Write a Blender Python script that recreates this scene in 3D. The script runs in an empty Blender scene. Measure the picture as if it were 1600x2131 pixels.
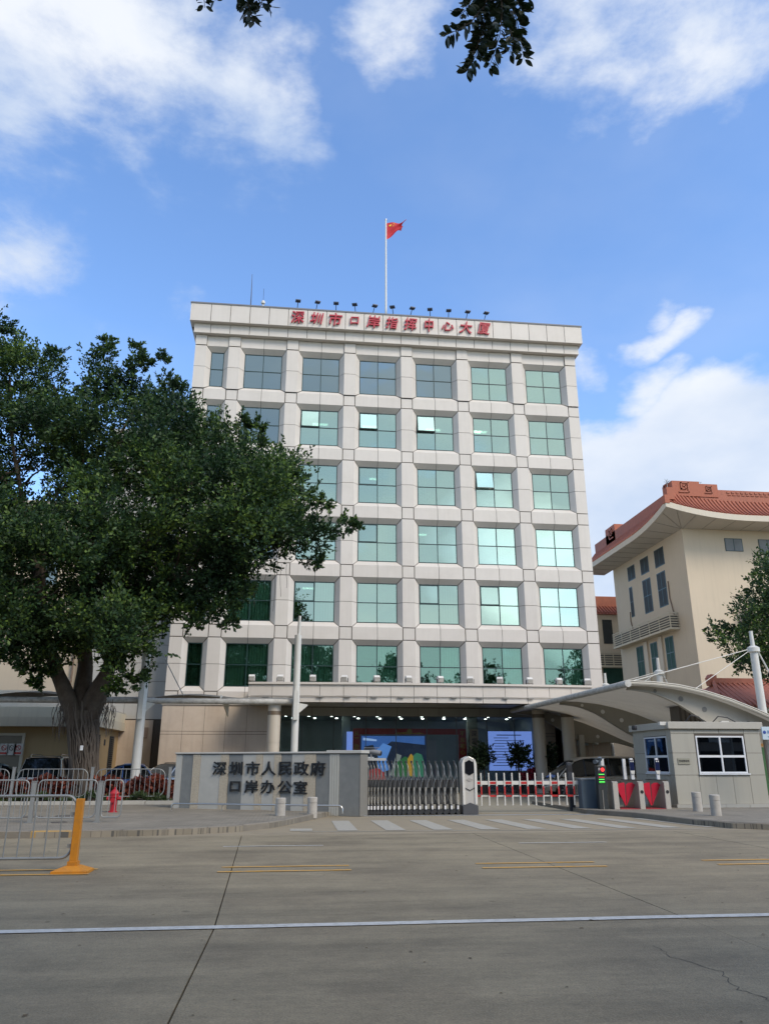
import bpy, math, random
import numpy as np
from mathutils import Vector, Matrix
from math import sin, cos, pi, radians, sqrt

SC = bpy.context.scene
COL = SC.collection
RNG = random.Random(7)

# ------------------------------------------------------------------ camera
YAW, PITCH, FPX = 0.112066, 0.318973, 1580.0
EYE = Vector((0, 0, 1.6))
FW = Vector((sin(YAW)*cos(PITCH), cos(YAW)*cos(PITCH), sin(PITCH)))
RT = Vector((cos(YAW), -sin(YAW), 0))
UP = RT.cross(FW)
cd = bpy.data.cameras.new('camera')
cam = bpy.data.objects.new('camera', cd)
COL.objects.link(cam)
cam.matrix_world = Matrix.Translation(EYE) @ Matrix((RT, UP, -FW)).transposed().to_4x4()
cd.sensor_fit = 'HORIZONTAL'; cd.sensor_width = 36.0
cd.lens = 36.0*FPX/1600.0
cd.clip_start = 0.05; cd.clip_end = 3000
SC.camera = cam

def view_dir(px, py):
    return (FW*FPX + RT*(px-800) - UP*(py-1065.5)).normalized()
def at(px, py, Y):
    """the point of the vertical plane y=Y that is seen in that direction from where the photographer stands"""
    d = view_dir(px, py)
    return EYE + d*(Y/d.y)

# ------------------------------------------------------------------ light
SUN_EL, SUN_AZ = radians(42), radians(142)     # azimuth clockwise from +Y
W = bpy.data.worlds.new('World'); SC.world = W; W.use_nodes = True
nt = W.node_tree; N = nt.nodes; LK = nt.links; N.clear()
def wn(t, **k):
    n = N.new(t)
    for a, b in k.items(): setattr(n, a, b)
    return n
def wmath(op, a, b=None, clamp=False):
    n = wn('ShaderNodeMath', operation=op, use_clamp=clamp)
    for i, v in enumerate((a, b)):
        if v is None: continue
        if isinstance(v, (int, float)): n.inputs[i].default_value = v
        else: LK.new(v, n.inputs[i])
    return n.outputs[0]
sky = wn('ShaderNodeTexSky', sky_type='NISHITA', sun_disc=False, sun_elevation=SUN_EL, sun_rotation=SUN_AZ)
sky.air_density = 1.0; sky.dust_density = 0.6; sky.ozone_density = 1.6; sky.altitude = 10
tc = wn('ShaderNodeTexCoord')
DIRV = tc.outputs['Generated']
_wz = wn('ShaderNodeTexNoise'); _wz.inputs['Scale'].default_value = 7.0; _wz.inputs['Detail'].default_value = 4; LK.new(DIRV, _wz.inputs['Vector'])
_ws = wn('ShaderNodeVectorMath', operation='SUBTRACT'); LK.new(_wz.outputs['Color'], _ws.inputs[0]); _ws.inputs[1].default_value = (.5, .5, .5)
_wa = wn('ShaderNodeVectorMath', operation='MULTIPLY_ADD'); LK.new(_ws.outputs[0], _wa.inputs[0]); _wa.inputs[1].default_value = (.16, .16, .12); LK.new(DIRV, _wa.inputs[2])
WDIR = _wa.outputs[0]      # directions bent a little by noise, so that cloud outlines are ragged
def wdot(v):
    n = wn('ShaderNodeVectorMath', operation='DOT_PRODUCT'); LK.new(WDIR, n.inputs[0]); n.inputs[1].default_value = v
    return n.outputs['Value']
def blob(d, w, h, amp, tilt=0.0):
    """a soft elliptical patch of cloud round direction d, half sizes w,h as tangents"""
    d = Vector(d).normalized()
    r = Vector((d.y, -d.x, 0)).normalized(); u = r.cross(d)
    r2 = r*cos(tilt)+u*sin(tilt); u2 = -r*sin(tilt)+u*cos(tilt)
    dd = wmath('MAXIMUM', wdot(d), 0.05)
    a = wmath('DIVIDE', wdot(r2/w), dd); b = wmath('DIVIDE', wdot(u2/h), dd)
    q = wmath('ADD', wmath('MULTIPLY', a, a), wmath('MULTIPLY', b, b))
    front = wmath('GREATER_THAN', wdot(d), 0.05)
    g = wmath('MULTIPLY', wmath('SUBTRACT', 1.0, q, True), front)
    return wmath('MULTIPLY', g, amp)
def pd(px, py): return view_dir(px, py)
BLOBS = [(pd(150, 60), .36, .22, 1.15, 0), (pd(470, 190), .17, .18, 1.1, -.6), (pd(90, 150), .20, .14, .9, 0), (pd(590, 330), .07, .07, .6, -.7),
 (pd(830, 10), .09, .09, 1.0, 0), (pd(1400, 20), .24, .13, 1.1, 0), (pd(1270, 160), .10, .09, .85, .3), (pd(1560, 110), .10, .10, .6, 0),
 (pd(1370, 705), .09, .04, 1.35, .15), (pd(1350, 650), .05, .035, 1.0, 0), (pd(1365, 800), .09, .04, 1.2, 0), (pd(1200, 760), .05, .06, .75, 0), (pd(360, 645), .05, .04, .7, .4),
 (pd(1450, 1090), .31, .20, 3.0, .05), (pd(1440, 930), .06, .05, 1.4, 0), (pd(1590, 930), .09, .06, 1.3, 0), (pd(1300, 1000), .12, .06, 1.6, 0), (pd(1800, 1000), .3, .2, 1.5, 0), (pd(-400, 300), .4, .3, 1.0, 0), (pd(-500, 1300), .4, .1, 1.0, 0),
 # unseen clouds behind and overhead, added to grey the skylight and feed window reflections
 ((.33, -.92, .23), .30, .16, 2.6, .2), ((.10, -.95, .16), .75, .17, 1.7, 0), ((-.5, -.9, .3), .45, .14, 1.3, .1), ((.15, -.74, .68), .6, .22, 2.6, 0), ((-.6, -.6, .7), .4, .2, 1.0, 0), ((.9, -.3, .4), .4, .2, 1.0, 0), ((-.9, -.3, .25), .3, .2, 1.0, 0), ((0, -.35, 1), 1.1, .6, 1.5, .3), ((-1, .2, .5), .7, .5, 1.2, 0), ((1, .1, .6), .6, .6, 1.2, 0), ((0, -1, .35), 1.4, .45, 1.5, 0)]
tot = None
for b in BLOBS:
    o = blob(*b)
    tot = o if tot is None else wmath('MAXIMUM', tot, o)
mp = wn('ShaderNodeMapping'); mp.inputs['Scale'].default_value = (1, 1, 1.9); LK.new(DIRV, mp.inputs['Vector'])
nz = wn('ShaderNodeTexNoise'); nz.inputs['Scale'].default_value = 7.5; nz.inputs['Detail'].default_value = 9; nz.inputs['Roughness'].default_value = .60; nz.inputs['Distortion'].default_value = .1
LK.new(mp.outputs[0], nz.inputs['Vector'])
nz2 = wn('ShaderNodeTexNoise'); nz2.inputs['Scale'].default_value = 3.0; nz2.inputs['Detail'].default_value = 6; nz2.inputs['Roughness'].default_value = .5
LK.new(mp.outputs[0], nz2.inputs['Vector'])
dens = wmath('SUBTRACT', wmath('ADD', wmath('MULTIPLY', tot, 1.0), wmath('MULTIPLY', nz.outputs[0], 2.3)), 1.62)
mr = wn('ShaderNodeMapRange', interpolation_type='SMOOTHERSTEP'); LK.new(dens, mr.inputs[0])
mr.inputs[1].default_value = -.12; mr.inputs[2].default_value = 1.05
veil = wmath('MULTIPLY', wmath('SUBTRACT', nz2.outputs[0], .45, True), .40)
cfac = wmath('MAXIMUM', wmath('MULTIPLY', mr.outputs[0], .95), veil)
cr = wn('ShaderNodeValToRGB'); LK.new(nz2.outputs[0], cr.inputs[0])
cr.color_ramp.elements[0].position = .40; cr.color_ramp.elements[0].color = (3.6, 4.2, 5.2, 1)
cr.color_ramp.elements[1].position = .62; cr.color_ramp.elements[1].color = (5.3, 5.5, 5.8, 1)
hs = wn('ShaderNodeMix', data_type='RGBA', blend_type='MULTIPLY'); hs.inputs[0].default_value = 1.0
LK.new(sky.outputs[0], hs.inputs[6]); hs.inputs[7].default_value = (1.28, 1.52, 1.78, 1)
glow = wmath('ADD', wmath('MAXIMUM', blob((.34, -.92, .23), .20, .12, 1.5, .15), blob((.14, -.74, .68), .35, .14, 1.6)), 1.0)  # added brightness for unseen clouds that the panes and open sashes mirror
cb = wn('ShaderNodeVectorMath', operation='SCALE'); LK.new(cr.outputs[0], cb.inputs[0]); LK.new(glow, cb.inputs['Scale'])
mx = wn('ShaderNodeMix', data_type='RGBA'); LK.new(cfac, mx.inputs[0]); LK.new(hs.outputs[2], mx.inputs[6]); LK.new(cb.outputs[0], mx.inputs[7])
bg = wn('ShaderNodeBackground'); bg.inputs['Strength'].default_value = 0.15
LK.new(mx.outputs[2], bg.inputs['Color'])
wo = wn('ShaderNodeOutputWorld'); LK.new(bg.outputs[0], wo.inputs[0])
W.cycles.sampling_method = 'MANUAL'; W.cycles.sample_map_resolution = 512

sd = bpy.data.lights.new('sun', 'SUN'); sd.energy = 2.2; sd.angle = radians(22); sd.color = (1.0, .87, .70)
sun = bpy.data.objects.new('sun', sd); COL.objects.link(sun)
tosun = Vector((sin(SUN_AZ)*cos(SUN_EL), cos(SUN_AZ)*cos(SUN_EL), sin(SUN_EL)))
sun.rotation_euler = tosun.to_track_quat('Z', 'Y').to_euler(); sun.location = (20, -30, 40)

SC.view_settings.view_transform = 'Standard'; SC.view_settings.look = 'None'
SC.view_settings.exposure = 0.25; SC.view_settings.gamma = 1.0; SC.view_settings.use_curve_mapping = False
SC.cycles.use_denoising = True; SC.cycles.max_bounces = 7; SC.cycles.transparent_max_bounces = 16
SC.cycles.diffuse_bounces = 3; SC.cycles.glossy_bounces = 3; SC.cycles.caustics_reflective = False; SC.cycles.caustics_refractive = False

# ------------------------------------------------------------------ materials
MATS = {}
def pm(name, rgb, rough=.7, var=.1, scale=2.0, bump=0.0, bscale=40.0, metal=0.0, streak=0.0, obvar=0.0, spec=.5, dirt=None, dirtamt=0.0, dscale=.7, emit=0.0, coat=0.0):
    """Principled material with noise in its colour, optional vertical streaks, dirt, relief and variation per object"""
    if name in MATS: return MATS[name]
    m = bpy.data.materials.new(name); m.use_nodes = True; t = m.node_tree; n = t.nodes; l = t.links
    p = n['Principled BSDF']
    p.inputs['Roughness'].default_value = rough; p.inputs['Metallic'].default_value = metal
    p.inputs['Specular IOR Level'].default_value = spec
    if coat: p.inputs['Coat Weight'].default_value = coat; p.inputs['Coat Roughness'].default_value = .05
    g = n.new('ShaderNodeNewGeometry')
    pos = g.outputs['Position']
    nn = n.new('ShaderNodeTexNoise'); nn.inputs['Scale'].default_value = scale; nn.inputs['Detail'].default_value = 8; nn.inputs['Roughness'].default_value = .6
    l.new(pos, nn.inputs['Vector'])
    def mm(op, a, b, c=False):
        x = n.new('ShaderNodeMath'); x.operation = op; x.use_clamp = c
        for i, v in enumerate((a, b)):
            if isinstance(v, (int, float)): x.inputs[i].default_value = v
            else: l.new(v, x.inputs[i])
        return x.outputs[0]
    val = mm('ADD', mm('MULTIPLY', mm('SUBTRACT', nn.outputs[0], .5), 2*var), 1.0)
    if streak:
        mpn = n.new('ShaderNodeMapping'); mpn.inputs['Scale'].default_value = (6, 6, .35); l.new(pos, mpn.inputs['Vector'])
        n3 = n.new('ShaderNodeTexNoise'); n3.inputs['Scale'].default_value = 1.0; n3.inputs['Detail'].default_value = 5; l.new(mpn.outputs[0], n3.inputs['Vector'])
        val = mm('SUBTRACT', val, mm('MULTIPLY', mm('SUBTRACT', n3.outputs[0], .5, True), 2*streak))
    if obvar:
        oi = n.new('ShaderNodeObjectInfo')
        val = mm('ADD', val, mm('MULTIPLY', mm('SUBTRACT', oi.outputs['Random'], .5), 2*obvar))
    mx_ = n.new('ShaderNodeMix'); mx_.data_type = 'RGBA'; mx_.blend_type = 'MULTIPLY'; mx_.inputs[0].default_value = 1
    mx_.inputs[6].default_value = (*rgb, 1)
    cmb = n.new('ShaderNodeCombineColor'); [l.new(val, cmb.inputs[i]) for i in range(3)]
    l.new(cmb.outputs[0], mx_.inputs[7]); out = mx_.outputs[2]
    if dirt:
        n4 = n.new('ShaderNodeTexNoise'); n4.inputs['Scale'].default_value = dscale; n4.inputs['Detail'].default_value = 10; n4.inputs['Roughness'].default_value = .7; l.new(pos, n4.inputs['Vector'])
        r = n.new('ShaderNodeMapRange'); l.new(n4.outputs[0], r.inputs[0]); r.inputs[1].default_value = .45; r.inputs[2].default_value = .72; r.inputs[4].default_value = dirtamt
        m2 = n.new('ShaderNodeMix'); m2.data_type = 'RGBA'; l.new(r.outputs[0], m2.inputs[0]); l.new(out, m2.inputs[6]); m2.inputs[7].default_value = (*dirt, 1); out = m2.outputs[2]
    l.new(out, p.inputs['Base Color'])
    if bump:
        n5 = n.new('ShaderNodeTexNoise'); n5.inputs['Scale'].default_value = bscale; n5.inputs['Detail'].default_value = 6; l.new(pos, n5.inputs['Vector'])
        b = n.new('ShaderNodeBump'); b.inputs['Strength'].default_value = bump; b.inputs['Distance'].default_value = .02; l.new(n5.outputs[0], b.inputs['Height']); l.new(b.outputs[0], p.inputs['Normal'])
    if emit:
        p.inputs['Emission Color'].default_value = (*rgb, 1); p.inputs['Emission Strength'].default_value = emit
    MATS[name] = m; return m

def glass_mat(name, refl, trans, fac, rough=.01, wob=0.0):
    """a coated pane: a mirror tint over a tinted see-through layer, more mirror at grazing angles"""
    if name in MATS: return MATS[name]
    m = bpy.data.materials.new(name); m.use_nodes = True; t = m.node_tree; n = t.nodes; l = t.links; n.clear()
    gl = n.new('ShaderNodeBsdfGlossy'); gl.inputs['Color'].default_value = (*refl, 1); gl.inputs['Roughness'].default_value = rough
    tr = n.new('ShaderNodeBsdfTransparent'); tr.inputs['Color'].default_value = (*trans, 1)
    lw = n.new('ShaderNodeLayerWeight'); lw.inputs['Blend'].default_value = .25
    r = n.new('ShaderNodeMapRange'); l.new(lw.outputs['Fresnel'], r.inputs[0]); r.inputs[3].default_value = fac; r.inputs[4].default_value = 1.0
    mix = n.new('ShaderNodeMixShader'); l.new(r.outputs[0], mix.inputs[0]); l.new(tr.outputs[0], mix.inputs[1]); l.new(gl.outputs[0], mix.inputs[2])
    if wob:
        g = n.new('ShaderNodeNewGeometry'); ns = n.new('ShaderNodeTexNoise'); ns.inputs['Scale'].default_value = .55; ns.inputs['Detail'].default_value = 2; l.new(g.outputs['Position'], ns.inputs['Vector'])
        b = n.new('ShaderNodeBump'); b.inputs['Strength'].default_value = 1; b.inputs['Distance'].default_value = wob; l.new(ns.outputs[0], b.inputs['Height']); l.new(b.outputs[0], gl.inputs['Normal'])
    o = n.new('ShaderNodeOutputMaterial'); l.new(mix.outputs[0], o.inputs[0]); MATS[name] = m; return m

def leaf_mat(name, dark, light, tip, rough=.55, trans=.25, nscale=.45):
    if name in MATS: return MATS[name]
    m = bpy.data.materials.new(name); m.use_nodes = True; t = m.node_tree; n = t.nodes; l = t.links; n.clear()
    g = n.new('ShaderNodeNewGeometry')
    ns = n.new('ShaderNodeTexNoise'); ns.inputs['Scale'].default_value = nscale; ns.inputs['Detail'].default_value = 3; l.new(g.outputs['Position'], ns.inputs['Vector'])
    a = n.new('ShaderNodeMath'); a.operation = 'MULTIPLY_ADD'; l.new(g.outputs['Random Per Island'], a.inputs[0]); a.inputs[1].default_value = .55
    s = n.new('ShaderNodeMath'); s.operation = 'SUBTRACT'; l.new(ns.outputs[0], s.inputs[0]); s.inputs[1].default_value = .27; l.new(s.outputs[0], a.inputs[2])
    r = n.new('ShaderNodeValToRGB'); l.new(a.outputs[0], r.inputs[0]); e = r.color_ramp.elements
    e[0].position = .15; e[0].color = (*dark, 1); e[1].position = .95; e[1].color = (*tip, 1); x = e.new(.6); x.color = (*light, 1)
    p = n.new('ShaderNodeBsdfPrincipled'); l.new(r.outputs[0], p.inputs['Base Color']); p.inputs['Roughness'].default_value = rough; p.inputs['Specular IOR Level'].default_value = .35
    tl = n.new('ShaderNodeBsdfTranslucent'); l.new(r.outputs[0], tl.inputs['Color'])
    mix = n.new('ShaderNodeMixShader'); mix.inputs[0].default_value = trans; l.new(p.outputs[0], mix.inputs[1]); l.new(tl.outputs[0], mix.inputs[2])
    o = n.new('ShaderNodeOutputMaterial'); l.new(mix.outputs[0], o.inputs[0]); MATS[name] = m; return m

def M(k):
    return {
     'panel': lambda: pm('facade_panel_stone', (.612, .570, .518), .55, .05, .8, obvar=.03, streak=.09, dirt=(.46, .42, .36), dirtamt=.30, dscale=.5),
     'joint': lambda: pm('joint_sealant', (.10, .085, .07), .9, .1),
     'warm': lambda: pm('warm_stone', (.56, .47, .38), .5, .06, 1.2, obvar=.03, streak=.22, dirt=(.38, .28, .21), dirtamt=.45, dscale=.8),
     'frame': lambda: pm('window_frame_metal', (.016, .045, .045), .4, .05),
     'alu': lambda: pm('white_aluminium', (.62, .63, .63), .4, .04),
     'steel': lambda: pm('galvanised_steel', (.33, .36, .38), .42, .10, 6, metal=.35, dirt=(.2, .19, .17), dirtamt=.3, dscale=4),
     'inox': lambda: pm('stainless_steel', (.55, .53, .49), .28, .05, 5, metal=.9),
     'white': lambda: pm('white_paint', (.62, .61, .56), .45, .04, 2, streak=.08, dirt=(.45, .44, .4), dirtamt=.3, dscale=2),
     'cream': lambda: pm('cream_render', (.57, .48, .36), .85, .10, .35, streak=.10, bump=.1, bscale=12),
     'pale': lambda: pm('pale_render', (.60, .54, .44), .85, .05, .5, streak=.12, bump=.1, bscale=12),
     'ochre': lambda: pm('ochre_render', (.42, .29, .145), .85, .05, .6, streak=.14, bump=.1, bscale=12),
     'slabc': lambda: pm('slab_band_paint', (.56, .50, .38), .8, .05, .6, streak=.18),
     'tile': lambda: pm('terracotta_tile', (.34, .105, .058), .6, .22, 5, obvar=.08, dirt=(.17, .07, .045), dirtamt=.5, dscale=3),
     'black': lambda: pm('black_plastic', (.018, .018, .02), .45, .1),
     'dark': lambda: pm('dark_void', (.03, .032, .033), .8, .2),
     'rubber': lambda: pm('tyre_rubber', (.02, .02, .02), .8, .1, 10),
     'bark': lambda: pm('banyan_bark', (.075, .057, .042), .9, .35, 5, bump=.9, bscale=9, dirt=(.15, .13, .10), dirtamt=.5, dscale=3),
     'red': lambda: pm('red_paint', (.36, .014, .022), .4, .08, 6),
     'concrete': lambda: pm('cast_concrete', (.42, .395, .35), .85, .12, 4, bump=.25, bscale=60, dirt=(.24, .22, .19), dirtamt=.6, dscale=5),
    }[k]()

# ------------------------------------------------------------------ mesh building
class MB:
    def __init__(s): s.v = []; s.f = []; s.mi = []; s.cur = 0
    def add(s, vs, fs):
        b = len(s.v); s.v += [tuple(v) for v in vs]; s.f += [tuple(b+i for i in f) for f in fs]; s.mi += [s.cur]*len(fs); return s
    def box(s, x0, x1, y0, y1, z0, z1):
        return s.add([(x0,y0,z0),(x1,y0,z0),(x1,y1,z0),(x0,y1,z0),(x0,y0,z1),(x1,y0,z1),(x1,y1,z1),(x0,y1,z1)],
                     [(0,3,2,1),(4,5,6,7),(0,1,5,4),(1,2,6,5),(2,3,7,6),(3,0,4,7)])
    def cbox(s, c, d):
        return s.box(c[0]-d[0]/2, c[0]+d[0]/2, c[1]-d[1]/2, c[1]+d[1]/2, c[2]-d[2]/2, c[2]+d[2]/2)
    def quad(s, a, b, c, d): return s.add([a, b, c, d], [(0, 1, 2, 3)])
    def tube(s, pts, r, n=8, cap=True):
        pts = [Vector(p) for p in pts]; rs = r if isinstance(r, (list, tuple)) else [r]*len(pts)
        rings = []
        prev = None
        for i, p in enumerate(pts):
            t = (pts[min(i+1, len(pts)-1)]-pts[max(i-1, 0)]).normalized()
            if prev is None:
                a = Vector((0, 0, 1)) if abs(t.z) < .9 else Vector((1, 0, 0))
                x = t.cross(a).normalized()
            else: x = (prev - t*prev.dot(t)).normalized()
            y = t.cross(x); prev = x
            rings.append([p+(x*cos(2*pi*k/n)+y*sin(2*pi*k/n))*rs[i] for k in range(n)])
        vs = [v for R_ in rings for v in R_]; fs = []
        for i in range(len(pts)-1):
            for k in range(n):
                fs.append((i*n+k, i*n+(k+1) % n, (i+1)*n+(k+1) % n, (i+1)*n+k))
        if cap: fs.append(tuple(range(n-1, -1, -1))); fs.append(tuple((len(pts)-1)*n+k for k in range(n)))
        return s.add(vs, fs)
    def prism(s, poly, ax, a0, a1):
        """extrude a 2-D polygon along axis ax ('x','y','z')"""
        def P(u, v, w): return {'x': (w, u, v), 'y': (u, w, v), 'z': (u, v, w)}[ax]
        n = len(poly); vs = [P(u, v, a0) for u, v in poly]+[P(u, v, a1) for u, v in poly]
        fs = [tuple(range(n-1, -1, -1)), tuple(range(n, 2*n))]+[(i, (i+1) % n, n+(i+1) % n, n+i) for i in range(n)]
        return s.add(vs, fs)
    def lathe(s, prof, c=(0, 0, 0), n=20, axis='z'):
        vs = []; fs = []
        for r, h in prof:
            for k in range(n):
                a = 2*pi*k/n; p = (r*cos(a), r*sin(a), h)
                if axis == 'y': p = (p[0], p[2], p[1])
                if axis == 'x': p = (p[2], p[0], p[1])
                vs.append((p[0]+c[0], p[1]+c[1], p[2]+c[2]))
        for i in range(len(prof)-1):
            for k in range(n): fs.append((i*n+k, i*n+(k+1) % n, (i+1)*n+(k+1) % n, (i+1)*n+k))
        fs.append(tuple(range(n-1, -1, -1))); fs.append(tuple((len(prof)-1)*n+k for k in range(n)))
        return s.add(vs, fs)
    def mesh(s, name, mats, smooth=False):
        me = bpy.data.meshes.new(name); me.from_pydata(s.v, [], s.f)
        for m in (mats if isinstance(mats, (list, tuple)) else [mats]): me.materials.append(m)
        if isinstance(mats, (list, tuple)): me.polygons.foreach_set('material_index', s.mi)
        me.update()
        import bmesh
        bm = bmesh.new(); bm.from_mesh(me); bmesh.ops.recalc_face_normals(bm, faces=bm.faces); bm.to_mesh(me); bm.free()
        if smooth:
            me.polygons.foreach_set('use_smooth', [True]*len(me.polygons))
            try: me.set_sharp_from_angle(angle=radians(38))
            except Exception: pass
        return me
    def build(s, name, mat, parent=None, smooth=False, bevel=0, loc=None, rz=0):
        return link(name, s.mesh(name, mat, smooth), parent, bevel, loc, rz)

def link(name, me, parent=None, bevel=0, loc=None, rz=0):
    o = bpy.data.objects.new(name, me); COL.objects.link(o)
    if parent: o.parent = parent
    if loc: o.location = loc
    if rz: o.rotation_euler = (0, 0, rz)
    if bevel:
        b = o.modifiers.new('b', 'BEVEL'); b.width = bevel; b.segments = 2; b.limit_method = 'ANGLE'; b.angle_limit = radians(40)
    return o
def tag(o, label=None, cat=None, group=None, kind=None):
    if label: o['label'] = label
    if cat: o['category'] = cat
    if group: o['group'] = group
    if kind: o['kind'] = kind
    return o
def thing(name, label, cat, loc=(0, 0, 0), rz=0, group=None, kind=None):
    o = bpy.data.objects.new(name, None); COL.objects.link(o); o.location = loc; o.rotation_euler = (0, 0, rz); o.empty_display_size = .3
    return tag(o, label, cat, group, kind)
def kids(o): return [c for c in bpy.data.objects if c.parent is o]
CH = {}
def copy_tree(o, loc=None, rz=None, label=None, parent=None):
    c = o.copy(); COL.objects.link(c)
    if parent: c.parent = parent
    for k in o.children: copy_tree(k, parent=c)
    if loc is not None: c.location = loc
    if rz is not None: c.rotation_euler = (0, 0, rz)
    if label: c['label'] = label
    return c

CJK_CACHE = {}
def glyph(ch, size, ext, off=0.0, shear=0.0):
    k = (ch, size, ext, off, shear)
    if k in CJK_CACHE: return CJK_CACHE[k]
    cu = bpy.data.curves.new('glyph', 'FONT'); cu.body = ch; cu.size = size; cu.extrude = ext; cu.offset = off; cu.shear = shear
    cu.align_x = 'CENTER'; cu.align_y = 'CENTER'; cu.resolution_u = 3
    o = bpy.data.objects.new('glyph', cu); COL.objects.link(o)
    bpy.context.view_layer.update()
    dg = bpy.context.evaluated_depsgraph_get()
    me = bpy.data.meshes.new_from_object(o.evaluated_get(dg))
    bpy.data.objects.remove(o); bpy.data.curves.remove(cu)
    # centre the drawn shape
    if len(me.vertices):
        xs = [v.co.x for v in me.vertices]; ys = [v.co.y for v in me.vertices]
        cx, cy = (min(xs)+max(xs))/2, (min(ys)+max(ys))/2
        for v in me.vertices: v.co.x -= cx; v.co.y -= cy
    me.materials.clear(); CJK_CACHE[k] = me; return me
def letter(ch, mat, parent, loc, size, ext=.02, off=0.0, shear=0.0, rz=0.0, sx=1.0, sz=1.0, name='letter', tilt=0.0):
    me = glyph(ch, size, ext, off, shear)
    if not me.materials: me.materials.append(mat)
    elif me.materials[0] is not mat: me = me.copy(); me.materials.clear(); me.materials.append(mat)
    o = bpy.data.objects.new(name, me); COL.objects.link(o); o.parent = parent; o.location = loc
    o.rotation_euler = (pi/2, tilt, rz); o.scale = (sx, sz, 1); return o
def text_obj(txt, mat, parent, loc, size, ext=.003, rz=0.0, off=0, name='lettering'):
    return letter(txt, mat, parent, loc, size, ext, off, 0, rz, name=name)

# ------------------------------------------------------------------ ground and road
gnd = MB(); gnd.add([(-900, -300, -.16), (900, -300, -.16), (900, 1500, -.16), (-900, 1500, -.16)], [(0, 1, 2, 3)])
tag(gnd.build('ground', pm('earth', (.20, .18, .15), .95, .2, .5)), kind='structure')

def road_mat():
    m = pm('road_concrete', (.242, .202, .130), .82, .20, 1.6, bump=.5, bscale=60, dirt=(.135, .108, .070), dirtamt=.8, dscale=.45, obvar=.018)
    t = m.node_tree; n = t.nodes; l = t.links; p = n['Principled BSDF']; src = p.inputs['Base Color'].links[0].from_socket
    g = n.new('ShaderNodeNewGeometry')
    # tyre-wear bands and scuffs drawn out along the traffic direction
    mp_ = n.new('ShaderNodeMapping'); mp_.inputs['Scale'].default_value = (.10, 1.5, 1); l.new(g.outputs['Position'], mp_.inputs['Vector'])
    a = n.new('ShaderNodeTexNoise'); a.inputs['Scale'].default_value = 1.0; a.inputs['Detail'].default_value = 8; a.inputs['Roughness'].default_value = .65; l.new(mp_.outputs[0], a.inputs['Vector'])
    r = n.new('ShaderNodeMapRange'); l.new(a.outputs[0], r.inputs[0]); r.inputs[1].default_value = .3; r.inputs[2].default_value = .7; r.inputs[3].default_value = .80; r.inputs[4].default_value = 1.18
    mx1 = n.new('ShaderNodeMix'); mx1.data_type = 'RGBA'; mx1.blend_type = 'MULTIPLY'; mx1.inputs[0].default_value = 1
    c = n.new('ShaderNodeCombineColor'); [l.new(r.outputs[0], c.inputs[i]) for i in range(3)]
    l.new(src, mx1.inputs[6]); l.new(c.outputs[0], mx1.inputs[7])
    # small dark spots (oil, gum) and pale scuffs
    v = n.new('ShaderNodeTexVoronoi'); v.inputs['Scale'].default_value = 1.3; v.inputs['Randomness'].default_value = 1
    wv = n.new('ShaderNodeTexNoise'); wv.inputs['Scale'].default_value = 4; l.new(g.outputs['Position'], wv.inputs['Vector'])
    ad = n.new('ShaderNodeMix'); ad.data_type = 'RGBA'; ad.inputs[0].default_value = .12; l.new(g.outputs['Position'], ad.inputs[6]); l.new(wv.outputs['Color'], ad.inputs[7]); l.new(ad.outputs[2], v.inputs['Vector'])
    r2 = n.new('ShaderNodeMapRange'); l.new(v.outputs['Distance'], r2.inputs[0]); r2.inputs[1].default_value = .03; r2.inputs[2].default_value = .075; r2.inputs[3].default_value = .45; r2.inputs[4].default_value = 1.0
    mx2 = n.new('ShaderNodeMix'); mx2.data_type = 'RGBA'; mx2.blend_type = 'MULTIPLY'; mx2.inputs[0].default_value = .6
    c2 = n.new('ShaderNodeCombineColor'); [l.new(r2.outputs[0], c2.inputs[i]) for i in range(3)]
    l.new(mx1.outputs[2], mx2.inputs[6]); l.new(c2.outputs[0], mx2.inputs[7])
    # aggregate grain and broad damp-looking patches
    def layer(prev, scale, lo, hi, o0, o1, vec=None, detail=6, rough=.7):
        q = n.new('ShaderNodeTexNoise'); q.inputs['Scale'].default_value = scale; q.inputs['Detail'].default_value = detail; q.inputs['Roughness'].default_value = rough; l.new(vec or g.outputs['Position'], q.inputs['Vector'])
        k = n.new('ShaderNodeMapRange'); l.new(q.outputs[0], k.inputs[0]); k.inputs[1].default_value = lo; k.inputs[2].default_value = hi; k.inputs[3].default_value = o0; k.inputs[4].default_value = o1
        c = n.new('ShaderNodeCombineColor'); [l.new(k.outputs[0], c.inputs[i]) for i in range(3)]
        x = n.new('ShaderNodeMix'); x.data_type = 'RGBA'; x.blend_type = 'MULTIPLY'; x.inputs[0].default_value = 1; l.new(prev, x.inputs[6]); l.new(c.outputs[0], x.inputs[7]); return x.outputs[2]
    o_ = layer(mx2.outputs[2], 55, .3, .7, .78, 1.22, detail=3)
    o_ = layer(o_, 14, .35, .7, .90, 1.10)
    mq = n.new('ShaderNodeMapping'); mq.inputs['Scale'].default_value = (.35, 1.1, 1); l.new(g.outputs['Position'], mq.inputs['Vector'])
    o_ = layer(o_, .9, .48, .64, 1.0, .76, vec=mq.outputs[0], detail=10, rough=.75)
    mq2 = n.new('ShaderNodeMapping'); mq2.inputs['Scale'].default_value = (.9, 4.0, 1); mq2.inputs['Location'].default_value = (7, 3, 0); l.new(g.outputs['Position'], mq2.inputs['Vector'])
    o_ = layer(o_, 1.6, .57, .70, 1.0, 1.25, vec=mq2.outputs[0], detail=10, rough=.8)
    o_ = layer(o_, 2.2, .60, .70, 1.0, .58, vec=mq2.outputs[0], detail=9, rough=.8)
    l.new(o_, p.inputs['Base Color']); return m
RM = road_mat()
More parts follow.
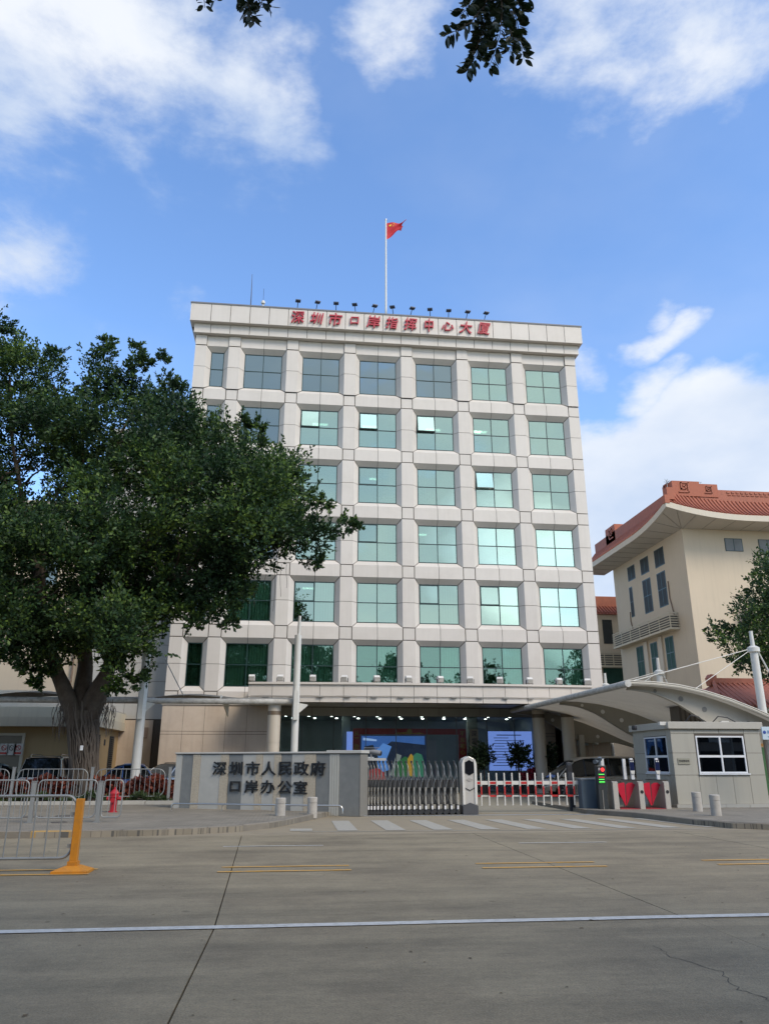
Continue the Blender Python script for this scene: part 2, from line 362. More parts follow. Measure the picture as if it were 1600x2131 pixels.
road = MB(); road.box(-70, 70, -25, 19.3, -.15, -.03)
road_o = tag(road.build('road', pm('road_joint', (.055, .052, .047), .95, .2)), kind='structure')
xs = [-70+0]
JX = [-0.75+5.02*k for k in range(-14, 15)]
ROWS = [(-25, -8.2), (-8.2, -1.6), (-1.6, 3.6), (3.6, 8.70), (8.70, 19.28)]
for (ya, yb) in ROWS:
    for i in range(len(JX)-1):
        xa, xb = JX[i], JX[i+1]; g_ = .008
        m = MB(); dz = RNG.uniform(-.003, .003)
        sk = .0
        # the joint left of the gate runs slightly askew
        def X(x, y): return x + (-.40*(y-8.7)/10.5 if y > 8.7 and abs(x-JX[14]) < .01 else 0) + (.15*(8.7-y)/5 if y < 8.7 else 0)*0
        zt = 0+dz
        m.prism([(X(xa, ya)+g_, ya+g_), (X(xb, ya)-g_, ya+g_), (X(xb, yb)-g_, yb-g_), (X(xa, yb)+g_, yb-g_)], 'z', -.03, zt)
        m.build('slab', RM, road_o)
def paint_mat(name, rgb, wear):
    m = pm(name, rgb, .7, .1, 5, dirt=(.26, .25, .22), dirtamt=wear, dscale=9); return m
WP = paint_mat('white_road_paint', (.52, .515, .48), .75); YP = paint_mat('yellow_road_paint', (.56, .30, .05), .75)
CP = paint_mat('worn_crosswalk_paint', (.36, .335, .275), 1.0)
def marking(x0, x1, y0, y1, mat, z=.006, name='lane_marking', skew=0):
    m = MB(); n = max(1, int((x1-x0)/.6)); vs = []
    for i in range(n+1):
        x = x0+(x1-x0)*i/n; w = RNG.uniform(-.006, .006)
        vs += [(x, y0+w+skew*(x-x0), z), (x, y1+w+skew*(x-x0), z)]
    m.add(vs, [(2*i, 2*i+2, 2*i+3, 2*i+1) for i in range(n)]); o = m.build(name, mat, road_o); return o
marking(-40, 50, 8.74, 8.90, WP)
for a in (-6.6, -1.12, 3.03, 6.99, 11.1):
    if a < -2: b = -3.02; a = -30
    else: b = a+2.06
    marking(a, b, 12.95, 13.06, YP); marking(a+.02, b, 13.50, 13.60, YP)
for a, b in ((-30, -6.3), (-1.36, .64), (4.7, 6.6), (10.9, 12.9)): marking(a, b, 16.72, 16.80, WP)

# fine wandering cracks and flattened leaf litter in the slabs near the photographer
for pts in ([(3.35, 5.3), (3.42, 5.75), (3.33, 6.1), (3.45, 6.6), (3.30, 7.1), (3.36, 7.6)],):
    m = MB(); vs = []
    fine = []
    for i in range(len(pts)-1):
        for k in range(8): t = k/8; fine.append((pts[i][0]*(1-t)+pts[i+1][0]*t+RNG.uniform(-.03, .03), pts[i][1]*(1-t)+pts[i+1][1]*t))
    for x, y in fine: w = RNG.uniform(.002, .006); vs += [(x-w, y, .005), (x+w, y, .005)]
    m.add(vs, [(2*i, 2*i+1, 2*i+3, 2*i+2) for i in range(len(fine)-1)]); m.build('crack', pm('crack_dark', (.06, .055, .045), .95, .1), road_o)
lit = MB()
for k in range(150):
    x, y = RNG.uniform(-7, 11), 5.2+RNG.random()**1.3*13.5; a = RNG.uniform(0, 6.28); s_ = RNG.uniform(.012, .035)
    lit.add([(x+s_*cos(a), y+s_*sin(a), .007), (x-.4*s_*sin(a), y+.4*s_*cos(a), .012), (x-s_*cos(a), y-s_*sin(a), .007), (x+.4*s_*sin(a), y-.4*s_*cos(a), .010)], [(0, 1, 2, 3)])
tag(lit.build('leaf_litter', pm('dry_leaf', (.10, .07, .035), .8, .5, 3)), 'scattered small dry leaves and grit on the road', 'leaf litter', kind='stuff')

drv = MB(); drv.prism([(-70, 19.29), (70, 19.29), (70, 60), (-70, 60)], 'z', -.15, -.008)
DM = pm('forecourt_concrete', (.27, .225, .15), .85, .12, .8, bump=.25, bscale=70, dirt=(.18, .15, .105), dirtamt=.7, dscale=.8)
drv_o = tag(drv.build('driveway', DM), kind='structure')
# forecourt beyond the gate track: greyer slabs
m = MB(); m.box(2.0, 13.0, 25.55, 25.75, -.004, .004); tag(m.build('gate_track', M('steel')), 'steel gate track set flush across the driveway entrance', 'gate track')
FM = pm('inner_yard_concrete', (.25, .225, .165), .8, .1, .6, bump=.2, bscale=70, dirt=(.22, .21, .18), dirtamt=.5, dscale=.7)
for ix in range(3):
    for iy in range(3):
        m = MB(); m.box(1.2+ix*5.0+.01, 6.2+ix*5.0-.01, 26.4+iy*5.2+.01, 31.6+iy*5.2-.01, -.006, .002); m.build('slab', FM, drv_o)
# crosswalk: slanted worn stripes across the gate entrance
for k in range(-1, 12):
    x = 1.12+k*1.13 if k >= 0 else -.05
    m = MB(); w = .5
    y0, y1 = 20.25, 23.65
    if k < 0: y0, y1 = 20.3, 21.0; w = .55
    sh = .12*k if k > 0 else 0
    m.add([(x+sh*.6, y0, .0), (x+w+sh*.6, y0, .0), (x+w, y1, .0), (x, y1, .0)], [(0, 1, 2, 3)]); m.build('crosswalk_stripe', CP, drv_o)
m = MB(); m.quad((.2, 20.02, 0), (12.0, 19.72, 0), (12.0, 19.80, 0), (.2, 20.1, 0)); m.build('lane_marking', CP, drv_o)

# pavements and their kerbs
KERB_L = [(-45, 19.1), (-9, 19.1), (-6.4, 19.12), (-5.4, 19.12), (-4.4, 19.18), (-3.4, 19.38), (-2.35, 19.68), (-1.35, 20.25), (-.55, 21.25), (-.1, 22.3), (.45, 23.9), (.95, 25.3)]
KERB_R = [(9.6, 25.9), (10.0, 25.0), (10.5, 23.9), (10.62, 22.2), (10.8, 20.95), (11.2, 19.85), (12.0, 19.3), (45, 19.2)]
def paver_mat():
    m = bpy.data.materials.new('grey_pavers'); m.use_nodes = True; t = m.node_tree; n = t.nodes; l = t.links; p = n['Principled BSDF']
    g = n.new('ShaderNodeNewGeometry'); b = n.new('ShaderNodeTexBrick'); l.new(g.outputs['Position'], b.inputs['Vector'])
    b.inputs['Scale'].default_value = 1; b.inputs['Brick Width'].default_value = .22; b.inputs['Row Height'].default_value = .11; b.inputs['Mortar Size'].default_value = .006
    b.inputs['Color1'].default_value = (.25, .22, .17, 1); b.inputs['Color2'].default_value = (.195, .172, .13, 1); b.inputs['Mortar'].default_value = (.09, .085, .075, 1)
    ns = n.new('ShaderNodeTexNoise'); ns.inputs['Scale'].default_value = .9; ns.inputs['Detail'].default_value = 8; l.new(g.outputs['Position'], ns.inputs['Vector'])
    r = n.new('ShaderNodeMapRange'); l.new(ns.outputs[0], r.inputs[0]); r.inputs[3].default_value = .65; r.inputs[4].default_value = 1.35
    mx_ = n.new('ShaderNodeMix'); mx_.data_type = 'RGBA'; mx_.blend_type = 'MULTIPLY'; mx_.inputs[0].default_value = 1; c = n.new('ShaderNodeCombineColor'); [l.new(r.outputs[0], c.inputs[i]) for i in range(3)]
    l.new(b.outputs[0], mx_.inputs[6]); l.new(c.outputs[0], mx_.inputs[7]); l.new(mx_.outputs[2], p.inputs['Base Color']); p.inputs['Roughness'].default_value = .85
    bp = n.new('ShaderNodeBump'); bp.inputs['Distance'].default_value = .01; l.new(b.outputs['Fac'], bp.inputs['Height']); bp.invert = True; l.new(bp.outputs[0], p.inputs['Normal'])
    return m
PVM = paver_mat(); PZ = .12
m = MB(); m.prism(KERB_L+[(1.3, 26.2), (1.3, 28.0), (-3.6, 31.0), (-45, 31.0)], 'z', -.05, PZ); pav_l = tag(m.build('pavement', PVM), kind='structure')
m = MB(); m.prism(KERB_R+[(45, 40), (17.5, 40), (17.5, 32), (9.6, 32)], 'z', -.05, PZ); pav_r = tag(m.build('pavement', PVM), kind='structure')
KM = pm('kerb_concrete', (.20, .178, .142), .85, .15, 3, bump=.4, bscale=50, obvar=.05, dirt=(.12, .11, .09), dirtamt=.7, dscale=2)
KY = pm('kerb_yellow', (.38, .24, .08), .85, .15, 3, bump=.4, bscale=50, obvar=.05, dirt=(.2, .17, .13), dirtamt=.8, dscale=3)
def kerb(path, parent, step=.98, yellow=None, w=.16, h=.145, x_lo=-12, x_hi=24):
    P = [Vector((a, b, 0)) for a, b in path]; d = [0]
    for i in range(len(P)-1): d.append(d[-1]+(P[i+1]-P[i]).length)
    def pt(s_):
        for i in range(len(P)-1):
            if s_ <= d[i+1] or i == len(P)-2: return P[i].lerp(P[i+1], (s_-d[i])/max(1e-6, d[i+1]-d[i]))
    s_ = 0; k = 0
    while s_ < d[-1]-.05:
        e = min(s_+step, d[-1]); a, b = pt(s_), pt(e)
        if a.x > x_lo and a.x < x_hi:
            t = (b-a).normalized(); nrm = Vector((-t.y, t.x, 0)); a2 = a+t*.008; b2 = b-t*.008
            o_ = -nrm*.004; hh = h+RNG.uniform(-.004, .004); q = .02
            m = MB()
            A, B_, C_, D_ = a2+o_, b2+o_, b2+nrm*w, a2+nrm*w
            A2, B2 = A+nrm*q, B_+nrm*q
            vs = [A+Vector((0,0,-.03)), B_+Vector((0,0,-.03)), C_+Vector((0,0,-.03)), D_+Vector((0,0,-.03)), A+Vector((0,0,hh-q)), B_+Vector((0,0,hh-q)), A2+Vector((0,0,hh)), B2+Vector((0,0,hh)), C_+Vector((0,0,hh)), D_+Vector((0,0,hh))]
            m.add(vs, [(0,3,2,1),(0,1,5,4),(4,5,7,6),(6,7,8,9),(1,2,8,7,5),(3,0,4,6,9),(2,3,9,8)])
            m.build('kerb_stone', KY if yellow and yellow(a.x, k) else KM, parent)
        s_ = e; k += 1
kerb(KERB_L, pav_l, yellow=lambda x, k: x < -4.2 and k % 2 == 0)
kerb(KERB_R, pav_r)

# planting bed with pale kerb blocks
m = MB(); m.box(-45, -4.45, 31.1, 35.2, -.05, .17); bed = tag(m.build('planting_bed', pm('bed_soil', (.10, .075, .05), .95, .3, 6, bump=.5, bscale=20)), kind='structure')
for k in range(16):
    x = -4.45-(k+1)*1.0
    m = MB(); m.box(x+.01, x+.99, 30.92, 31.1, .0, .25+RNG.uniform(-.006, .006)); m.build('kerb_stone', pm('pale_kerb', (.40, .385, .34), .8, .12, 4, obvar=.04, bump=.2), bed)
for (x, y, r) in ((-6.5, 24.6, .34), (-7.4, 24.3, .3), (-6.0, 22.0, .2)):
    m = MB(); m.lathe([(r, PZ-.01), (r, PZ+.012), (r-.03, PZ+.016), (r-.03, PZ+.010)], (x, y, 0), 24)
    tag(m.build('manhole_cover', pm('cast_iron', (.10, .09, .08), .7, .3, 20, bump=.5)), {.34: 'larger round iron manhole cover in the left pavement behind the railings', .3: 'round iron manhole cover beside the larger one, further left', .2: 'small round iron valve cover in the left pavement near the kerb'}[r], 'manhole cover')

# ------------------------------------------------------------------ office building
GY = 44.62; BV = .30; FY = GY-BV
bld = thing('office_building', 'white panelled seven-bay office block with green windows and red rooftop lettering', 'building', (5.4, 44.3, 0))
BO = Vector(bld.location)
def bl(p): return (p[0]-BO.x, p[1]-BO.y, p[2]-BO.z)
class LB(MB):   # mesh given in world numbers, stored relative to the building's base
    def build(s, name, mat, parent=None, smooth=False, bevel=0, loc=None, rz=0):
        s.v = [bl(v) for v in s.v]; return MB.build(s, name, mat, parent or bld, smooth, bevel, loc, rz)
CX = [-6.677+3.75*c for c in range(7)]
XL = [-6.29]+[CX[c]-1.208 for c in range(1, 7)]; XR = [-5.46]+[CX[c]+1.208 for c in range(1, 7)]
ZT = [26.96, 23.17, 19.39, 15.63, 11.88, 8.13]; ZB = [24.49, 20.73, 16.98, 13.22, 9.46, 5.69]
EL, ER = -7.30, 18.05          # outer edges
TOPZ, BOTZ = 28.0, 4.80
# front-plane x intervals of the piers
PX = [(EL, XL[0]-BV)]+[(XR[c]+BV, XL[c+1]-BV) for c in range(6)]+[(XR[6]+BV, ER)]
def thick(mb, polys, d=.03):
    """faces given as vertex loops; adds the faces, a copy d behind, and the rim"""
    from collections import Counter
    key = {}; vs = []; fs = []
    def vi(p):
        k = tuple(round(c, 4) for c in p)
        if k not in key: key[k] = len(vs); vs.append(p)
        return key[k]
    for poly in polys: fs.append([vi(p) for p in poly])
    n = len(vs); cnt = Counter(); 
    for f in fs:
        for i in range(len(f)): cnt[frozenset((f[i], f[(i+1) % len(f)]))] += 1
    allv = vs+[(p[0], p[1]+d, p[2]) for p in vs]; out = [tuple(f) for f in fs]
    for f in fs:
        for i in range(len(f)):
            a, b = f[i], f[(i+1) % len(f)]
            if cnt[frozenset((a, b))] == 1: out.append((a, b, b+n, a+n))
    mb.add(allv, out)
G = .026
PM_ = M('panel')
panel_n = 0
def pier(i, r, half):
    x0, x1 = PX[i]; zm = (ZT[r]+ZB[r])/2
    fy = FY-(.07 if r == 0 else 0)
    lb = i > 0; rb = i < 7
    m = LB(); polys = []
    if half == 'T':
        zf1, zg1, z0 = ZT[r]+BV-G, ZT[r]-G, zm+G/2
        polys.append([(x0, fy, z0), (x1, fy, z0), (x1, fy, zf1), (x0, fy, zf1)])
        if lb: polys.append([(x0-BV, GY, z0), (x0, fy, z0), (x0, fy, zf1), (x0-BV, GY, zg1)])
        if rb: polys.append([(x1, fy, z0), (x1+BV, GY, z0), (x1+BV, GY, zg1), (x1, fy, zf1)])
    else:
        zf0, zg0, z1 = ZB[r]-BV+G, ZB[r]+G, zm-G/2
        if r == 5: zf0 = ZB[r]-BV+G
        polys.append([(x0, fy, zf0), (x1, fy, zf0), (x1, fy, z1), (x0, fy, z1)])
        if lb: polys.append([(x0-BV, GY, zg0), (x0, fy, zf0), (x0, fy, z1), (x0-BV, GY, z1)])
        if rb: polys.append([(x1, fy, zf0), (x1+BV, GY, zg0), (x1+BV, GY, z1), (x1, fy, z1)])
    thick(m, polys); m.build('pier_panel', PM_)
for i in range(8):
    for r in range(6):
        pier(i, r, 'T'); pier(i, r, 'B')
    # square panels at the crossings, cap panel under the cornice, foot panel
    x0, x1 = PX[i]
    for r in range(5):
        m = LB(); thick(m, [[(x0+(G if i else 0), FY, ZT[r+1]+BV+G), (x1-(G if i < 7 else 0), FY, ZT[r+1]+BV+G), (x1-(G if i < 7 else 0), FY, ZB[r]-BV-G), (x0+(G if i else 0), FY, ZB[r]-BV-G)]])
        m.build('corner_panel', PM_)
    m = LB(); fy = FY-.10; thick(m, [[(x0, fy, ZT[0]+BV+G), (x1, fy, ZT[0]+BV+G), (x1, fy, TOPZ-G), (x0, fy, TOPZ-G)]], .09); m.build('corner_panel', PM_)
    m = LB(); thick(m, [[(x0+(G if i else 0), FY, BOTZ), (x1-(G if i < 7 else 0), FY, BOTZ), (x1-(G if i < 7 else 0), FY, ZB[5]-BV-G), (x0+(G if i else 0), FY, ZB[5]-BV-G)]]); m.build('corner_panel', PM_)
def spandrel(c, r, half):
    """panel below window row r (r=-1: frieze above the top row; r=5: foot of the facade)"""
    xl, xr = XL[c], XR[c]; xm = (xl+xr)/2
    m = LB(); polys = []
    if half == 'F': a, b = xl, xr
    elif half == 'L': a, b = xl, xm-G/2
    else: a, b = xm+G/2, xr
    def ends(front):
        e0 = a-(BV-G if front else 0)+(0 if front else G) if half != 'R' else a
        e1 = b+(BV-G if front else 0)-(0 if front else G) if half != 'L' else b
        return e0, e1
    f0, f1 = ends(True); g0, g1 = ends(False)
    ztop = TOPZ-G if r < 0 else ZB[r]-BV; zbot = BOTZ if r == 5 else ZT[r+1]+BV
    if r >= 0: polys.append([(g0, GY, ZB[r]), (g1, GY, ZB[r]), (f1, FY, ztop), (f0, FY, ztop)])
    polys.append([(f0, FY, zbot), (f1, FY, zbot), (f1, FY, ztop), (f0, FY, ztop)])
    if r < 5: polys.append([(f0, FY, zbot), (f1, FY, zbot), (g1, GY, ZT[r+1]), (g0, GY, ZT[r+1])])
    thick(m, polys); m.build('spandrel_panel', PM_)
for c in range(7):
    for r in range(-1, 6):
        for h in (('F',) if c == 0 else ('L', 'R')): spandrel(c, r, h)
# dark backing behind the joints
m = LB(); o_ = .034
for r in range(6):
    zt_, zb_ = ZT[r]+BV, ZB[r]-BV
    for i in range(8): m.quad((PX[i][0], FY+o_, zb_), (PX[i][1], FY+o_, zb_), (PX[i][1], FY+o_, zt_), (PX[i][0], FY+o_, zt_))
    for c in range(7):
        xl, xr = XL[c], XR[c]
        F4 = [(xl-BV, FY+o_, zb_), (xr+BV, FY+o_, zb_), (xr+BV, FY+o_, zt_), (xl-BV, FY+o_, zt_)]
        G4 = [(xl, GY+o_, ZB[r]), (xr, GY+o_, ZB[r]), (xr, GY+o_, ZT[r]), (xl, GY+o_, ZT[r])]
        for k in range(4): m.quad(F4[k], F4[(k+1) % 4], G4[(k+1) % 4], G4[k])
    z0 = ZT[r+1]+BV if r < 5 else BOTZ
    m.quad((EL, FY+o_, z0), (ER, FY+o_, z0), (ER, FY+o_, zb_), (EL, FY+o_, zb_))
m.quad((EL, FY+o_, ZT[0]+BV), (ER, FY+o_, ZT[0]+BV), (ER, FY+o_, TOPZ), (EL, FY+o_, TOPZ))
m.build('joint_backing', M('joint'))
# body: side walls, back, roof deck, floors
m = LB(); m.box(EL, EL+.3, FY+.04, 62, 0, 29.2); m.box(ER-.3, ER, FY+.04, 62, 0, 29.2); m.box(EL+.3, ER-.3, 61.7, 62, 0, 29.2); m.build('wall', M('panel'))
m = LB(); m.box(EL+.3, ER-.3, FY+.06, 61.7, 28.6, 29.1); m.build('roof', M('concrete'))
m = LB()
for r in range(5): m.box(EL+.3, ER-.3, GY+.25, 52, ZT[r+1]+.12, ZB[r]-.12)
m.box(EL+.3, ER-.3, GY+.25, 52, 4.72, 5.3); m.box(EL+.3, ER-.3, GY+.25, 52, 27.1, 27.6)
m.build('floor_slab', pm('interior_plaster', (.45, .46, .44), .9, .05))
m = LB(); m.box(EL+.3, ER-.3, 52, 52.15, 4.7, 27.6)
for c in range(6): xx = (XR[c]+XL[c+1])/2; m.box(xx-.08, xx+.08, GY+.26, 51.98, 5.3, 27.09)
m.build('interior_wall', pm('interior_wall_paint', (.30, .33, .31), .9, .05))
# windows
GLS = [glass_mat('window_glass_%s' % t, c, tr, f, .006, .0035) for t, c, tr, f in (
    ('blue', (.38, .48, .49), (.30, .42, .42), .62), ('teal', (.64, .82, .71), (.50, .72, .65), .58), ('dark', (.50, .74, .66), (.68, .88, .80), .30))]
CURT = pm('curtain_fabric', (.78, .84, .78), .9, .05, 3, obvar=.1)
LAMP = pm('ceiling_lamp', (1, .98, .9), .5, 0, emit=3.0)
OPEN = {(3, 1): .14, (4, 1): .17, (5, 2): .17, (2, 1): .10}
AJAR = {(2, 4): .02, (4, 4): .03, (5, 4): .05, (3, 3): .02, (3, 2): .015}
CURTAINS = {(0, 5): 'LR', (1, 5): 'LR', (2, 5): 'LR', (3, 5): 'R', (4, 5): 'R', (5, 5): 'R', (6, 5): 'R', (1, 4): 'LR', (3, 4): '', (4, 4): 'R', (5, 4): 'R', (6, 4): 'R', (4, 3): 'R', (5, 3): 'R', (6, 3): 'LR', (4, 1): '', (1, 1): '', (6, 1): ''}
for c in range(7):
    for r in range(6):
        xl, xr, zt_, zb_ = XL[c], XR[c], ZT[r], ZB[r]; xm, zm = (xl+xr)/2, (zt_+zb_)/2; fw = .05
        fr = LB(); y0, y1 = GY-.012, GY+.09
        fr.box(xl, xr, y0, y1, zt_-fw, zt_); fr.box(xl, xr, y0, y1, zb_, zb_+fw)
        fr.box(xl, xl+fw, y0, y1, zb_+fw, zt_-fw); fr.box(xr-fw, xr, y0, y1, zb_+fw, zt_-fw)
        if c: fr.box(xm-fw/2, xm+fw/2, y0, y1, zb_+fw, zt_-fw); fr.box(xl+fw, xm-fw/2, y0, y1, zm-fw/2, zm+fw/2); fr.box(xm+fw/2, xr-fw, y0, y1, zm-fw/2, zm+fw/2)
        else: fr.box(xl+fw, xr-fw, y0, y1, zm-fw/2, zm+fw/2)
        w_ = fr.build('window', M('frame'))
        gi = 2 if r == 5 else (0 if (r == 0 and c < 5) or c <= 1 else 1)  # pane tint set by row and bay: reflections put into the colour
        if (c, r) == (1, 4) : gi = 2
        spans = [(xl+fw, xm-fw/2), (xm+fw/2, xr-fw)] if c else [(xl+fw, xr-fw)]
        for si, (a, b) in enumerate(spans):
            for zi, (p, q) in enumerate(((zb_+fw, zm-fw/2), (zm+fw/2, zt_-fw))):
                ang = (OPEN.get((c, r), 0) or AJAR.get((c, r), 0)) if (si == 0 and zi == 1) else 0
                m = MB(); hgt = q-p; m.box(0, b-a, -.006, .006, -hgt, 0)
                if ang:
                    m2 = MB()
                    for (u0, u1, v0, v1) in ((0, b-a, -hgt-.01, -hgt+.045), (0, b-a, -.04, .005), (0, .04, -hgt, 0), (b-a-.04, b-a, -hgt, 0)): m2.box(u0, u1, -.02, .02, v0, v1)
                    sash = m2.build('sash', M('frame'), w_, loc=bl((a, GY+.02, q))); sash.rotation_euler = (-ang, 0, 0)
                pn = m.build('pane', GLS[gi], w_, loc=bl((a, GY+.02, q)))
                pn.rotation_euler = (RNG.uniform(-.009, .009)-ang, 0, RNG.uniform(-.009, .009))
        cu = CURTAINS.get((c, r), RNG.choice(['', '', 'R', 'L', '']))
        for side in cu:
            a, b = (xl+.02, xm-.03) if side == 'L' else (xm+.03, xr-.02)
            if c == 0: a, b = xl, xr
            nn_ = 56; m = LB(); vs = []
            for k in range(nn_+1):
                t = k/nn_; x = a+(b-a)*t
                y = GY+.20+.05*sin(t*46+c*2.1+r)+.02*sin(t*101+r*3)
                vs += [(x, y, zb_-.1), (x+.01*sin(t*30), y, zt_+.05)]
            m.add(vs, [(2*k, 2*k+2, 2*k+3, 2*k+1) for k in range(nn_)]); m.build('curtain', CURT, w_, smooth=True)
        if c == 1 and r == 5:      # swagged net curtain
            m = LB(); vs = []; nn_ = 24
            for j in range(9):
                for k in range(nn_+1):
                    t = k/nn_; x = xl+.05+(xr-xl-.1)*t; sag = .9*sin(pi*t)*(j/8)
                    vs.append((x, GY+.24+.03*sin(j*2.4), zt_-.02-.12*j*.3-sag))
            m.add(vs, [(j*(nn_+1)+k, j*(nn_+1)+k+1, (j+1)*(nn_+1)+k+1, (j+1)*(nn_+1)+k) for j in range(8) for k in range(nn_)]); m.build('swag', pm('net_curtain', (.6, .66, .6), .9, .05), w_, smooth=True)
for c, r, dx in ((3, 1, -.3), (4, 1, .3), (2, 1, .1), (5, 2, -.5), (4, 2, -.2), (4, 3, -.8), (2, 4, -.2), (5, 1, -.6), (5, 1, -.2), (3, 2, .2)):
    m = LB(); z = ZT[r]+.10; m.box(CX[c]+dx-.5, CX[c]+dx+.5, GY+2.2, GY+2.5, z-.02, z+.02); m.build('ceiling_lamp', LAMP)

# cornice
CJ = [-1.41+1.242*k for k in range(-5, 17)]
def cornice(y, z0, z1, xa, xb, name, d=.5, soff=.06):
    m = LB(); m.box(xa+.02, xb-.02, y+.03, FY+.6, z0+.02, z1-.02); m.build('joint_backing', M('joint'))
    m = LB(); m.box(xa+.012, xb-.012, y+.012, FY+.1, z0-.005, z0+.02); m.build('cornice_soffit', M('panel'))
    js = [xa]+[j for j in CJ if xa+.3 < j < xb-.3]+[xb]
    for i in range(len(js)-1):
        m = LB(); a = js[i]+(G*.7 if i else 0); b = js[i+1]-(G*.7 if i < len(js)-2 else 0)
        m.box(a, b, y, y+.035, z0, z1)
        m.build(name, M('panel'))
    for xx, s_ in ((xa, 1), (xb, -1)):
        m = LB(); m.box(min(xx, xx+.03*s_), max(xx, xx+.03*s_), y+.036, 62.2, z0, z1); m.build('cornice_return', M('panel'))
cornice(43.94, 28.0, 28.64, -7.42, 18.24, 'cornice_panel')
cornice(43.6, 28.66, 29.92, -7.68, 18.44, 'fascia_panel')
m = LB(); m.box(-7.72, 18.48, 43.56, 44.3, 29.92, 30.02); m.tube([(-7.6, 43.75, 30.09), (18.2, 43.75, 30.09)], .035, 6)
for k in range(21): m.tube([(-7.3+k*1.27, 43.75, 30.0), (-7.3+k*1.27, 43.75, 30.13)], .02, 5)
m.build('coping', pm('lead_coping', (.16, .17, .19), .6, .1))
# red roof lettering
RL = pm('red_sign_letters', (.42, .022, .045), .45, .06)
sty = [(.94, .98, -.04), (.92, .92, .06), (.98, 1.0, .02), (.74, .66, -.05), (.95, 1.02, .05), (.86, .92, .06), (.92, 1.0, .04), (.74, 1.06, -.03), (.90, .74, -.05), (.94, .96, .04), (.9, .98, .05)]
for i, ch in enumerate('深圳市口岸指挥中心大厦'):
    x = -1.41+1.242*i+.60; sx, sz, tl = sty[i]
    letter(ch, RL, bld, bl((x, 43.6-.09, 29.29)), 1.0, .05, .009, .12, sx=sx*.95, sz=sz, tilt=tl)

# ground storey
WM = M('warm')
def stone_wall(x0, x1, y, z0, z1, cols, name='wall_panel', zj=3.05, depth=.5):
    m = LB(); m.box(x0+.01, x1-.01, y+.03, y+depth, z0, z1); m.build('joint_backing', M('joint'))
    for i in range(cols):
        a, b = x0+(x1-x0)*i/cols, x0+(x1-x0)*(i+1)/cols
        for (p, q) in ((z0, 1.42), (1.44, zj), (zj+.02, zj+.16), (zj+.18, z1)):
            if q-p < .02: continue
            m = LB(); m.box(a+(.008 if i else 0), b-(.008 if i < cols-1 else 0), y, y+.035, p, q); m.build(name, WM)
stone_wall(-7.30, -1.55, 44.0, .0, 4.62, 5)
m = LB(); m.box(-7.36, -1.5, 43.93, 44.34, 4.63, 4.79); m.build('string_course', M('panel'))
stone_wall(14.35, 15.15, 45.0, .0, 4.6, 1)
stone_wall(15.3, 18.05, 44.0, .0, 4.62, 2)
m = LB(); m.box(14.2, 18.1, 43.95, 44.34, 4.63, 4.79); m.build('string_course', M('panel'))
# entrance glazing
EG = glass_mat('entrance_glass', (.45, .55, .55), (.80, .88, .88), .05, .004)
m = LB()
for x in (-1.5, .35, 2.15, 4.0, 5.75, 7.55, 9.3, 11.1, 12.75, 14.3): m.box(x-.02, x+.02, 45.15, 45.22, 0.0, 4.12)
m.box(-1.5, 14.3, 45.14, 45.23, 4.12, 4.2); m.build('glazing_bar', pm('glazing_bar_metal', (.08, .10, .10), .4, .05))
gx = (-1.5, .35, 2.15, 4.0, 5.75, 7.55, 9.3, 11.1, 12.75, 14.3)
for a, b in zip(gx[:-1], gx[1:]): m = LB(); m.box(a+.02, b-.02, 45.18, 45.195, 0, 4.12); m.build('entrance_pane', EG)
# dark header above the glass in two courses of panels
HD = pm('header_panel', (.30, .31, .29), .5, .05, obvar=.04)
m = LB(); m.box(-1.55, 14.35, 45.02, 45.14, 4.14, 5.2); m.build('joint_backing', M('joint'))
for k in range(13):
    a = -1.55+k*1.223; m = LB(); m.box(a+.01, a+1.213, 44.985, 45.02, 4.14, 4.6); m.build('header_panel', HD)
# lobby room
m = LB(); m.box(-1.6, 14.35, 52.0, 52.1, 0, 4.6); m.box(-1.7, -1.6, 45.3, 52, 0, 4.6); m.box(14.36, 14.46, 45.3, 52, 0, 4.6); m.build('lobby_wall', pm('lobby_wall_paint', (.36, .42, .42), .7, .05))
m = LB(); m.box(-1.6, 14.35, 45.26, 52, 4.22, 4.4); m.build('lobby_ceiling', pm('lobby_ceiling_paint', (.30, .34, .34), .6, .05))
m = LB(); m.box(-1.6, 14.35, 45.3, 52, 0, .02); m.build('lobby_floor', pm('lobby_floor_stone', (.25, .25, .24), .2, .1))
for i in range(11):
    for j in range(2):
        x = -.6+i*1.35+.4*j; y = 46.6+j*2.2; m = LB(); m.lathe([(.075, 4.19), (.075, 4.22)], (x, y, 0), 12); m.build('downlight', pm('downlight_lens', (1, .97, .9), .5, 0, emit=14))
for x in (-.2, 1.6, 4.2, 6.6, 8.9): m = LB(); m.box(x, x+1.0, 45.6, 46.05, 4.19, 4.21); m.build('light_panel', pm('light_panel_lens', (1, .98, .92), .5, 0, emit=5))
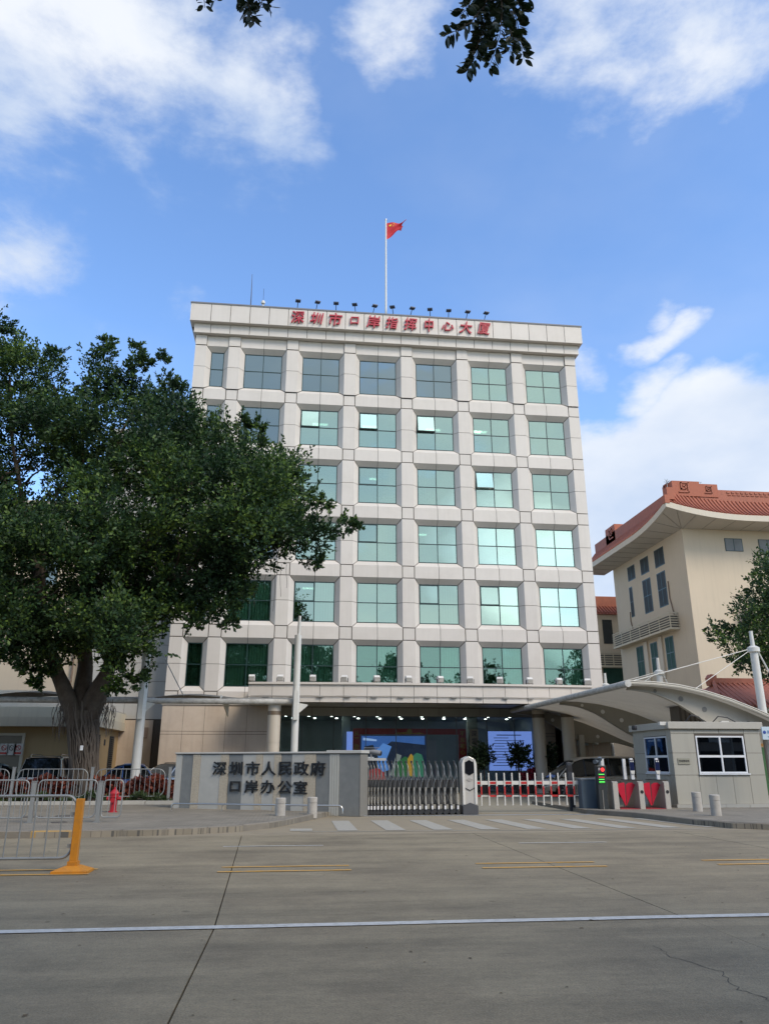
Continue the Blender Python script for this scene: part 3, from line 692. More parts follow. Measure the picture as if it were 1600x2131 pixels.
# lobby column, door, screen, red banner frame
m = LB(); m.box(2.7, 3.15, 46.0, 46.45, .02, 4.2); m.box(10.15, 10.75, 46.0, 46.4, .02, 4.2); m.build('lobby_column', pm('lobby_column_stone', (.22, .26, .25), .5, .1))
SCR = pm('lit_screen', (.17, .24, .62), .3, .0, emit=1.1)
m = LB(); m.box(11.35, 14.0, 45.9, 45.96, 1.15, 3.36); scr = m.build('screen', SCR)
tm = pm('screen_print', (.05, .06, .18), .5, 0)
for k in range(12):
    m = LB(); z = 3.12-k*.155; w_ = [1.5, .9, 1.8, 1.2, .6, 1.9, 1.5, 1.0, 1.9, 1.4, 1.8, 1.1][k]; x0 = 11.55+(.3 if k == 0 else RNG.uniform(0, .3)); m.box(x0, x0+w_, 45.893, 45.897, z, z+(.035 if k else .05)); m.build('screen_line', tm, scr)
m = LB(); m.box(2.95, 3.3, 45.75, 45.8, .6, 3.3); m.build('screen', SCR)
BR = pm('banner_red', (.60, .035, .03), .5, .05); BG_ = pm('banner_gold', (.60, .34, .06), .5, .05)
BAN = thing('banner_frame', 'red banner frame with gold lettering standing inside the glass lobby', 'banner', (6.6, 45.6, 0))
def bx(mb, nm, mt, par, base):
    mb.v = [(v[0]-base[0], v[1]-base[1], v[2]-base[2]) for v in mb.v]; return mb.build(nm, mt, par)
bb = (6.6, 45.6, 0)
m = MB(); m.box(3.3, 9.95, 45.6, 45.68, 3.15, 3.48); bx(m, 'top_banner', BR, BAN, bb)
m = MB(); m.box(3.3, 3.72, 45.6, 45.68, .1, 3.15); bx(m, 'side_banner', BR, BAN, bb)
m = MB(); m.box(9.5, 9.95, 45.6, 45.68, .1, 3.15); bx(m, 'side_banner', BR, BAN, bb)
m = MB(); m.lathe([(.15, 45.585), (.15, 45.6)], (0, 0, 0), 20, 'y'); m.v = [(v[0], v[1]-45.6, v[2]+3.31) for v in m.v]; m.build('emblem', BG_, BAN)
m = MB(); m.prism([(-.9, 3.18), (.9, 3.18), (.6, 3.26), (.15, 3.22), (-.2, 3.28), (-.7, 3.25)], 'y', -.006, 0); m.build('gold_ribbon', BG_, BAN)
for i, ch in enumerate('从严治党正'): letter(ch, BG_, BAN, (3.51-6.6, -.012, 3.2-i*.36), .30, .004, .006)
for i, ch in enumerate('不忘初心砥砺'): letter(ch, BG_, BAN, (9.72-6.6, -.012, 3.2-(i+(i > 3)*.4)*.34), .30, .004, .006)
# wall-sized picture inside: dark figures, green and yellow shapes on blue
PIC = thing('video_wall', 'dark blue video wall with green and yellow shapes behind the lobby glass', 'screen', (5.9, 46.9, 0))
pic = [(0, (.012, .016, .035), [(-2.2, .3), (1.9, .3), (1.9, 3.15), (-2.2, 3.15)]), (1, (.04, .10, .30), [(-2.0, 2.2), (-.9, 2.3), (-.2, 2.8), (1.8, 2.6), (1.8, 3.1), (-2.0, 3.1)]),
       (2, (.10, .22, .55), [(-1.2, 2.2), (-.7, 2.7), (-.2, 2.5), (-.5, 1.8), (-.3, 1.2), (-.9, 1.0)]), (3, (.015, .018, .03), [(-1.9, .6), (-1.2, .6), (-1.0, 1.9), (-1.3, 2.6), (-1.8, 2.5), (-2.1, 1.7)]),
       (4, (.20, .20, .19), [(-.3, .9), (-.05, .8), (.4, 2.0), (.1, 2.1)]), (5, (.03, .11, .04), [(-.1, .8), (1.0, .8), (1.1, 1.7), (.6, 1.95), (.1, 1.6)]), (6, (.42, .22, .03), [(.75, .9), (1.05, .8), (1.15, 1.9), (.95, 2.1), (.75, 1.8)]),
       (7, (.04, .15, .09), [(1.05, .8), (1.7, .8), (1.75, 1.6), (1.6, 2.05), (1.3, 2.15), (1.1, 2.0)]), (8, (.35, .03, .03), [(-1.6, .5), (-.5, .5), (-.6, 1.0), (-1.0, 1.3), (-1.5, 1.2)]), (9, (.3, .4, .65), [(-1.9, 2.85), (-1.1, 2.8), (-1.1, 2.9), (-1.9, 3.0)])]
for i, col, poly in pic:
    m = MB(); m.prism(poly, 'y', -.004*i, -.004*i+(.1 if i == 0 else .003)); m.build('display' if i == 0 else 'picture_shape', pm('picture_%d' % i, col, .4, .1, emit=.9), PIC)
m = LB(); m.box(8.0, 9.3, 51.9, 51.98, .02, 3.0); m.build('door', pm('lobby_door_paint', (.42, .44, .47), .5, .03))
m = LB(); m.box(10.05, 10.55, 45.06, 45.11, .9, 3.45); vp = m.build('name_board', pm('bamboo_board', (.16, .15, .11), .5, .1))
for i, ch in enumerate('深圳市人民'): letter(ch, M('black'), vp, bl((10.3, 45.05, 3.2-i*.40)), .34, .004, .008)

# canopy over the entrance
CAN = LB()
cf = [(-2.55, 41.35), (2.0, 41.12), (6.8, 41.02), (11.6, 41.12), (16.2, 41.4)]
def cy_(x): t = (x-6.85)/9.4; return 41.02+.36*t*t
npan = 15; fx = [-2.55+18.75*i/npan for i in range(npan+1)]
m = LB()
m.add([(fx[0], cy_(fx[0])+.05, z) for z in (4.62, 5.5)]+[(fx[0], FY+.2, z) for z in (5.5, 4.62)], [(0, 1, 2, 3)])
vs = []; 
for x in fx: vs += [(x, cy_(x)+.04, 4.62), (x, cy_(x)+.04, 5.52), (x, FY, 5.52), (x, FY+.65, 4.62)]
fs = []
for i in range(npan):
    a = 4*i; fs += [(a, a+4, a+5, a+1), (a+1, a+5, a+6, a+2), (a+3, a+7, a+4, a)]
fs += [(0, 1, 2, 3), (4*npan+3, 4*npan+2, 4*npan+1, 4*npan)]
m = LB(); m.add(vs, fs); canopy = m.build('entrance_canopy', pm('canopy_core', (.17, .17, .16), .7, .1))
for i in range(npan):
    a, b = fx[i], fx[i+1]; g_ = .012
    for (z0, z1) in ((4.90, 5.52), (4.62, 4.885)):
        m = LB(); ya, yb = cy_(a), cy_(b)
        m.add([(a+g_, ya, z0), (b-g_, yb, z0), (b-g_, yb, z1), (a+g_, ya, z1), (a+g_, ya+.035, z0), (b-g_, yb+.035, z0), (b-g_, yb+.035, z1), (a+g_, ya+.035, z1)], [(0,1,2,3),(4,7,6,5),(0,4,5,1),(3,2,6,7),(0,3,7,4),(1,5,6,2)])
        m.build('fascia_panel', M('panel'), canopy)
    m = LB(); m.add([(a, cy_(a)-.10, 5.53), (b, cy_(b)-.10, 5.53), (b, cy_(b)+.7, 5.53), (a, cy_(a)+.7, 5.53), (a, cy_(a)-.10, 5.64), (b, cy_(b)-.10, 5.64), (b, cy_(b)+.7, 5.64), (a, cy_(a)+.7, 5.64)], [(0,3,2,1),(4,5,6,7),(0,1,5,4),(2,3,7,6),(1,2,6,5),(3,0,4,7)])
    m.build('coping', M('panel'), canopy)
for (z0, z1, y) in ((4.60, 4.61, 0),):
    for i in range(npan):
        for (ya, yb) in ((.05, 1.25), (1.27, 2.6)):
            a, b = fx[i], fx[i+1]; m = LB(); m.box(a+.01, b-.01, 41.45+ya, 41.45+yb, 4.585, 4.61); m.build('soffit_panel', pm('soffit_panel_metal', (.26, .265, .25), .5, .05, obvar=.04), canopy)
m = LB(); m.tube([(x, cy_(x)-.07, 4.93+.012*sin(x*3)) for x in np.linspace(-2.4, 16, 60)], .018, 6)
for k in range(13): x = -1.6+k*1.42; m.box(x-.16, x+.16, cy_(x)-.12, cy_(x)-.03, 4.87, 4.94)
m.build('light_strip', pm('cable_grey', (.28, .27, .25), .6, .1), canopy)
for (x, y) in ((-1.15, 41.9), (13.55, 43.0), (14.95, 42.2)):
    m = LB(); m.lathe([(.34, 0), (.34, 2.55)], (x, y, 0), 28); m.lathe([(.325, 2.55), (.325, 2.59)], (x, y, 0), 28); m.lathe([(.34, 2.59), (.34, 4.60)], (x, y, 0), 28)
    co = m.build('column', pm('column_stone', (.55, .50, .42), .45, .05, 1, streak=.1), smooth=True)
    m = LB(); m.lathe([(.35, 3.98), (.35, 4.18)], (x, y, 0), 28); m.build('collar', pm('bronze_collar', (.17, .13, .09), .4, .2), co, smooth=True)
# plate "10" and wall camera
m = LB(); m.box(16.05, 16.72, 43.955, 43.995, 2.52, 2.98); pl = m.build('number_plate', pm('plate_blue_white', (.50, .56, .58), .4, .03))
text_obj('10', pm('plate_ink', (.03, .05, .07), .5, 0), pl, bl((16.31, 43.95, 2.65)), .28, .002)
m = LB(); m.box(16.12, 16.5, 43.95, 43.954, 2.86, 2.93)
m.build('plate_band', pm('plate_ink'  , (.03, .05, .07)), pl)
m = LB(); m.tube([(17.05, 43.98, 2.62), (16.98, 43.8, 2.62)], .03, 6); m.tube([(16.9, 43.85, 2.68), (17.12, 43.55, 2.60)], .065, 8); m.tube([(17.0, 43.98, 2.6), (17.0, 43.98, 1.0)], .02, 5); m.build('wall_camera', M('white'))

# floodlights on the canopy and the roof
def flood_canopy():
    t = thing('canopy_floodlight', '', 'floodlight')
    m = MB(); m.prism([(-.12, .08), (.14, .08), (.17, .36), (-.05, .42), (-.15, .30)], 'x', -.16, .16); m.build('housing', pm('flood_housing', (.62, .61, .58), .45, .05), t, bevel=.012)
    m = MB(); m.prism([(-.155, .10), (-.125, .09), (-.155, .31), (-.18, .30)], 'x', -.14, .14); m.build('lens', pm('flood_lens', (.35, .34, .31), .3, .05), t)
    m = MB(); m.box(-.20, -.17, -.03, .03, 0, .26); m.box(.17, .20, -.03, .03, 0, .26); m.box(-.2, .2, -.06, .06, 0, .03); m.build('bracket', M('black'), t)
    return t
FL = [523, 583, 651, 717, 784, 850, 916, 979, 1041, 1103, 1166, 1227]
proto = None
orn = ['first', 'second', 'third', 'fourth', 'fifth', 'sixth', 'seventh', 'eighth', 'ninth', 'tenth', 'eleventh', 'twelfth']
for i, px in enumerate(FL):
    x = (at(px, 1415, 41.3)).x; lab = '%s white floodlight from the left on the entrance canopy edge' % orn[i]
    loc = (x, 41.35+.36*((x-6.85)/9.4)**2-.02, 5.64)
    if proto is None: proto = flood_canopy(); proto.location = loc; proto['label'] = lab; proto['group'] = 'floodlights along the entrance canopy'; o = proto
    else: o = copy_tree(proto, loc, None, lab)
    o.rotation_euler = (0, 0, RNG.uniform(-.35, .35)); o.scale = (1.0,)*3
def flood_roof():
    t = thing('roof_floodlight', '', 'floodlight')
    m = MB(); m.tube([(0, .5, 0), (0, -.15, .62)], .025, 6); m.build('arm', M('black'), t)
    m = MB(); m.box(-.17, .17, -.32, -.02, .60, .68); m.box(-.09, .09, -.12, 0, .68, .74); m.build('head', pm('flood_dark', (.03, .05, .09), .5, .1), t, bevel=.01)
    return t
proto = None
for i in range(11):
    x = -.85+1.27*i; lab = '%s slim roof floodlight from the left above the red lettering' % orn[i]
    loc = (x, 43.9, 30.02)
    if proto is None: proto = flood_roof(); proto.location = loc; proto['label'] = lab; proto['group'] = 'floodlights above the roof lettering'; o = proto
    else: o = copy_tree(proto, loc, None, lab)
    o.rotation_euler = (0, 0, RNG.uniform(-.3, .3))
# flag and pole, aerials
fp = thing('flagpole', 'tall white flagpole standing on the roof edge', 'flagpole', (5.05, 44.0, 30.0))
m = MB(); m.tube([(0, 0, -.9), (0, 0, 7.85)], [.075, .05], 10); m.build('pole', M('white'), fp); m = MB(); m.lathe([(.02, 7.84), (.07, 7.88), (.07, 7.94), (.02, 8.0)], n=12); m.build('finial', M('inox'), fp, smooth=True)
FLM = pm('flag_cloth', (.48, .018, .03), .75, .06, 3)
m = MB(); nu, nv = 22, 14; vs = []
def fpt(u, v):
    top = Vector((1.38*u, -.20*sin(u*7)*u*.8, 7.62+.33*u+.03*sin(u*6)))
    bot = Vector((1.02*u, .22*sin(u*6+.6)*u, 6.27+.88*u**1.1))
    q = top.lerp(bot, v); q.y += .16*sin(v*9+u*4)*u
    q.x -= .16*sin(pi*min(1, max(0, (v-.15)/.4)))*u*u
    return q+Vector((.06, 0, 0))
for j in range(nv+1):
    for i in range(nu+1): vs.append(fpt(i/nu, j/nv))
m.add(vs, [(j*(nu+1)+i, j*(nu+1)+i+1, (j+1)*(nu+1)+i+1, (j+1)*(nu+1)+i) for j in range(nv) for i in range(nu)])
flag = tag(m.build('flag', FLM, smooth=True, loc=(5.05, 44.0, 30.0)), 'red flag with yellow stars flying from the roof pole', 'flag')
YS = pm('flag_star_yellow', (.75, .48, .04), .7, 0)
def star(u, v, s_, k):
    c = fpt(u, v); du = (fpt(u+.05, v)-fpt(u-.05, v)).normalized(); dv = (fpt(u, v+.05)-fpt(u, v-.05)).normalized(); nr = du.cross(dv).normalized()
    if nr.y > 0: nr = -nr
    m = MB(); p = []
    for i in range(10):
        r = s_ if i % 2 == 0 else s_*.42; a = pi*i/5+k; p.append(c+du*(r*sin(a))+dv*(-r*cos(a))+nr*.03)
    m.add(p+[c+nr*.03], [(i, (i+1) % 10, 10) for i in range(10)]); m.build('star', YS, flag)
star(.20, .22, .15, 0)
for k, (u, v) in enumerate(((.36, .10), (.42, .17), (.42, .27), (.37, .34))): star(u, v, .055, .4*k)
an = thing('aerial', 'thin dark whip aerial on the roof near the left corner', 'aerial', (-4.0, 45, 29.1)); m = MB(); m.tube([(0, 0, 0), (-.02, 0, 2.6), (-.05, 0, 4.3)], [.05, .03, .012], 8); m.build('mast', M('black'), an)
an = thing('roof_sensor', 'small white domed sensor with a fine rod on the roof', 'sensor', (-3.2, 45, 29.1)); m = MB(); m.tube([(0, 0, 0), (0, 0, 2.0)], .05, 8); m.build('stand', M('white'), an)
m = MB(); m.lathe([(.05, 1.95), (.13, 2.0), (.15, 2.1), (.1, 2.22), (.02, 2.26)], n=14); m.build('dome', M('white'), an, smooth=True); m = MB(); m.tube([(0, 0, 2.2), (0, 0, 3.2)], .012, 5); m.build('rod', M('black'), an)

# recessed left wing with grey panels
wing = thing('side_wing', 'recessed grey panelled wing left of the white office block', 'building', (-9.5, 46.2, 0))
def wb(m, n, mt): m.v = [(v[0]+9.5, v[1]-46.2, v[2]) for v in m.v]; return m.build(n, mt, wing)
m = MB(); m.box(-12.3, -7.32, 46.24, 58, 0, 22); wb(m, 'wall', M('joint'))
GP = pm('grey_wing_panel', (.45, .44, .41), .55, .05, obvar=.02, streak=.08)
for i in range(4):
    for k in range(17):
        z0 = 3.95+k*1.06; x0 = -12.3+i*1.245
        m = MB(); m.box(x0+.012, x0+1.233, 46.2, 46.24, z0+.012, z0+1.048); wb(m, 'wall_panel', GP)
m = MB(); m.box(-12.3, -8.1, 46.18, 46.24, 0, 3.9); wb(m, 'base_wall', M('warm'))
m = MB(); m.box(-8.02, -7.38, 46.1, 46.24, 0, 3.7); wb(m, 'doorway', pm('door_dark', (.07, .06, .05), .6, .1))
m = MB(); m.box(-8.9, -8.35, 46.12, 46.18, 2.9, 3.5); wb(m, 'shutter', pm('shutter_brown', (.28, .21, .17), .6, .1))

# ------------------------------------------------------------------ left yellow service building
yb = thing('service_building', 'low ochre service building behind the parked cars on the left', 'building', (-14, 40.5, 0))
def ywb(m, n, mt, par=None): m.v = [(v[0]+14, v[1]-40.5, v[2]) for v in m.v]; return m.build(n, mt, par or yb)
m = MB(); m.box(-34, -9.95, 40.6, 47, 0, 3.3); ywb(m, 'wall', M('ochre'))
m = MB(); m.box(-34, -9.62, 40.0, 47, 3.28, 3.72); ywb(m, 'roof_band', M('slabc'))
m = MB(); m.box(-34, -9.68, 40.06, 47, 3.72, 4.2); ywb(m, 'parapet', pm('parapet_paint', (.62, .56, .43), .8, .05, streak=.2))
m = MB(); m.box(-34, -9.7, 41.0, 47, 4.2, 4.26); ywb(m, 'roof', M('concrete'))
m = MB(); m.prism([(-34, 5.3), (-13.3, 5.3), (-10.2, 4.3), (-34, 4.3)], 'y', 43.8, 44.0); ywb(m, 'ramp_wall', M('pale'))
m = MB(); m.box(-34, -11.8, 47, 60, 0, 16.5); ywb(m, 'upper_wall', M('cream'))
m = MB(); m.box(-34.2, -11.6, 46.7, 60.2, 16.5, 17.1); ywb(m, 'roof_edge', M('pale'))
for k in range(7):
    for r in range(1, 4):
        x = -31+k*3.0; z = 5.6+r*3.1; m = MB(); m.box(x, x+1.3, 46.93, 47.0, z, z+1.6); w_ = ywb(m, 'window', M('frame'))
        for s_ in (0, 1): m = MB(); m.box(x+.05+s_*.62, x+.62+s_*.62, 46.905, 46.925, z+.05, z+1.55); ywb(m, 'pane', GLS[0], w_)
m = MB(); m.tube([(-13.1, 46.8, 4.3), (-13.1, 46.8, 16.4)], .06, 8); ywb(m, 'drainpipe', pm('pipe_brown', (.2, .14, .1), .6, .1))
# louvred windows on the right flank, door and safety notices at the front
for (y0, y1, z0, z1) in ((41.0, 41.85, .95, 2.95), (44.1, 45.0, .95, 2.95)):
    m = MB(); m.box(-9.96, -9.9, y0, y1, z0, z1); f_ = ywb(m, 'louvre_window', M('dark'))
    n_ = 18
    for k in range(n_):
        z = z0+.05+(z1-z0-.1)*k/n_; m = MB(); m.add([(-9.89, y0+.05, z), (-9.89, y1-.05, z), (-9.84, y1-.05, z+.05), (-9.84, y0+.05, z+.05), (-9.89, y0+.05, z+.01), (-9.89, y1-.05, z+.01)], [(0, 1, 2, 3), (4, 5, 2, 3)]); ywb(m, 'louvre_slat', pm('louvre_slat_paint', (.14, .13, .11), .5, .1), f_)
m = MB(); m.box(-9.95, -9.93, 42.9, 43.2, 2.45, 2.75); ywb(m, 'vent', M('dark'))
m = MB(); m.box(-17.5, -13.28, 40.5, 40.56, 0, 2.85); d_ = ywb(m, 'service_door', pm('service_door_paint', (.20, .17, .12), .5, .1))
m = MB(); m.box(-15.45, -15.42, 40.47, 40.5, 0, 2.8); ywb(m, 'leaf_joint', M('dark'), d_)
m = MB(); m.box(-13.28, -13.16, 40.48, 40.6, 0, 2.97); m.box(-17.6, -13.28, 40.48, 40.6, 2.85, 2.97); ywb(m, 'door_frame', M('slabc'))
for i, px in enumerate((8, 24, 38)):
    c = at(px, 1560, 40.45); m = MB(); m.box(c.x-.2, c.x+.2, 40.44, 40.48, c.z-.27, c.z+.27); pl = ywb(m, 'safety_notice', pm('notice_white', (.55, .52, .47), .5, .05), d_)
    m = MB(); m.tube([(c.x+.11*cos(a*pi/8), 40.435, c.z+.07+.11*sin(a*pi/8)) for a in range(17)], .014, 4); m.tube([(c.x-.07, 40.435, c.z+.13), (c.x+.07, 40.435, c.z)], .014, 4)
    ywb(m, 'notice_symbol', pm('notice_ink_%d' % i, (.45, .05, .04) if i != 1 else (.12, .12, .1), .5, 0), d_)
    if i != 1: m = MB(); m.box(c.x-.15, c.x+.15, 40.43, 40.44, c.z-.22, c.z-.13); ywb(m, 'notice_band', pm('notice_ink_0', (.45, .05, .04)), d_)

# ------------------------------------------------------------------ right cream building with upswept tiled roof
rb = thing('tiled_roof_building', 'cream building with upswept red tiled roof right of the office block', 'building', (27.34, 50, 0))
RX, RY = 27.34, 50.0
def rbb(m, n, mt, par=None, smooth=False): m.v = [(v[0]-RX, v[1]-RY, v[2]) for v in m.v]; return m.build(n, mt, par or rb, smooth)
m = MB(); m.box(RX, 48, RY, 62.6, 0, 17.75); rbb(m, 'wall', M('cream'))
def win_x(y0, y1, z0, z1, cols, rows, gm, lab=None):
    """window in the flank wall x = RX"""
    m = MB(); t = .07
    m.box(RX-.02, RX+.05, y0, y1, z0, z0+t); m.box(RX-.02, RX+.05, y0, y1, z1-t, z1); m.box(RX-.02, RX+.05, y0, y0+t, z0+t, z1-t); m.box(RX-.02, RX+.05, y1-t, y1, z0+t, z1-t)
    for k in range(1, cols): y = y0+(y1-y0)*k/cols; m.box(RX-.02, RX+.05, y-.03, y+.03, z0+t, z1-t)
    for k in range(1, rows): z = z0+(z1-z0)*k/rows; m.box(RX-.025, RX+.04, y0+t, y1-t, z-.03, z+.03)
    w_ = rbb(m, 'window', M('frame'))
    for c in range(cols):
        for r in range(rows):
            a, b = y0+(y1-y0)*c/cols+.03, y0+(y1-y0)*(c+1)/cols-.03; p, q = z0+(z1-z0)*r/rows+.03, z0+(z1-z0)*(r+1)/rows-.03
            m = MB(); m.box(RX-.008, RX-.003, a, b, p, q); rbb(m, 'pane', gm, w_)
DG = pm('dark_pane', (.045, .048, .047), .5, .3, 1.5, spec=.08); TG = pm('teal_pane', (.03, .075, .06), .5, .5, 1.2, spec=.08)
for y0, y1, z0, z1 in ((58.3, 59.7, 16.0, 17.3), (55.75, 57.2, 15.95, 17.35), (53.1, 54.65, 15.9, 17.4)): win_x(y0, y1, z0, z1-.1, 2, 1, DG)
for y0, y1, z0, z1 in ((59.15, 59.75, 13.0, 15.5), (55.75, 57.2, 12.8, 15.5), (53.25, 54.65, 12.8, 15.45)): win_x(y0, y1, z0, z1, 1 if y1-y0 < 1 else 2, 2, DG)
for y0, y1, z0, z1 in ((58.3, 59.55, 8.1, 10.5), (55.85, 57.0, 8.1, 10.45), (53.2, 54.5, 8.1, 10.5)): win_x(y0, y1, z0, z1, 2, 2, TG)
for y in (57.65, 55.15): m = MB(); m.box(RX-.12, RX-.003, y-.28, y+.28, 7.6, 10.7); rbb(m, 'pilaster', M('pale'))
for x0 in (30.49, 33.1, 35.7, 38.3):
    m = MB(); m.box(x0, x0+1.36, RY-.03, RY-.002, 16.15, 17.12); w_ = rbb(m, 'window', M('frame'))
    for s_ in (0, 1): m = MB(); m.box(x0+.05+s_*.66, x0+.65+s_*.66, RY-.04, RY-.031, 16.2, 17.07); rbb(m, 'pane', pm('grey_pane', (.16, .17, .17), .3, .5, 1.0, spec=.3), w_)
def cage(x0, x1, y0, y1, z0, z1, par, base, posts):
    m = MB(); t = .03
    m.box(x0, x1, y0, y1, z0, z0+.08)
    o = None
    m.v = [(v[0]-base[0], v[1]-base[1], v[2]) for v in m.v]; o = m.build('air_conditioner_cage', M('slabc'), par)
    m = MB(); m.box(x0+.14, x1-.14 if x1-x0 > y1-y0 else x1-.04, y0+.14, y1-.14 if y1-y0 > x1-x0 else y1-.04, z0+.09, z1-.12); m.v = [(v[0]-base[0], v[1]-base[1], v[2]) for v in m.v]; m.build('cage_dark_backing', pm('slat_shadow_grey', (.13, .125, .11), .8, .3, 2), o)  # dark backing for the units: shade behind the slats put into its colour
    n_ = 7
    for k in range(n_):
        z = z0+.12+(z1-z0-.12)*k/(n_-1); m = MB()
        m.box(x0, x0+t, y0, y1, z-.035, z+.035); m.box(x1-t, x1, y0, y1, z-.035, z+.035); m.box(x0+t, x1-t, y0, y0+t, z-.035, z+.035)
        m.v = [(v[0]-base[0], v[1]-base[1], v[2]) for v in m.v]; m.build('cage_slat', M('slabc'), o)
    for k in range(posts+1):
        m = MB()
        if y1-y0 > x1-x0: y = y0+(y1-y0)*k/posts; m.box(x0+.04, x0+.09, y-.04, y+.04, z0, z1+.02)
        else: x = x0+(x1-x0)*k/posts; m.box(x-.04, x+.04, y0+.04, y0+.09, z0, z1+.02)
        m.v = [(v[0]-base[0], v[1]-base[1], v[2]) for v in m.v]; m.build('cage_post', M('slabc'), o)
cage(RX-.75, RX-.01, 52.0, 62.3, 10.75, 11.95, rb, (RX, RY), 6)
cage(31.0, 34.6, RY-.75, RY-.01, 10.9, 12.1, rb, (RX, RY), 3)
for (ya, za, yb_, zb_) in ((52.9, 14.5, 52.5, 11.9), (59.9, 13.5, 59.6, 11.9)):
    m = MB(); m.tube([(RX-.04, ya, za), (RX-.05, (ya+yb_)/2+.2, (za+zb_)/2), (RX-.06, yb_, zb_)], .04, 6); rbb(m, 'refrigerant_pipe', pm('pipe_brown', (.2, .14, .1)))
# roof: eaves outline with upswept corners
EX0, EX1, EY0, EY1 = 25.2, 50.0, 47.8, 64.6
def ez(x, y):
    """eave height, curling up near the corner over the street"""
    dx, dy = x-EX0, y-EY0
    s_ = max(dx, dy) if min(dx, dy) < .2 else min(dx, dy)
    return 17.78+.85*max(0, 1-s_/6.5)**2.2
ring = [(EX0, EY1-(EY1-EY0)*k/24) for k in range(25)]+[(EX0+(EX1-EX0)*k/34, EY0) for k in range(1, 35)]
def rings(off, dz, ring=ring):
    out = []
    for (x, y) in ring:
        X = x+off if x-EX0 < off+.001 or y > EY0+.001 else x; Y = y
        X = max(x, EX0+off); Y = max(y, EY0+off)
        out.append((X, Y, ez(x, y)+dz))
    return out
def strip(a, b, name, mat, smooth=True, th=None):
    m = MB(); n_ = len(a); m.add(a+b, [(i, i+1, n_+i+1, n_+i) for i in range(n_-1)]); return rbb(m, name, mat, smooth=smooth)
strip(rings(0, -.0), rings(0, .42), 'eave_fascia', M('pale'))
inner = [(max(x, RX), max(y, RY), 17.74) for x, y in ring]
strip(rings(0.0, 0), inner, 'soffit', pm('soffit_paint', (.50, .48, .42), .85, .04, streak=.05))
# thin grey battens that divide the soffit
for i in range(1, len(ring)-1, 2):
    a = Vector(rings(.0, 0)[i]); b = Vector(inner[i])
    if (a-b).length < .5: continue
    m = MB(); m.tube([a.lerp(b, .04)-Vector((0, 0, .012)), b.lerp(a, .04)-Vector((0, 0, .012))], .012, 4); rbb(m, 'soffit_batten', pm('batten_grey', (.22, .21, .19), .8, .1))
def prof(t):      # concave tiled slope, from eave to parapet foot
    return (t*1.5, .42+.95*t+.55*t*t)
prev = rings(0, .42)
NT = 6
for k in range(1, NT+1):
    o0, z0 = prof((k-1)/NT); o1, z1 = prof(k/NT)
    if k == 1: base_a = rings(o0, z0)
sl = MB()
grid = [rings(prof(k/NT)[0], prof(k/NT)[1]) for k in range(NT+1)]
for row in grid[:1]: pass
n_ = len(ring)
allv = [p for row in grid for p in row]
sl.add(allv, [(k*n_+i, k*n_+i+1, (k+1)*n_+i+1, (k+1)*n_+i) for k in range(NT) for i in range(n_-1)]); roof = rbb(sl, 'roof', M('tile'), smooth=True)
# rows of half-round cover tiles
cov = MB(); cnt = 0
def tile_row(ax, s_):
    pts = []
    for k in range(NT+1):
        o, z = prof(k/NT)
        if ax == 'x': x, y = s_, EY0+o; pts.append((max(x, EX0+o), y, ez(s_, EY0)+z+.03))
        else: x, y = EX0+o, s_; pts.append((x, max(y, EY0+o), ez(EX0, s_)+z+.03))
    m = MB(); m.tube(pts, .075, 6); rbb(m, 'tile_row', M('tile'))
s_ = EX0+.2
while s_ < 40: tile_row('x', s_); s_ += .30
s_ = EY0+.3
while s_ < EY1: tile_row('y', s_); s_ += .30
# parapet above the tiles with square key-pattern blocks at the corners
o1, z1 = prof(1.0); pr = rings(o1, z1-.1); pt_ = [(x, y, max(z+.70, 20.6)) for x, y, z in pr]
strip(pr, pt_, 'parapet', pm('terracotta_parapet', (.36, .118, .07), .7, .12, 3, dirt=(.2, .08, .05), dirtamt=.5, dscale=2))
pi_ = [(x+.45, y+.45, z) for x, y, z in pt_]; strip(pt_, pi_, 'parapet_coping', M('tile'))
TB = pm('terracotta_block', (.36, .11, .06), .7, .12, 4)
def block(x0, x1, y0, y1, z0, z1): m = MB(); m.box(x0, x1, y0, y1, z0, z1); return rbb(m, 'ridge_block', TB)
def keyp(x, y, z, s_, par, ax):
    """square spiral in relief"""
    m = MB(); t = s_*.12; pts = [(0, 0), (1, 0), (1, 1), (.25, 1), (.25, .35), (.7, .35), (.7, .7), (.45, .7)]
    for a, b in zip(pts[:-1], pts[1:]):
        u0, u1 = sorted((a[0]*s_, b[0]*s_)); v0, v1 = sorted((a[1]*s_, b[1]*s_))
        if ax == 'x': m.box(x+u0-t/2, x+u1+t/2, y-.07, y-.002, z+v0-t/2, z+v1+t/2)
        else: m.box(x-.07, x-.002, y+u0-t/2, y+u1+t/2, z+v0-t/2, z+v1+t/2)
    rbb(m, 'key_pattern', M('tile'), par)
b_ = block(26.6, 28.7, 49.2, 50.7, 20.0, 21.15); keyp(27.1, 49.2, 20.3, .7, b_, 'x'); keyp(26.6, 49.6, 20.35, .8, b_, 'y')
b_ = block(28.72, 30.1, 49.24, 50.7, 20.0, 21.0); keyp(29.1, 49.24, 20.3, .5, b_, 'x')
b_ = block(26.7, 28.3, 60.0, 62.0, 19.7, 21.2); keyp(26.7, 60.4, 20.1, .8, b_, 'y')
b_ = block(25.55, 26.1, 48.1, 48.7, 19.3, 20.2); block(25.15, 25.5, 47.75, 48.1, 18.9, 19.5)
for k in range(46):
    x = 30.8+k*.36; m = MB(); m.box(x, x+.2, 49.25, 49.298, 20.36, 20.48); m.box(x+.05, x+.3, 49.25, 49.298, 20.2, 20.25); rbb(m, 'relief_dentil', M('tile'))
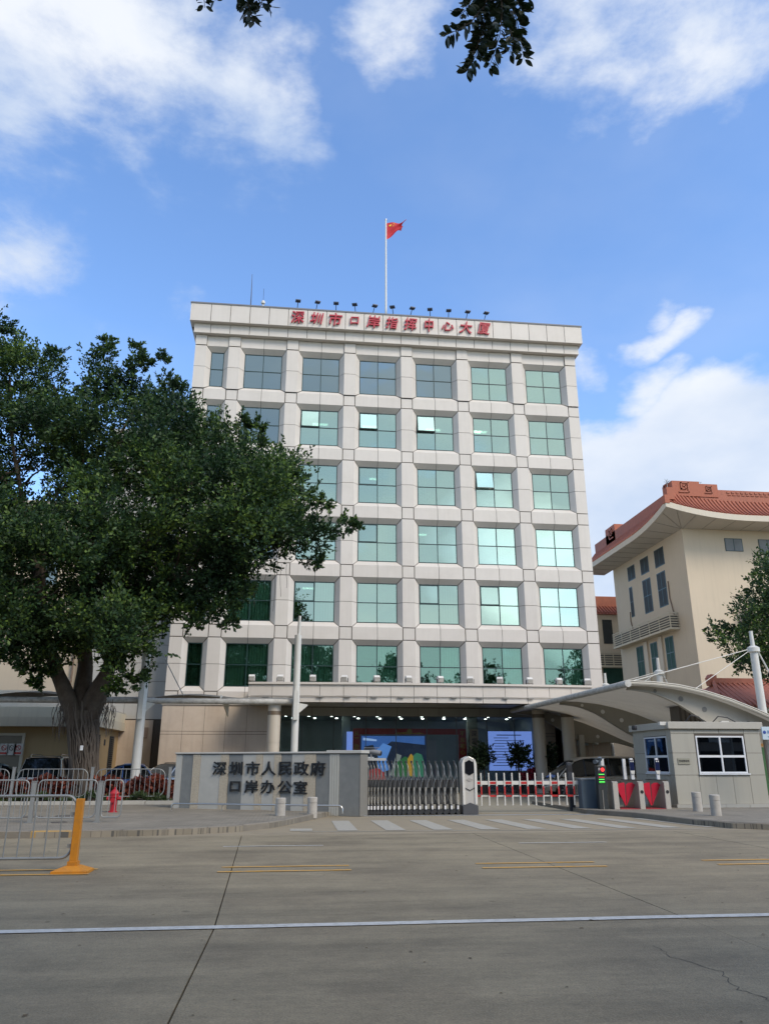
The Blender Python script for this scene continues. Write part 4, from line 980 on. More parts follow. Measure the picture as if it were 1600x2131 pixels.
m = MB(); m.tube([(26.9, 50.2, 21.5), (29.5, 50.2, 21.5)], .015, 4); m.tube([(29.5, 50.2, 20.75), (50, 50.2, 20.75)], .015, 4)
for x in (26.9, 27.8, 29.4, 32, 35, 38, 41): m.tube([(x, 50.2, 20.2), (x, 50.2, 21.5 if x < 30 else 20.75)], .015, 4)
rbb(m, 'roof_wire', M('steel'))
m = MB(); m.box(28.0, 48, 51.0, 62, 17.8, 20.0); rbb(m, 'roof_core', M('concrete'))
an = thing('lightning_ornament', 'small spiky metal lightning ornament at the tiled roof corner', 'roof ornament', (25.9, 48.6, 20.15))
m = MB(); m.tube([(0, 0, 0), (0, 0, .8)], .02, 5)
for k in range(7): a = k*.9; m.tube([(0, 0, .6), (.2*cos(a), .2*sin(a), .75+.1*sin(a*2))], .012, 4)
m.build('rod', M('steel'), an)

sb = thing('rear_annexe', 'cream annexe with red tiled parapet seen between the two main buildings', 'building', (26, 66, 0))
def sbb(m, n, mt, par=None): m.v = [(v[0]-26, v[1]-66, v[2]) for v in m.v]; return m.build(n, mt, par or sb)
m = MB(); m.box(24.5, 31, 66, 72, 0, 14.4); sbb(m, 'wall', M('cream'))
m = MB(); m.prism([(65.6, 14.4), (66.9, 15.3), (66.9, 16.3), (67.3, 16.3), (67.3, 14.4)], 'x', 24.2, 31); sbb(m, 'tiled_parapet', M('tile'))
for k in range(22): x = 24.3+k*.3; m = MB(); m.tube([(x, 65.6, 14.5), (x, 66.9, 15.38)], .07, 6); sbb(m, 'tile_row', M('tile'))
c = at(1250, 1290, 66); d = at(1265, 1340, 66)
m = MB(); m.box(c.x+.1, c.x+1.0, 65.95, 66, d.z, c.z); w_ = sbb(m, 'window', DG)
c = at(1250, 1360, 66); cage(26.1, 29.4, 65.2, 65.99, c.z-1.3, c.z, sb, (26, 66), 4)
c = at(1262, 1388, 66); m = MB(); m.box(27.0, 29.0, 65.95, 66, c.z-2.0, c.z); sbb(m, 'window', TG)

# small pavilion and the red canopy beside it
pv = thing('gate_pavilion', 'small pavilion with terracotta tiled roof at the right edge', 'pavilion', (24, 38, 0))
def pvb(m, n, mt, par=None): m.v = [(v[0]-24, v[1]-38, v[2]) for v in m.v]; return m.build(n, mt, par or pv)
m = MB(); m.box(22.6, 32, 38.9, 42, 0, 4.4); pvb(m, 'wall', M('cream'))
m = MB(); m.box(21.6, 33, 37.9, 43, 4.12, 4.3); pvb(m, 'eave_slab', M('pale'))
m = MB(); m.add([(21.4, 37.7, 4.30), (33, 37.7, 4.4), (33, 40.2, 6.0), (22.7, 40.2, 5.75), (21.4, 43, 4.3), (33, 43, 4.4)], [(0, 1, 2, 3), (0, 3, 4), (3, 2, 5, 4)]); rf = pvb(m, 'roof', M('tile'))
for k in range(38):
    x = 21.5+k*.28; t = min(1, max(0, (x-21.4)/1.3)) if x < 22.7 else 1
    pts = [(x, 37.7, 4.36+.008*k*.28), (x, 37.7+.8*t, 4.36+.40*t), (x, 37.7+1.6*t, 4.36+.85*t), (x, 37.7+2.5*t, 4.36+1.45*t)]
    m = MB(); m.tube(pts, .06, 6); pvb(m, 'tile_row', M('tile'), rf)
    m = MB(); m.lathe([(.075, 37.62), (.075, 37.70)], (x, 0, 4.34), 8, 'y'); pvb(m, 'end_tile', M('tile'), rf)
m = MB(); m.box(22.55, 33, 40.05, 40.4, 5.7, 6.0); m.prism([(22.4, 5.6), (22.75, 5.6), (22.8, 6.15), (22.5, 6.2), (22.35, 6.0)], 'y', 40.0, 40.45); m.tube([(21.4, 37.7, 4.42), (22.0, 38.6, 4.85), (22.6, 40.1, 5.85)], .09, 6); pvb(m, 'ridge', M('tile'), rf)
rc = thing('red_awning', 'crimson panelled awning behind the car canopy beside the pavilion', 'awning', (26, 44, 0))
m = MB(); m.add([(-3.2, 0, 5.2), (-1.4, -.9, 5.0), (6, -.9, 5.0), (6, .1, 5.85), (-1.2, .1, 5.85), (-3.2, 2.5, 5.75)], [(1, 2, 3, 4), (0, 1, 4, 5)]); m.build('panel', pm('crimson_sheet', (.30, .02, .06), .6, .1), rc)
m = MB(); m.tube([(5.5, 0, 0), (5.5, 0, 5.2)], .06, 8); m.tube([(-1.2, -.8, 0), (-1.2, -.8, 5.0)], .06, 8); m.build('post', M('steel'), rc)
# dark passage wall right of the office block
m = MB(); m.box(18.3, 24.0, 47.0, 47.3, 0, 4.2); tag(m.build('passage_wall', pm('passage_wall_paint', (.20, .18, .15), .8, .1)), 'dim grey brown wall closing the passage behind the parked van', 'wall')

# ------------------------------------------------------------------ tensile car canopies
MEM = pm('canopy_membrane', (.55, .51, .43), .7, .08, 1.5, dirt=(.30, .27, .21), dirtamt=.6, dscale=1.0)
_t = MEM.node_tree; _p = _t.nodes['Principled BSDF']; _tl = _t.nodes.new('ShaderNodeBsdfTranslucent'); _tl.inputs['Color'].default_value = (.62, .57, .47, 1); _mx = _t.nodes.new('ShaderNodeMixShader'); _mx.inputs[0].default_value = .20
_t.links.new(_p.outputs[0], _mx.inputs[1]); _t.links.new(_tl.outputs[0], _mx.inputs[2]); _t.links.new(_mx.outputs[0], _t.nodes['Material Output'].inputs[0])
MEM2 = pm('aged_membrane', (.26, .25, .22), .8, .2, 2, dirt=(.08, .075, .065), dirtamt=.9, dscale=1.5)
PIPE = pm('weathered_pipe', (.52, .51, .47), .6, .15, 6, dirt=(.20, .18, .15), dirtamt=.85, dscale=4)
rcx = thing('car_canopy', 'white cable-stayed membrane canopy over the entrance drive on the right', 'canopy', (16, 29, 0))
def rcb(m, n, mt, par=None, smooth=False): m.v = [(v[0]-16, v[1]-29, v[2]) for v in m.v]; return m.build(n, mt, par or rcx, smooth)
CXS = [12.35, 13.4, 14.4, 15.4, 16.4, 17.4, 18.6, 20.0]; CZS = [4.42, 4.39, 4.29, 4.08, 3.78, 3.40, 2.88, 2.35]
def cz(x): return float(np.interp(x, CXS, CZS))
ys = [28.0, 30, 32.5, 35, 37.5, 40, 42.2, 44.0]
m = MB(); vs = []; nx_ = 22; ny_ = 28
for j in range(ny_+1):
    y = 28.0+16*j/ny_
    for i in range(nx_+1):
        x = 12.35+7.65*i/nx_; sag = .16*sin(pi*((y-28)/8 % 1))*sin(pi*i/nx_)
        vs.append((x, y, cz(x)-sag+.03))
m.add(vs, [(j*(nx_+1)+i, j*(nx_+1)+i+1, (j+1)*(nx_+1)+i+1, (j+1)*(nx_+1)+i) for j in range(ny_) for i in range(nx_)]); rcb(m, 'membrane', MEM, smooth=True)
m = MB(); m.tube([(12.35, 27.9, 4.42), (12.35, 44.0, 4.42)], .13, 12); rcb(m, 'edge_pipe', PIPE, smooth=True)
m = MB(); m.tube([(x, 27.98, cz(x)+.03) for x in np.linspace(12.35, 20, 24)], .07, 8); m.tube([(x, 27.93, cz(x)+.10) for x in np.linspace(12.35, 20, 24)], .03, 6); rcb(m, 'edge_tube', pm('edge_tube_paint', (.50, .47, .40), .6, .1, 4), smooth=True)
for y in (28.4, 36.2, 43.7):
    m = MB(); top = []; bot = []
    for x in np.linspace(12.5, 19.9, 26):
        th = .14+.95*math.exp(-((x-16.2)/1.9)**2) if x < 16.2 else .18+.91*math.exp(-((x-16.2)/1.6)**2)
        top.append((x, cz(x)-.02)); bot.append((x, cz(x)-.02-th))
    m.prism(top+bot[::-1], 'y', y-.02, y+.02)
    m.prism([(a, b) for a, b in bot]+[(a, b+.025) for a, b in bot[::-1]], 'y', y-.10, y+.10)
    rib = rcb(m, 'rib', pm('rib_paint', (.36, .335, .28), .6, .08, 2, streak=.1))
    for x in (13.6, 14.6, 15.5, 17.2):
        m = MB(); zc = cz(x)-.02-(.14+.95*math.exp(-((x-16.2)/1.9)**2))*.52; r_ = .07 if x < 14 else .10
        m.lathe([(r_, y-.03), (r_, y+.03)], (x, 0, zc), 16, 'y'); rcb(m, 'hole_disc', pm('hole_disc_white', (.75, .74, .70), .5, .03) if y > 30 else pm('hole_disc_dark', (.16, .155, .14), .6, .05), rib)
    m = MB(); m.box(16.05, 16.35, y-.15, y+.15, 0, 3.1); rcb(m, 'column', M('white'))
for i, y in enumerate((29.0, 37.4, 44.4)):
    m = MB(); m.tube([(18.25, y, .1), (18.25, y, 6.0)], [.16, .15], 14); m.tube([(18.25, y, 6.0), (18.25, y, 6.68)], [.09, .07], 10)
    ms = rcb(m, 'mast', M('white'), smooth=True)
    m = MB(); m.lathe([(.1, 5.78), (.24, 5.84), (.24, 6.0), (.12, 6.08)], (18.25, y, 0), 16); rcb(m, 'mast_collar', M('white'), ms, smooth=True)
    m = MB(); m.tube([(18.1, y, 5.95), (12.5, y-.3, 4.5)], .018, 6); m.tube([(18.1, y, 5.9), (15.2, y-.5, 4.25)], .014, 6); m.tube([(18.4, y, 5.95), (19.9, y+.2, 2.7)], .03, 6); rcb(m, 'stay_cable', M('white'))
lcx = thing('car_canopy', 'weathered grey membrane canopy over the parked cars on the left', 'canopy', (-6.4, 33.5, 0))
def lcb(m, n, mt, par=None, smooth=False): m.v = [(v[0]+6.4, v[1]-33.5, v[2]) for v in m.v]; return m.build(n, mt, par or lcx, smooth)
for (xa, xb, amp) in ((-19.0, -12.9, .3), (-12.9, -6.45, .34), (-6.3, -.15, .24)):
    m = MB(); vs = []
    for j in range(9):
        for i in range(19):
            t = i/18; x = xa+(xb-xa)*t; y = 33.6+4.0*j/8; vs.append((x, y, 4.16+amp*sin(pi*min(1, t*1.7))**1.0*(1 if t < .6 else 1)*.6+.05*j*.4+.12*sin(pi*j/8)))
    m.add(vs, [(j*19+i, j*19+i+1, (j+1)*19+i+1, (j+1)*19+i) for j in range(8) for i in range(18)]); lcb(m, 'membrane', MEM2, smooth=True)
    m = MB(); m.tube([(xa, 33.6, 4.06), (xb, 33.6, 4.06)], .12, 12); lcb(m, 'edge_pipe', PIPE, smooth=True)
for x, top, r in ((-12.9, 8.2, .17), (-6.4, 7.2, .19), (-.03, 6.9, .155)):
    m = MB(); m.tube([(x, 33.5, 0), (x, 33.5, top)], [r, r*.95], 16)
    m.tube([(x+.02, 33.5, top), (x+.04, 33.5, top+.85)], r*.45, 10); ms = lcb(m, 'mast', M('white'), smooth=True)
    m = MB(); m.box(x-.09, x+.09, 33.2, 33.4, 3.3, 4.5); m.prism([(x+.15, 4.0), (x+.5, 3.95), (x+.5, 3.9), (x+.15, 3.6)], 'y', 33.46, 33.54); lcb(m, 'bracket', M('white'), ms)
for a, b in (((-6.35, 33.5, 7.0), (-5.0, 35.5, 4.4)), ((-12.9, 33.5, 8.0), (-11.0, 35.5, 4.4)), ((-12.9, 33.5, 8.0), (-14.6, 35.5, 4.4))):
    m = MB(); m.tube([a, b], .02, 5); lcb(m, 'stay_cable', M('steel'))
for x in (-15.6, -9.4, -3.2):
    m = MB(); pts_t = [(y, 4.3+.05*sin(y)) for y in np.linspace(33.6, 37.6, 10)]; pts_b = [(y, 4.15-.5*((y-33.6)/4.0)**1.3) for y in np.linspace(33.6, 37.6, 10)]
    m.prism(pts_t+pts_b[::-1], 'x', x-.03, x+.03); lcb(m, 'rib', M('white'))

# ------------------------------------------------------------------ stone name wall at the gate
SA, SB = Vector((-4.1, 28.46, 0)), Vector((2.07, 25.33, 0)); su = (SB-SA).normalized(); sang = math.atan2(su.y, su.x)
sw = thing('name_wall', 'striped stone name wall with black lettering beside the gate', 'sign wall', SA, sang)
m = MB(); m.box(.02, 6.9, .03, .6, 0, 1.88); m.build('core', M('joint'), sw)
SG = [pm('stone_light', (.42, .41, .365), .6, .1, 6, bump=.15, dirt=(.3, .3, .28), dirtamt=.4), pm('stone_dark', (.175, .18, .17), .5, .14, 5, dirt=(.24, .24, .22), dirtamt=.4, dscale=2.5), pm('stone_pebbled', (.43, .375, .285), .9, .3, 22, bump=1.0, bscale=30), pm('stone_ribbed', (.40, .395, .35), .8, .1, 5)]
edges = [(0, .26, 0), (.26, .70, 1), (.70, 1.0, 2), (1.0, 1.8, 0), (1.8, 2.12, 2), (2.12, 2.66, 1), (2.66, 3.16, 0), (3.16, 3.42, 2), (3.42, 3.85, 0), (3.85, 4.11, 2), (4.11, 4.5, 1), (4.5, 4.96, 0), (4.96, 5.37, 2), (5.37, 5.86, 1), (5.86, 6.2, 3), (6.2, 6.9, 1)]
for a, b, k in edges:
    m = MB(); d = {0: 0, 1: .008, 2: -.012, 3: -.006}[k]
    if k == 3:
        for q in range(4): m.box(a+.085*q+.006, a+.085*(q+1)-.004, d, .03, .0, 1.86)
    else: m.box(a+.004, b-.004, d, .03, 0, 1.86)
    m.build('stone_panel', SG[k], sw)
m = MB(); m.box(6.905, 6.94, 0.0, .62, 0, 1.86); m.build('stone_panel', pm('stone_end', (.20, .19, .165), .6, .1, 5), sw)
m = MB(); m.box(-.03, 5.75, -.04, .66, 1.88, 1.935); m.box(5.752, 6.98, -.045, .665, 1.88, 1.975); m.build('cap_stone', pm('cap_stone_pale', (.46, .45, .41), .6, .08, 4, dirt=(.3, .29, .26), dirtamt=.4), sw, bevel=.01)
m = MB(); m.box(-.02, 6.96, -.02, .64, 1.86, 1.88); m.build('dark_strip', M('dark'), sw)  # dark strip below the cap stones
BLK = pm('black_metal_letters', (.010, .010, .011), .35, .1)
for ch, x in zip('深圳市人民政府', (1.79, 2.43, 3.07, 3.67, 4.28, 4.87, 5.46)): letter(ch, BLK, sw, (x, -.034, 1.415), .56, .018, .006, sx=1.0, sz=.83)
for ch, x in zip('口岸办公室', (2.43, 3.05, 3.67, 4.29, 4.86)): letter(ch, BLK, sw, (x, -.034, .84), .54 if ch != '口' else .50, .018, .006, sx=1.0, sz=.80)
rl = thing('low_rail', 'low stainless rail in front of the stone name wall', 'rail', Vector((-3.9, 27.0, PZ)), math.atan2(25.05-27.0, 1.55+3.9))
Lr = 5.75; m = MB(); m.tube([(.0, 0, 0), (0, 0, .13), (.02, 0, .18), (.08, 0, .21), (Lr-.1, 0, .21), (Lr-.03, 0, .18), (Lr, 0, .12), (Lr, 0, -.02)], .028, 10); m.build('handrail', M('inox'), rl, smooth=True)
for x in (1.75, 3.55): m = MB(); m.tube([(x, 0, 0), (x, 0, .2)], .022, 8); m.build('post', M('inox'), rl, smooth=True)

# bollards
def bollard():
    t = thing('bollard', '', 'bollard')
    m = MB(); m.lathe([(.145, 0), (.145, .42)], n=24); m.build('shaft', M('concrete'), t, smooth=True)
    m = MB(); m.lathe([(.135, .42), (.135, .437), (.147, .44), (.147, .575), (.13, .59)], n=24); m.build('cap', M('concrete'), t, smooth=True); return t
bo = bollard(); bo.location = (-.36, 24.1, PZ-.1); bo['label'] = 'short concrete bollard before the name wall, nearer the lettering middle'; bo['group'] = 'concrete bollards at the driveway mouth'
for loc, lab in (((.58, 24.5, PZ-.1), 'short concrete bollard before the name wall, beside the zebra stripes'), ((12.84, 24.7, PZ-.01), 'short concrete bollard before the guard booth, nearer the turnstiles'), ((12.3, 22.6, PZ-.01), 'short concrete bollard before the guard booth, closer to the kerb')):
    c = copy_tree(bo, loc, RNG.uniform(0, 3), lab)

# ------------------------------------------------------------------ folding gate
gt = thing('folding_gate', 'retractable silver and black folding gate with scissor links across the drive', 'gate', (2.25, 26.2, 0))
GS = pm('gate_aluminium', (.22, .22, .21), .35, .1, 5, metal=.5); GD = pm('gate_dark', (.035, .037, .04), .45, .1); GW = pm('gate_lower_tube', (.42, .40, .35), .4, .05)
fr = MB()
for y in (-.16, .16): fr.tube([(0, y, .85), (0, y, 1.38), (-.02, y*.9, 1.50), (-.05, y*.4, 1.58), (-.055, 0, 1.60)], .012, 8)
frame_me = fr.mesh('gate_frame', GS, True)
lo = MB(); [lo.tube([(0, y, .28), (0, y, .86)], .022, 8) for y in (-.16, .16)]; low_me = lo.mesh('lower_tube', GW, True)
bk = MB(); bk.box(-.035, .035, -.19, .19, .84, 1.06); blk_me = bk.mesh('hinge_block', GD)
ft = MB(); ft.box(-.03, .03, -.2, .2, .08, .30); foot_me = ft.mesh('foot_block', GD); wl = MB(); wl.lathe([(.06, -.205), (.06, .205)], (0, 0, .06), 10, 'y'); whl_me = wl.mesh('wheel', GD)
kn = MB(); kn.lathe([(.02, 1.57), (.035, 1.60), (.035, 1.64), (.015, 1.66)], (-.055, 0, 0), 10); kn_me = kn.mesh('knob', GD, True)
rf = MB(); rf.box(-.025, .025, -.205, -.198, .16, .27); rf_me = rf.mesh('reflector', pm('reflector_white', (.8, .8, .8), .4, 0))
gxs = [.06]; 
for k in range(19): gxs.append(gxs[-1]+(.072+.0055*max(0, k-1)*1.22 if k < 14 else .165))
sc_ = 3.08/gxs[-1]; gxs = [g_*sc_ for g_ in gxs]
for i, x in enumerate(gxs):
    f_ = link('gate_frame', frame_me, gt, loc=(x, 0, 0))
    link('lower_tube', low_me, gt, loc=(x, 0, 0)); link('hinge_block', blk_me, gt, loc=(x, 0, 0)); link('foot_block', foot_me, gt, loc=(x, 0, 0)); link('wheel', whl_me, gt, loc=(x, 0, 0)); link('knob', kn_me, f_); link('reflector', rf_me, gt, loc=(x, 0, 0))
    if i < len(gxs)-1:
        w_ = gxs[i+1]-x; m = MB()
        for y in (-.175, -.14):
            s_ = 1 if y < -.15 else -1
            a, b = (x, gxs[i+1]) if s_ > 0 else (gxs[i+1], x)
            m.tube([(a+.0, y, .55), (a+(b-a)*.35, y, .98), (b-(b-a)*.1, y, 1.22), (b, y, 1.40)], .012, 6)
            m.tube([(b, y, .28), (a, y, .72)], .009, 5)
        m.build('scissor_link', GS, gt, smooth=True)
        m = MB(); m.box(x+.02, gxs[i+1]-.02, -.12, .12, .82, 1.06); m.box(x+.03, gxs[i+1]-.03, .02, .06, .3, .80); m.build('link_plate', GD if i % 2 else pm('gate_mid', (.10, .10, .10), .5, .1), gt)
        m = MB(); m.box(x+.03, gxs[i+1]-.03, -.16, .16, .05, .16); m.build('wheel_truck', GD, gt)
gh = thing('gate_drive_head', 'silver gate drive head with dark hexagonal display at the gate end', 'gate motor', (5.74, 26.2, 0))
HM = pm('head_aluminium', (.56, .54, .50), .35, .04, 4, metal=.3)
m = MB(); m.prism([(-.24, .04), (.24, .04), (.225, 1.60), (.17, 1.72), (0, 1.80), (-.17, 1.72), (-.225, 1.60)], 'y', -.2, .35); m.build('body', HM, gh, bevel=.02)
m = MB(); m.prism([(-.24, .30), (-.245, 1.55), (-.20, 1.70), (-.155, 1.66), (-.165, 1.30), (-.16, .30)], 'y', -.235, -.19); m.build('side_trim', pm('head_trim', (.64, .62, .57), .4, .03), gh)
m = MB(); m.prism([(.24, .30), (.245, 1.55), (.20, 1.70), (.155, 1.66), (.165, 1.30), (.16, .30)], 'y', -.235, -.19); m.build('side_trim', pm('head_trim', (.64, .62, .57)), gh)
m = MB(); m.prism([(-.15, 1.28), (0, 1.20), (.15, 1.28), (.15, 1.60), (0, 1.68), (-.15, 1.60)], 'y', -.222, -.2); m.build('display', pm('display_black', (.008, .009, .012), .15, .1), gh)
m = MB(); m.prism([(-.11, 1.06), (0, 1.12), (.11, 1.06), (0, 1.0)], 'y', -.215, -.2); m.build('badge', pm('badge_grey', (.36, .34, .31), .4, .05), gh)
m = MB(); m.prism([(-.24, .86), (0, .74), (.24, .86), (.24, .835), (0, .715), (-.24, .835)], 'y', -.222, -.2); m.build('chevron_groove', M('dark'), gh)
m = MB(); m.prism([(-.255, .0), (.255, .0), (.255, .26), (.0, .36), (-.255, .26)], 'y', -.245, .37); m.build('base', pm('base_charcoal', (.07, .072, .078), .5, .05), gh, bevel=.01)
# CCTV camera on a post at the end of the name wall
cc = thing('surveillance_camera', 'grey bullet surveillance camera on a post between name wall and folding gate', 'camera', (2.55, 26.7, 0))
m = MB(); m.tube([(-.25, 0, 0), (-.25, 0, 1.60), (-.1, 0, 1.75), (.1, 0, 1.75)], .03, 8); m.build('post', M('steel'), cc)
m = MB(); m.tube([(-.22, .1, 2.0), (.32, -.1, 1.89)], .09, 14); m.box(-.24, .30, -.1, .12, 2.06, 2.075); m.tube([(0, 0, 1.75), (0, 0, 1.93)], .035, 8); m.build('housing', pm('cam_grey', (.22, .22, .22), .4, .05), cc, smooth=True)
m = MB(); m.tube([(.31, -.098, 1.892), (.34, -.11, 1.886)], .07, 14); m.build('lens', M('black'), cc); m = MB(); m.box(-.2, .5, -.1, .1, 1.66, 1.74); m.build('lamp_box', pm('cam_base', (.42, .42, .40), .5, .05), cc)

# ------------------------------------------------------------------ boom barrier
bb_ = thing('boom_barrier', 'red and white boom barrier with hanging pickets across the exit lane', 'barrier', (10.0, 26.9, 0))
WT = pm('boom_white', (.60, .59, .55), .4, .04); RD = pm('boom_red', (.45, .03, .03), .4, .06)
BX0, BX1 = -4.05, -.15
seg = []; x = BX1; k = 0
pitch = .2705
npk = int((BX1-BX0)/pitch)
m = MB(); m.box(BX0, BX1, -.04, .04, .88, 1.0); m.build('boom', WT, bb_)
m = MB(); m.box(BX0, BX1, -.02, .02, .50, .54); m.build('lower_rail', WT, bb_)
pk = MB(); pk.box(-.02, .02, -.045, .0, .25, .46); pk.box(-.02, .02, -.045, .0, .50+.24, .88-.02); pk.box(-.02, .02, -.045, 0, .46, .52); pk.box(-.022, .022, -.062, -.042, .84, 1.26); pk.box(-.027, .027, -.05, -.001, .22, .25); pk_me = pk.mesh('picket', WT)
pr_ = MB(); pr_.box(-.024, .024, -.070, -.046, .56, .82); pr_me = pr_.mesh('red_sleeve', RD)
for i in range(npk+1):
    x = BX1-.28-i*pitch
    if x < BX0: break
    p_ = link('picket', pk_me, bb_, loc=(x, 0, 0)); link('red_sleeve', pr_me, p_)
    if i % 2 == 0:
        m = MB(); m.box(x-pitch+.04, x-.03, -.048, .048, .90, .98); m.build('red_band', RD, bb_); m = MB(); m.box(x-pitch+.02, x-.02, -.028, .028, .49, .55); m.build('red_band', RD, bb_)
bm_ = thing('barrier_machine', 'dark slate blue barrier motor cabinet beside the red and white boom', 'barrier cabinet', (10.0, 26.75, 0))
m = MB(); m.box(-.27, .27, -.18, .2, .02, 1.04); m.build('cabinet', pm('slate_blue_paint', (.065, .095, .125), .45, .06, 3), bm_, bevel=.03)
m = MB(); m.box(-.29, .29, -.2, .22, 1.04, 1.08); m.build('lid', pm('slate_lid', (.22, .25, .27), .5, .05), bm_, bevel=.01); m = MB(); m.box(-.33, .3, -.2, .22, 0, .03); m.build('foot_plate', M('dark'), bm_)
bp = thing('barrier_post', 'dark slanted sensor post behind the barrier cabinet', 'sensor post', (9.62, 27.3, 0)); m = MB(); m.prism([(-.08, 0), (.1, 0), (.06, 1.6), (-.1, 1.62)], 'y', -.08, .08); m.build('column', pm('post_blue_black', (.03, .035, .045), .5, .05), bp, bevel=.01)
m = MB(); m.box(-.09, .05, -.09, -.08, 1.3, 1.5); m.build('sensor_window', M('black'), bp)
ld = thing('display_terminal', 'black parking terminal with red light and green led display', 'display terminal', (10.28, 26.2, 0))
m = MB(); m.prism([(-.13, .03), (.17, .03), (.17, .55), (.19, .7), (.19, 1.50), (-.13, 1.50), (-.13, .9)], 'y', -.1, .12); m.build('housing', pm('terminal_black', (.03, .035, .037), .4, .1), ld, bevel=.015)
m = MB(); m.box(-.11, .13, -.112, -.1, .92, 1.47); m.build('led_panel', M('black'), ld)
m = MB(); m.lathe([(.06, -.125), (.06, -.112)], (.06, 0, 1.37), 20, 'y'); m.build('red_light', pm('red_led', (1.0, .03, .03), .4, 0, emit=1.6), ld)
letter('P', pm('sign_white', (.7, .7, .7), .5, 0), ld, (-.05, -.118, 1.38), .13, .003)
GR = pm('green_led', (.10, .80, .10), .4, 0, emit=.8)
for z, w_ in ((1.22, .20), (1.06, .19), (.98, .2)):
    m = MB(); m.box(-.09, -.09+w_, -.118, -.112, z-.012, z+.012); m.build('led_line', GR, ld)
m = MB(); m.box(-.09, .11, -.118, -.112, 1.12, 1.14); m.build('led_line', pm('red_led_line', (.9, .06, .04), .4, 0, emit=.5), ld)
m = MB(); m.box(-.09, .11, -.117, -.112, .94, 1.01); m.build('led_field', pm('green_field', (.02, .25, .02), .5, 0, emit=.3), ld)
m = MB(); m.tube([(-.2, -.15, 1.62), (.1, .1, 1.72)], .075, 12); m.box(-.24, .14, -.2, .16, 1.73, 1.745); m.tube([(.02, .02, 1.5), (.02, .02, 1.66)], .05, 8); m.build('camera', pm('cam_dark_blue', (.10, .12, .14), .4, .1), ld, smooth=True)
m = MB(); m.box(-.01, .02, -.115, -.1, .1, .72); m.box(-.2, .22, -.16, .18, 0, .03); m.build('trim', M('inox'), ld)

# ------------------------------------------------------------------ pedestrian turnstiles
tz = PZ
STL = pm('turnstile_steel', (.38, .35, .30), .35, .08, 5, metal=.5); STF = pm('turnstile_front', (.46, .43, .375), .45, .05, 5, metal=.2)
RW = pm('red_wing_plastic', (.50, .015, .04), .3, .08)
def cabinet(flip=False):
    t = thing('turnstile_cabinet', '', 'turnstile')
    m = MB(); m.prism([(0, 0), (1.35, 0), (1.35, .98), (.08, .98), (0, .92)], 'x', -.10, .10); m.build('cabinet', STL, t, bevel=.01)
    m = MB(); m.box(-.085, .085, -.02, 0, .03, .93); m.build('end_panel', STF, t); m = MB(); m.box(-.11, .11, .05, 1.36, .98, 1.0); m.build('top_plate', pm('turnstile_top', (.05, .05, .05), .3, .1), t)
    return t
t1 = cabinet(); t1.location = (10.72, 26.05, tz-.08); t1['label'] = 'plain steel turnstile cabinet next to the display terminal'; t1['group'] = 'turnstile cabinets beside the guard booth'
t2 = copy_tree(t1, (11.62, 26.05, tz-.08), 0, 'steel turnstile cabinet with round reader, between the two red wings')
t3 = copy_tree(t1, (12.52, 26.05, tz-.08), 0, 'steel turnstile cabinet with round reader, against the guard booth')
for t in (t2, t3): m = MB(); m.lathe([(.055, -.03), (.055, -.02)], (.01, 0, .62), 20, 'y'); m.build('reader', M('black'), t)
def fan(par, s_, y=.24):
    m = MB(); pts = [(0, .12)]
    cx, cz_ = s_*.42, .18
    arc = [(s_*(.10+.33*k/8), .84+.07*sin(pi*k/16)) for k in range(9)]
    poly = arc+[(s_*.43, .18), (s_*.40, .18)]
    m.prism(poly, 'y', y-.012, y+.012); m.build('red_wing', RW, par)
for t in (t1, t2): fan(t, 1)
for t in (t2, t3):
    m = MB(); m.prism([(-.10, .84), (-.20, .91), (-.34, .90), (-.43, .84), (-.45, .18)], 'y', .228, .252); m.build('red_wing', pm('red_wing_shaded', (.42, .012, .035), .3, .08), t)  # darker red puts shade into the colour of these wings
for x in (11.17, 12.07): m = MB(); m.box(x-.33, x+.33, 26.0, 27.2, tz, tz+.015); tag(m.build('red_mat', pm('red_carpet', (.32, .03, .035), .95, .2, 30)), 'red floor mat between the %s turnstile cabinets' % ('left pair of' if x < 11.5 else 'right pair of'), 'mat', 'red mats in the turnstile lanes')
def post(x, y, z0, z1, label, term):
    t = thing('turnstile_post', label, 'post', (x, y, z0))
    h = z1-z0; m = MB(); m.prism([(-.055, 0), (.055, 0), (.045, h), (-.06, h)], 'y', -.04, .04); m.build('column', M('alu'), t, bevel=.008)
    if term: m = MB(); m.box(-.085, .065, -.075, -.04, h*.42, h*.93); m.build('face_terminal', pm('terminal_navy', (.012, .018, .06), .15, .1), t, bevel=.008); m = MB(); m.box(-.06, -.02, -.078, -.074, h*.82, h*.88); m.box(.01, .05, -.078, -.074, h*.82, h*.88); m.build('sensor', M('white'), t); m = MB(); m.prism([(-.06, h*.26), (.05, h*.26), (.07, h*.42), (-.085, h*.42)], 'y', -.07, -.03); m.build('holder', M('white'), t)
zt2 = tz-.08+1.0
post(10.52, 26.5, zt2, 1.72, 'plain white post on the first turnstile cabinet by the display terminal', False)
post(11.38, 26.7, zt2, 1.72, 'plain white post beside the face terminal over the middle cabinet', False)
post(11.60, 26.6, zt2, 1.74, 'white post with dark face terminal over the middle cabinet', True)
post(12.52, 26.6, zt2, 1.74, 'white post with dark face terminal against the guard booth', True)

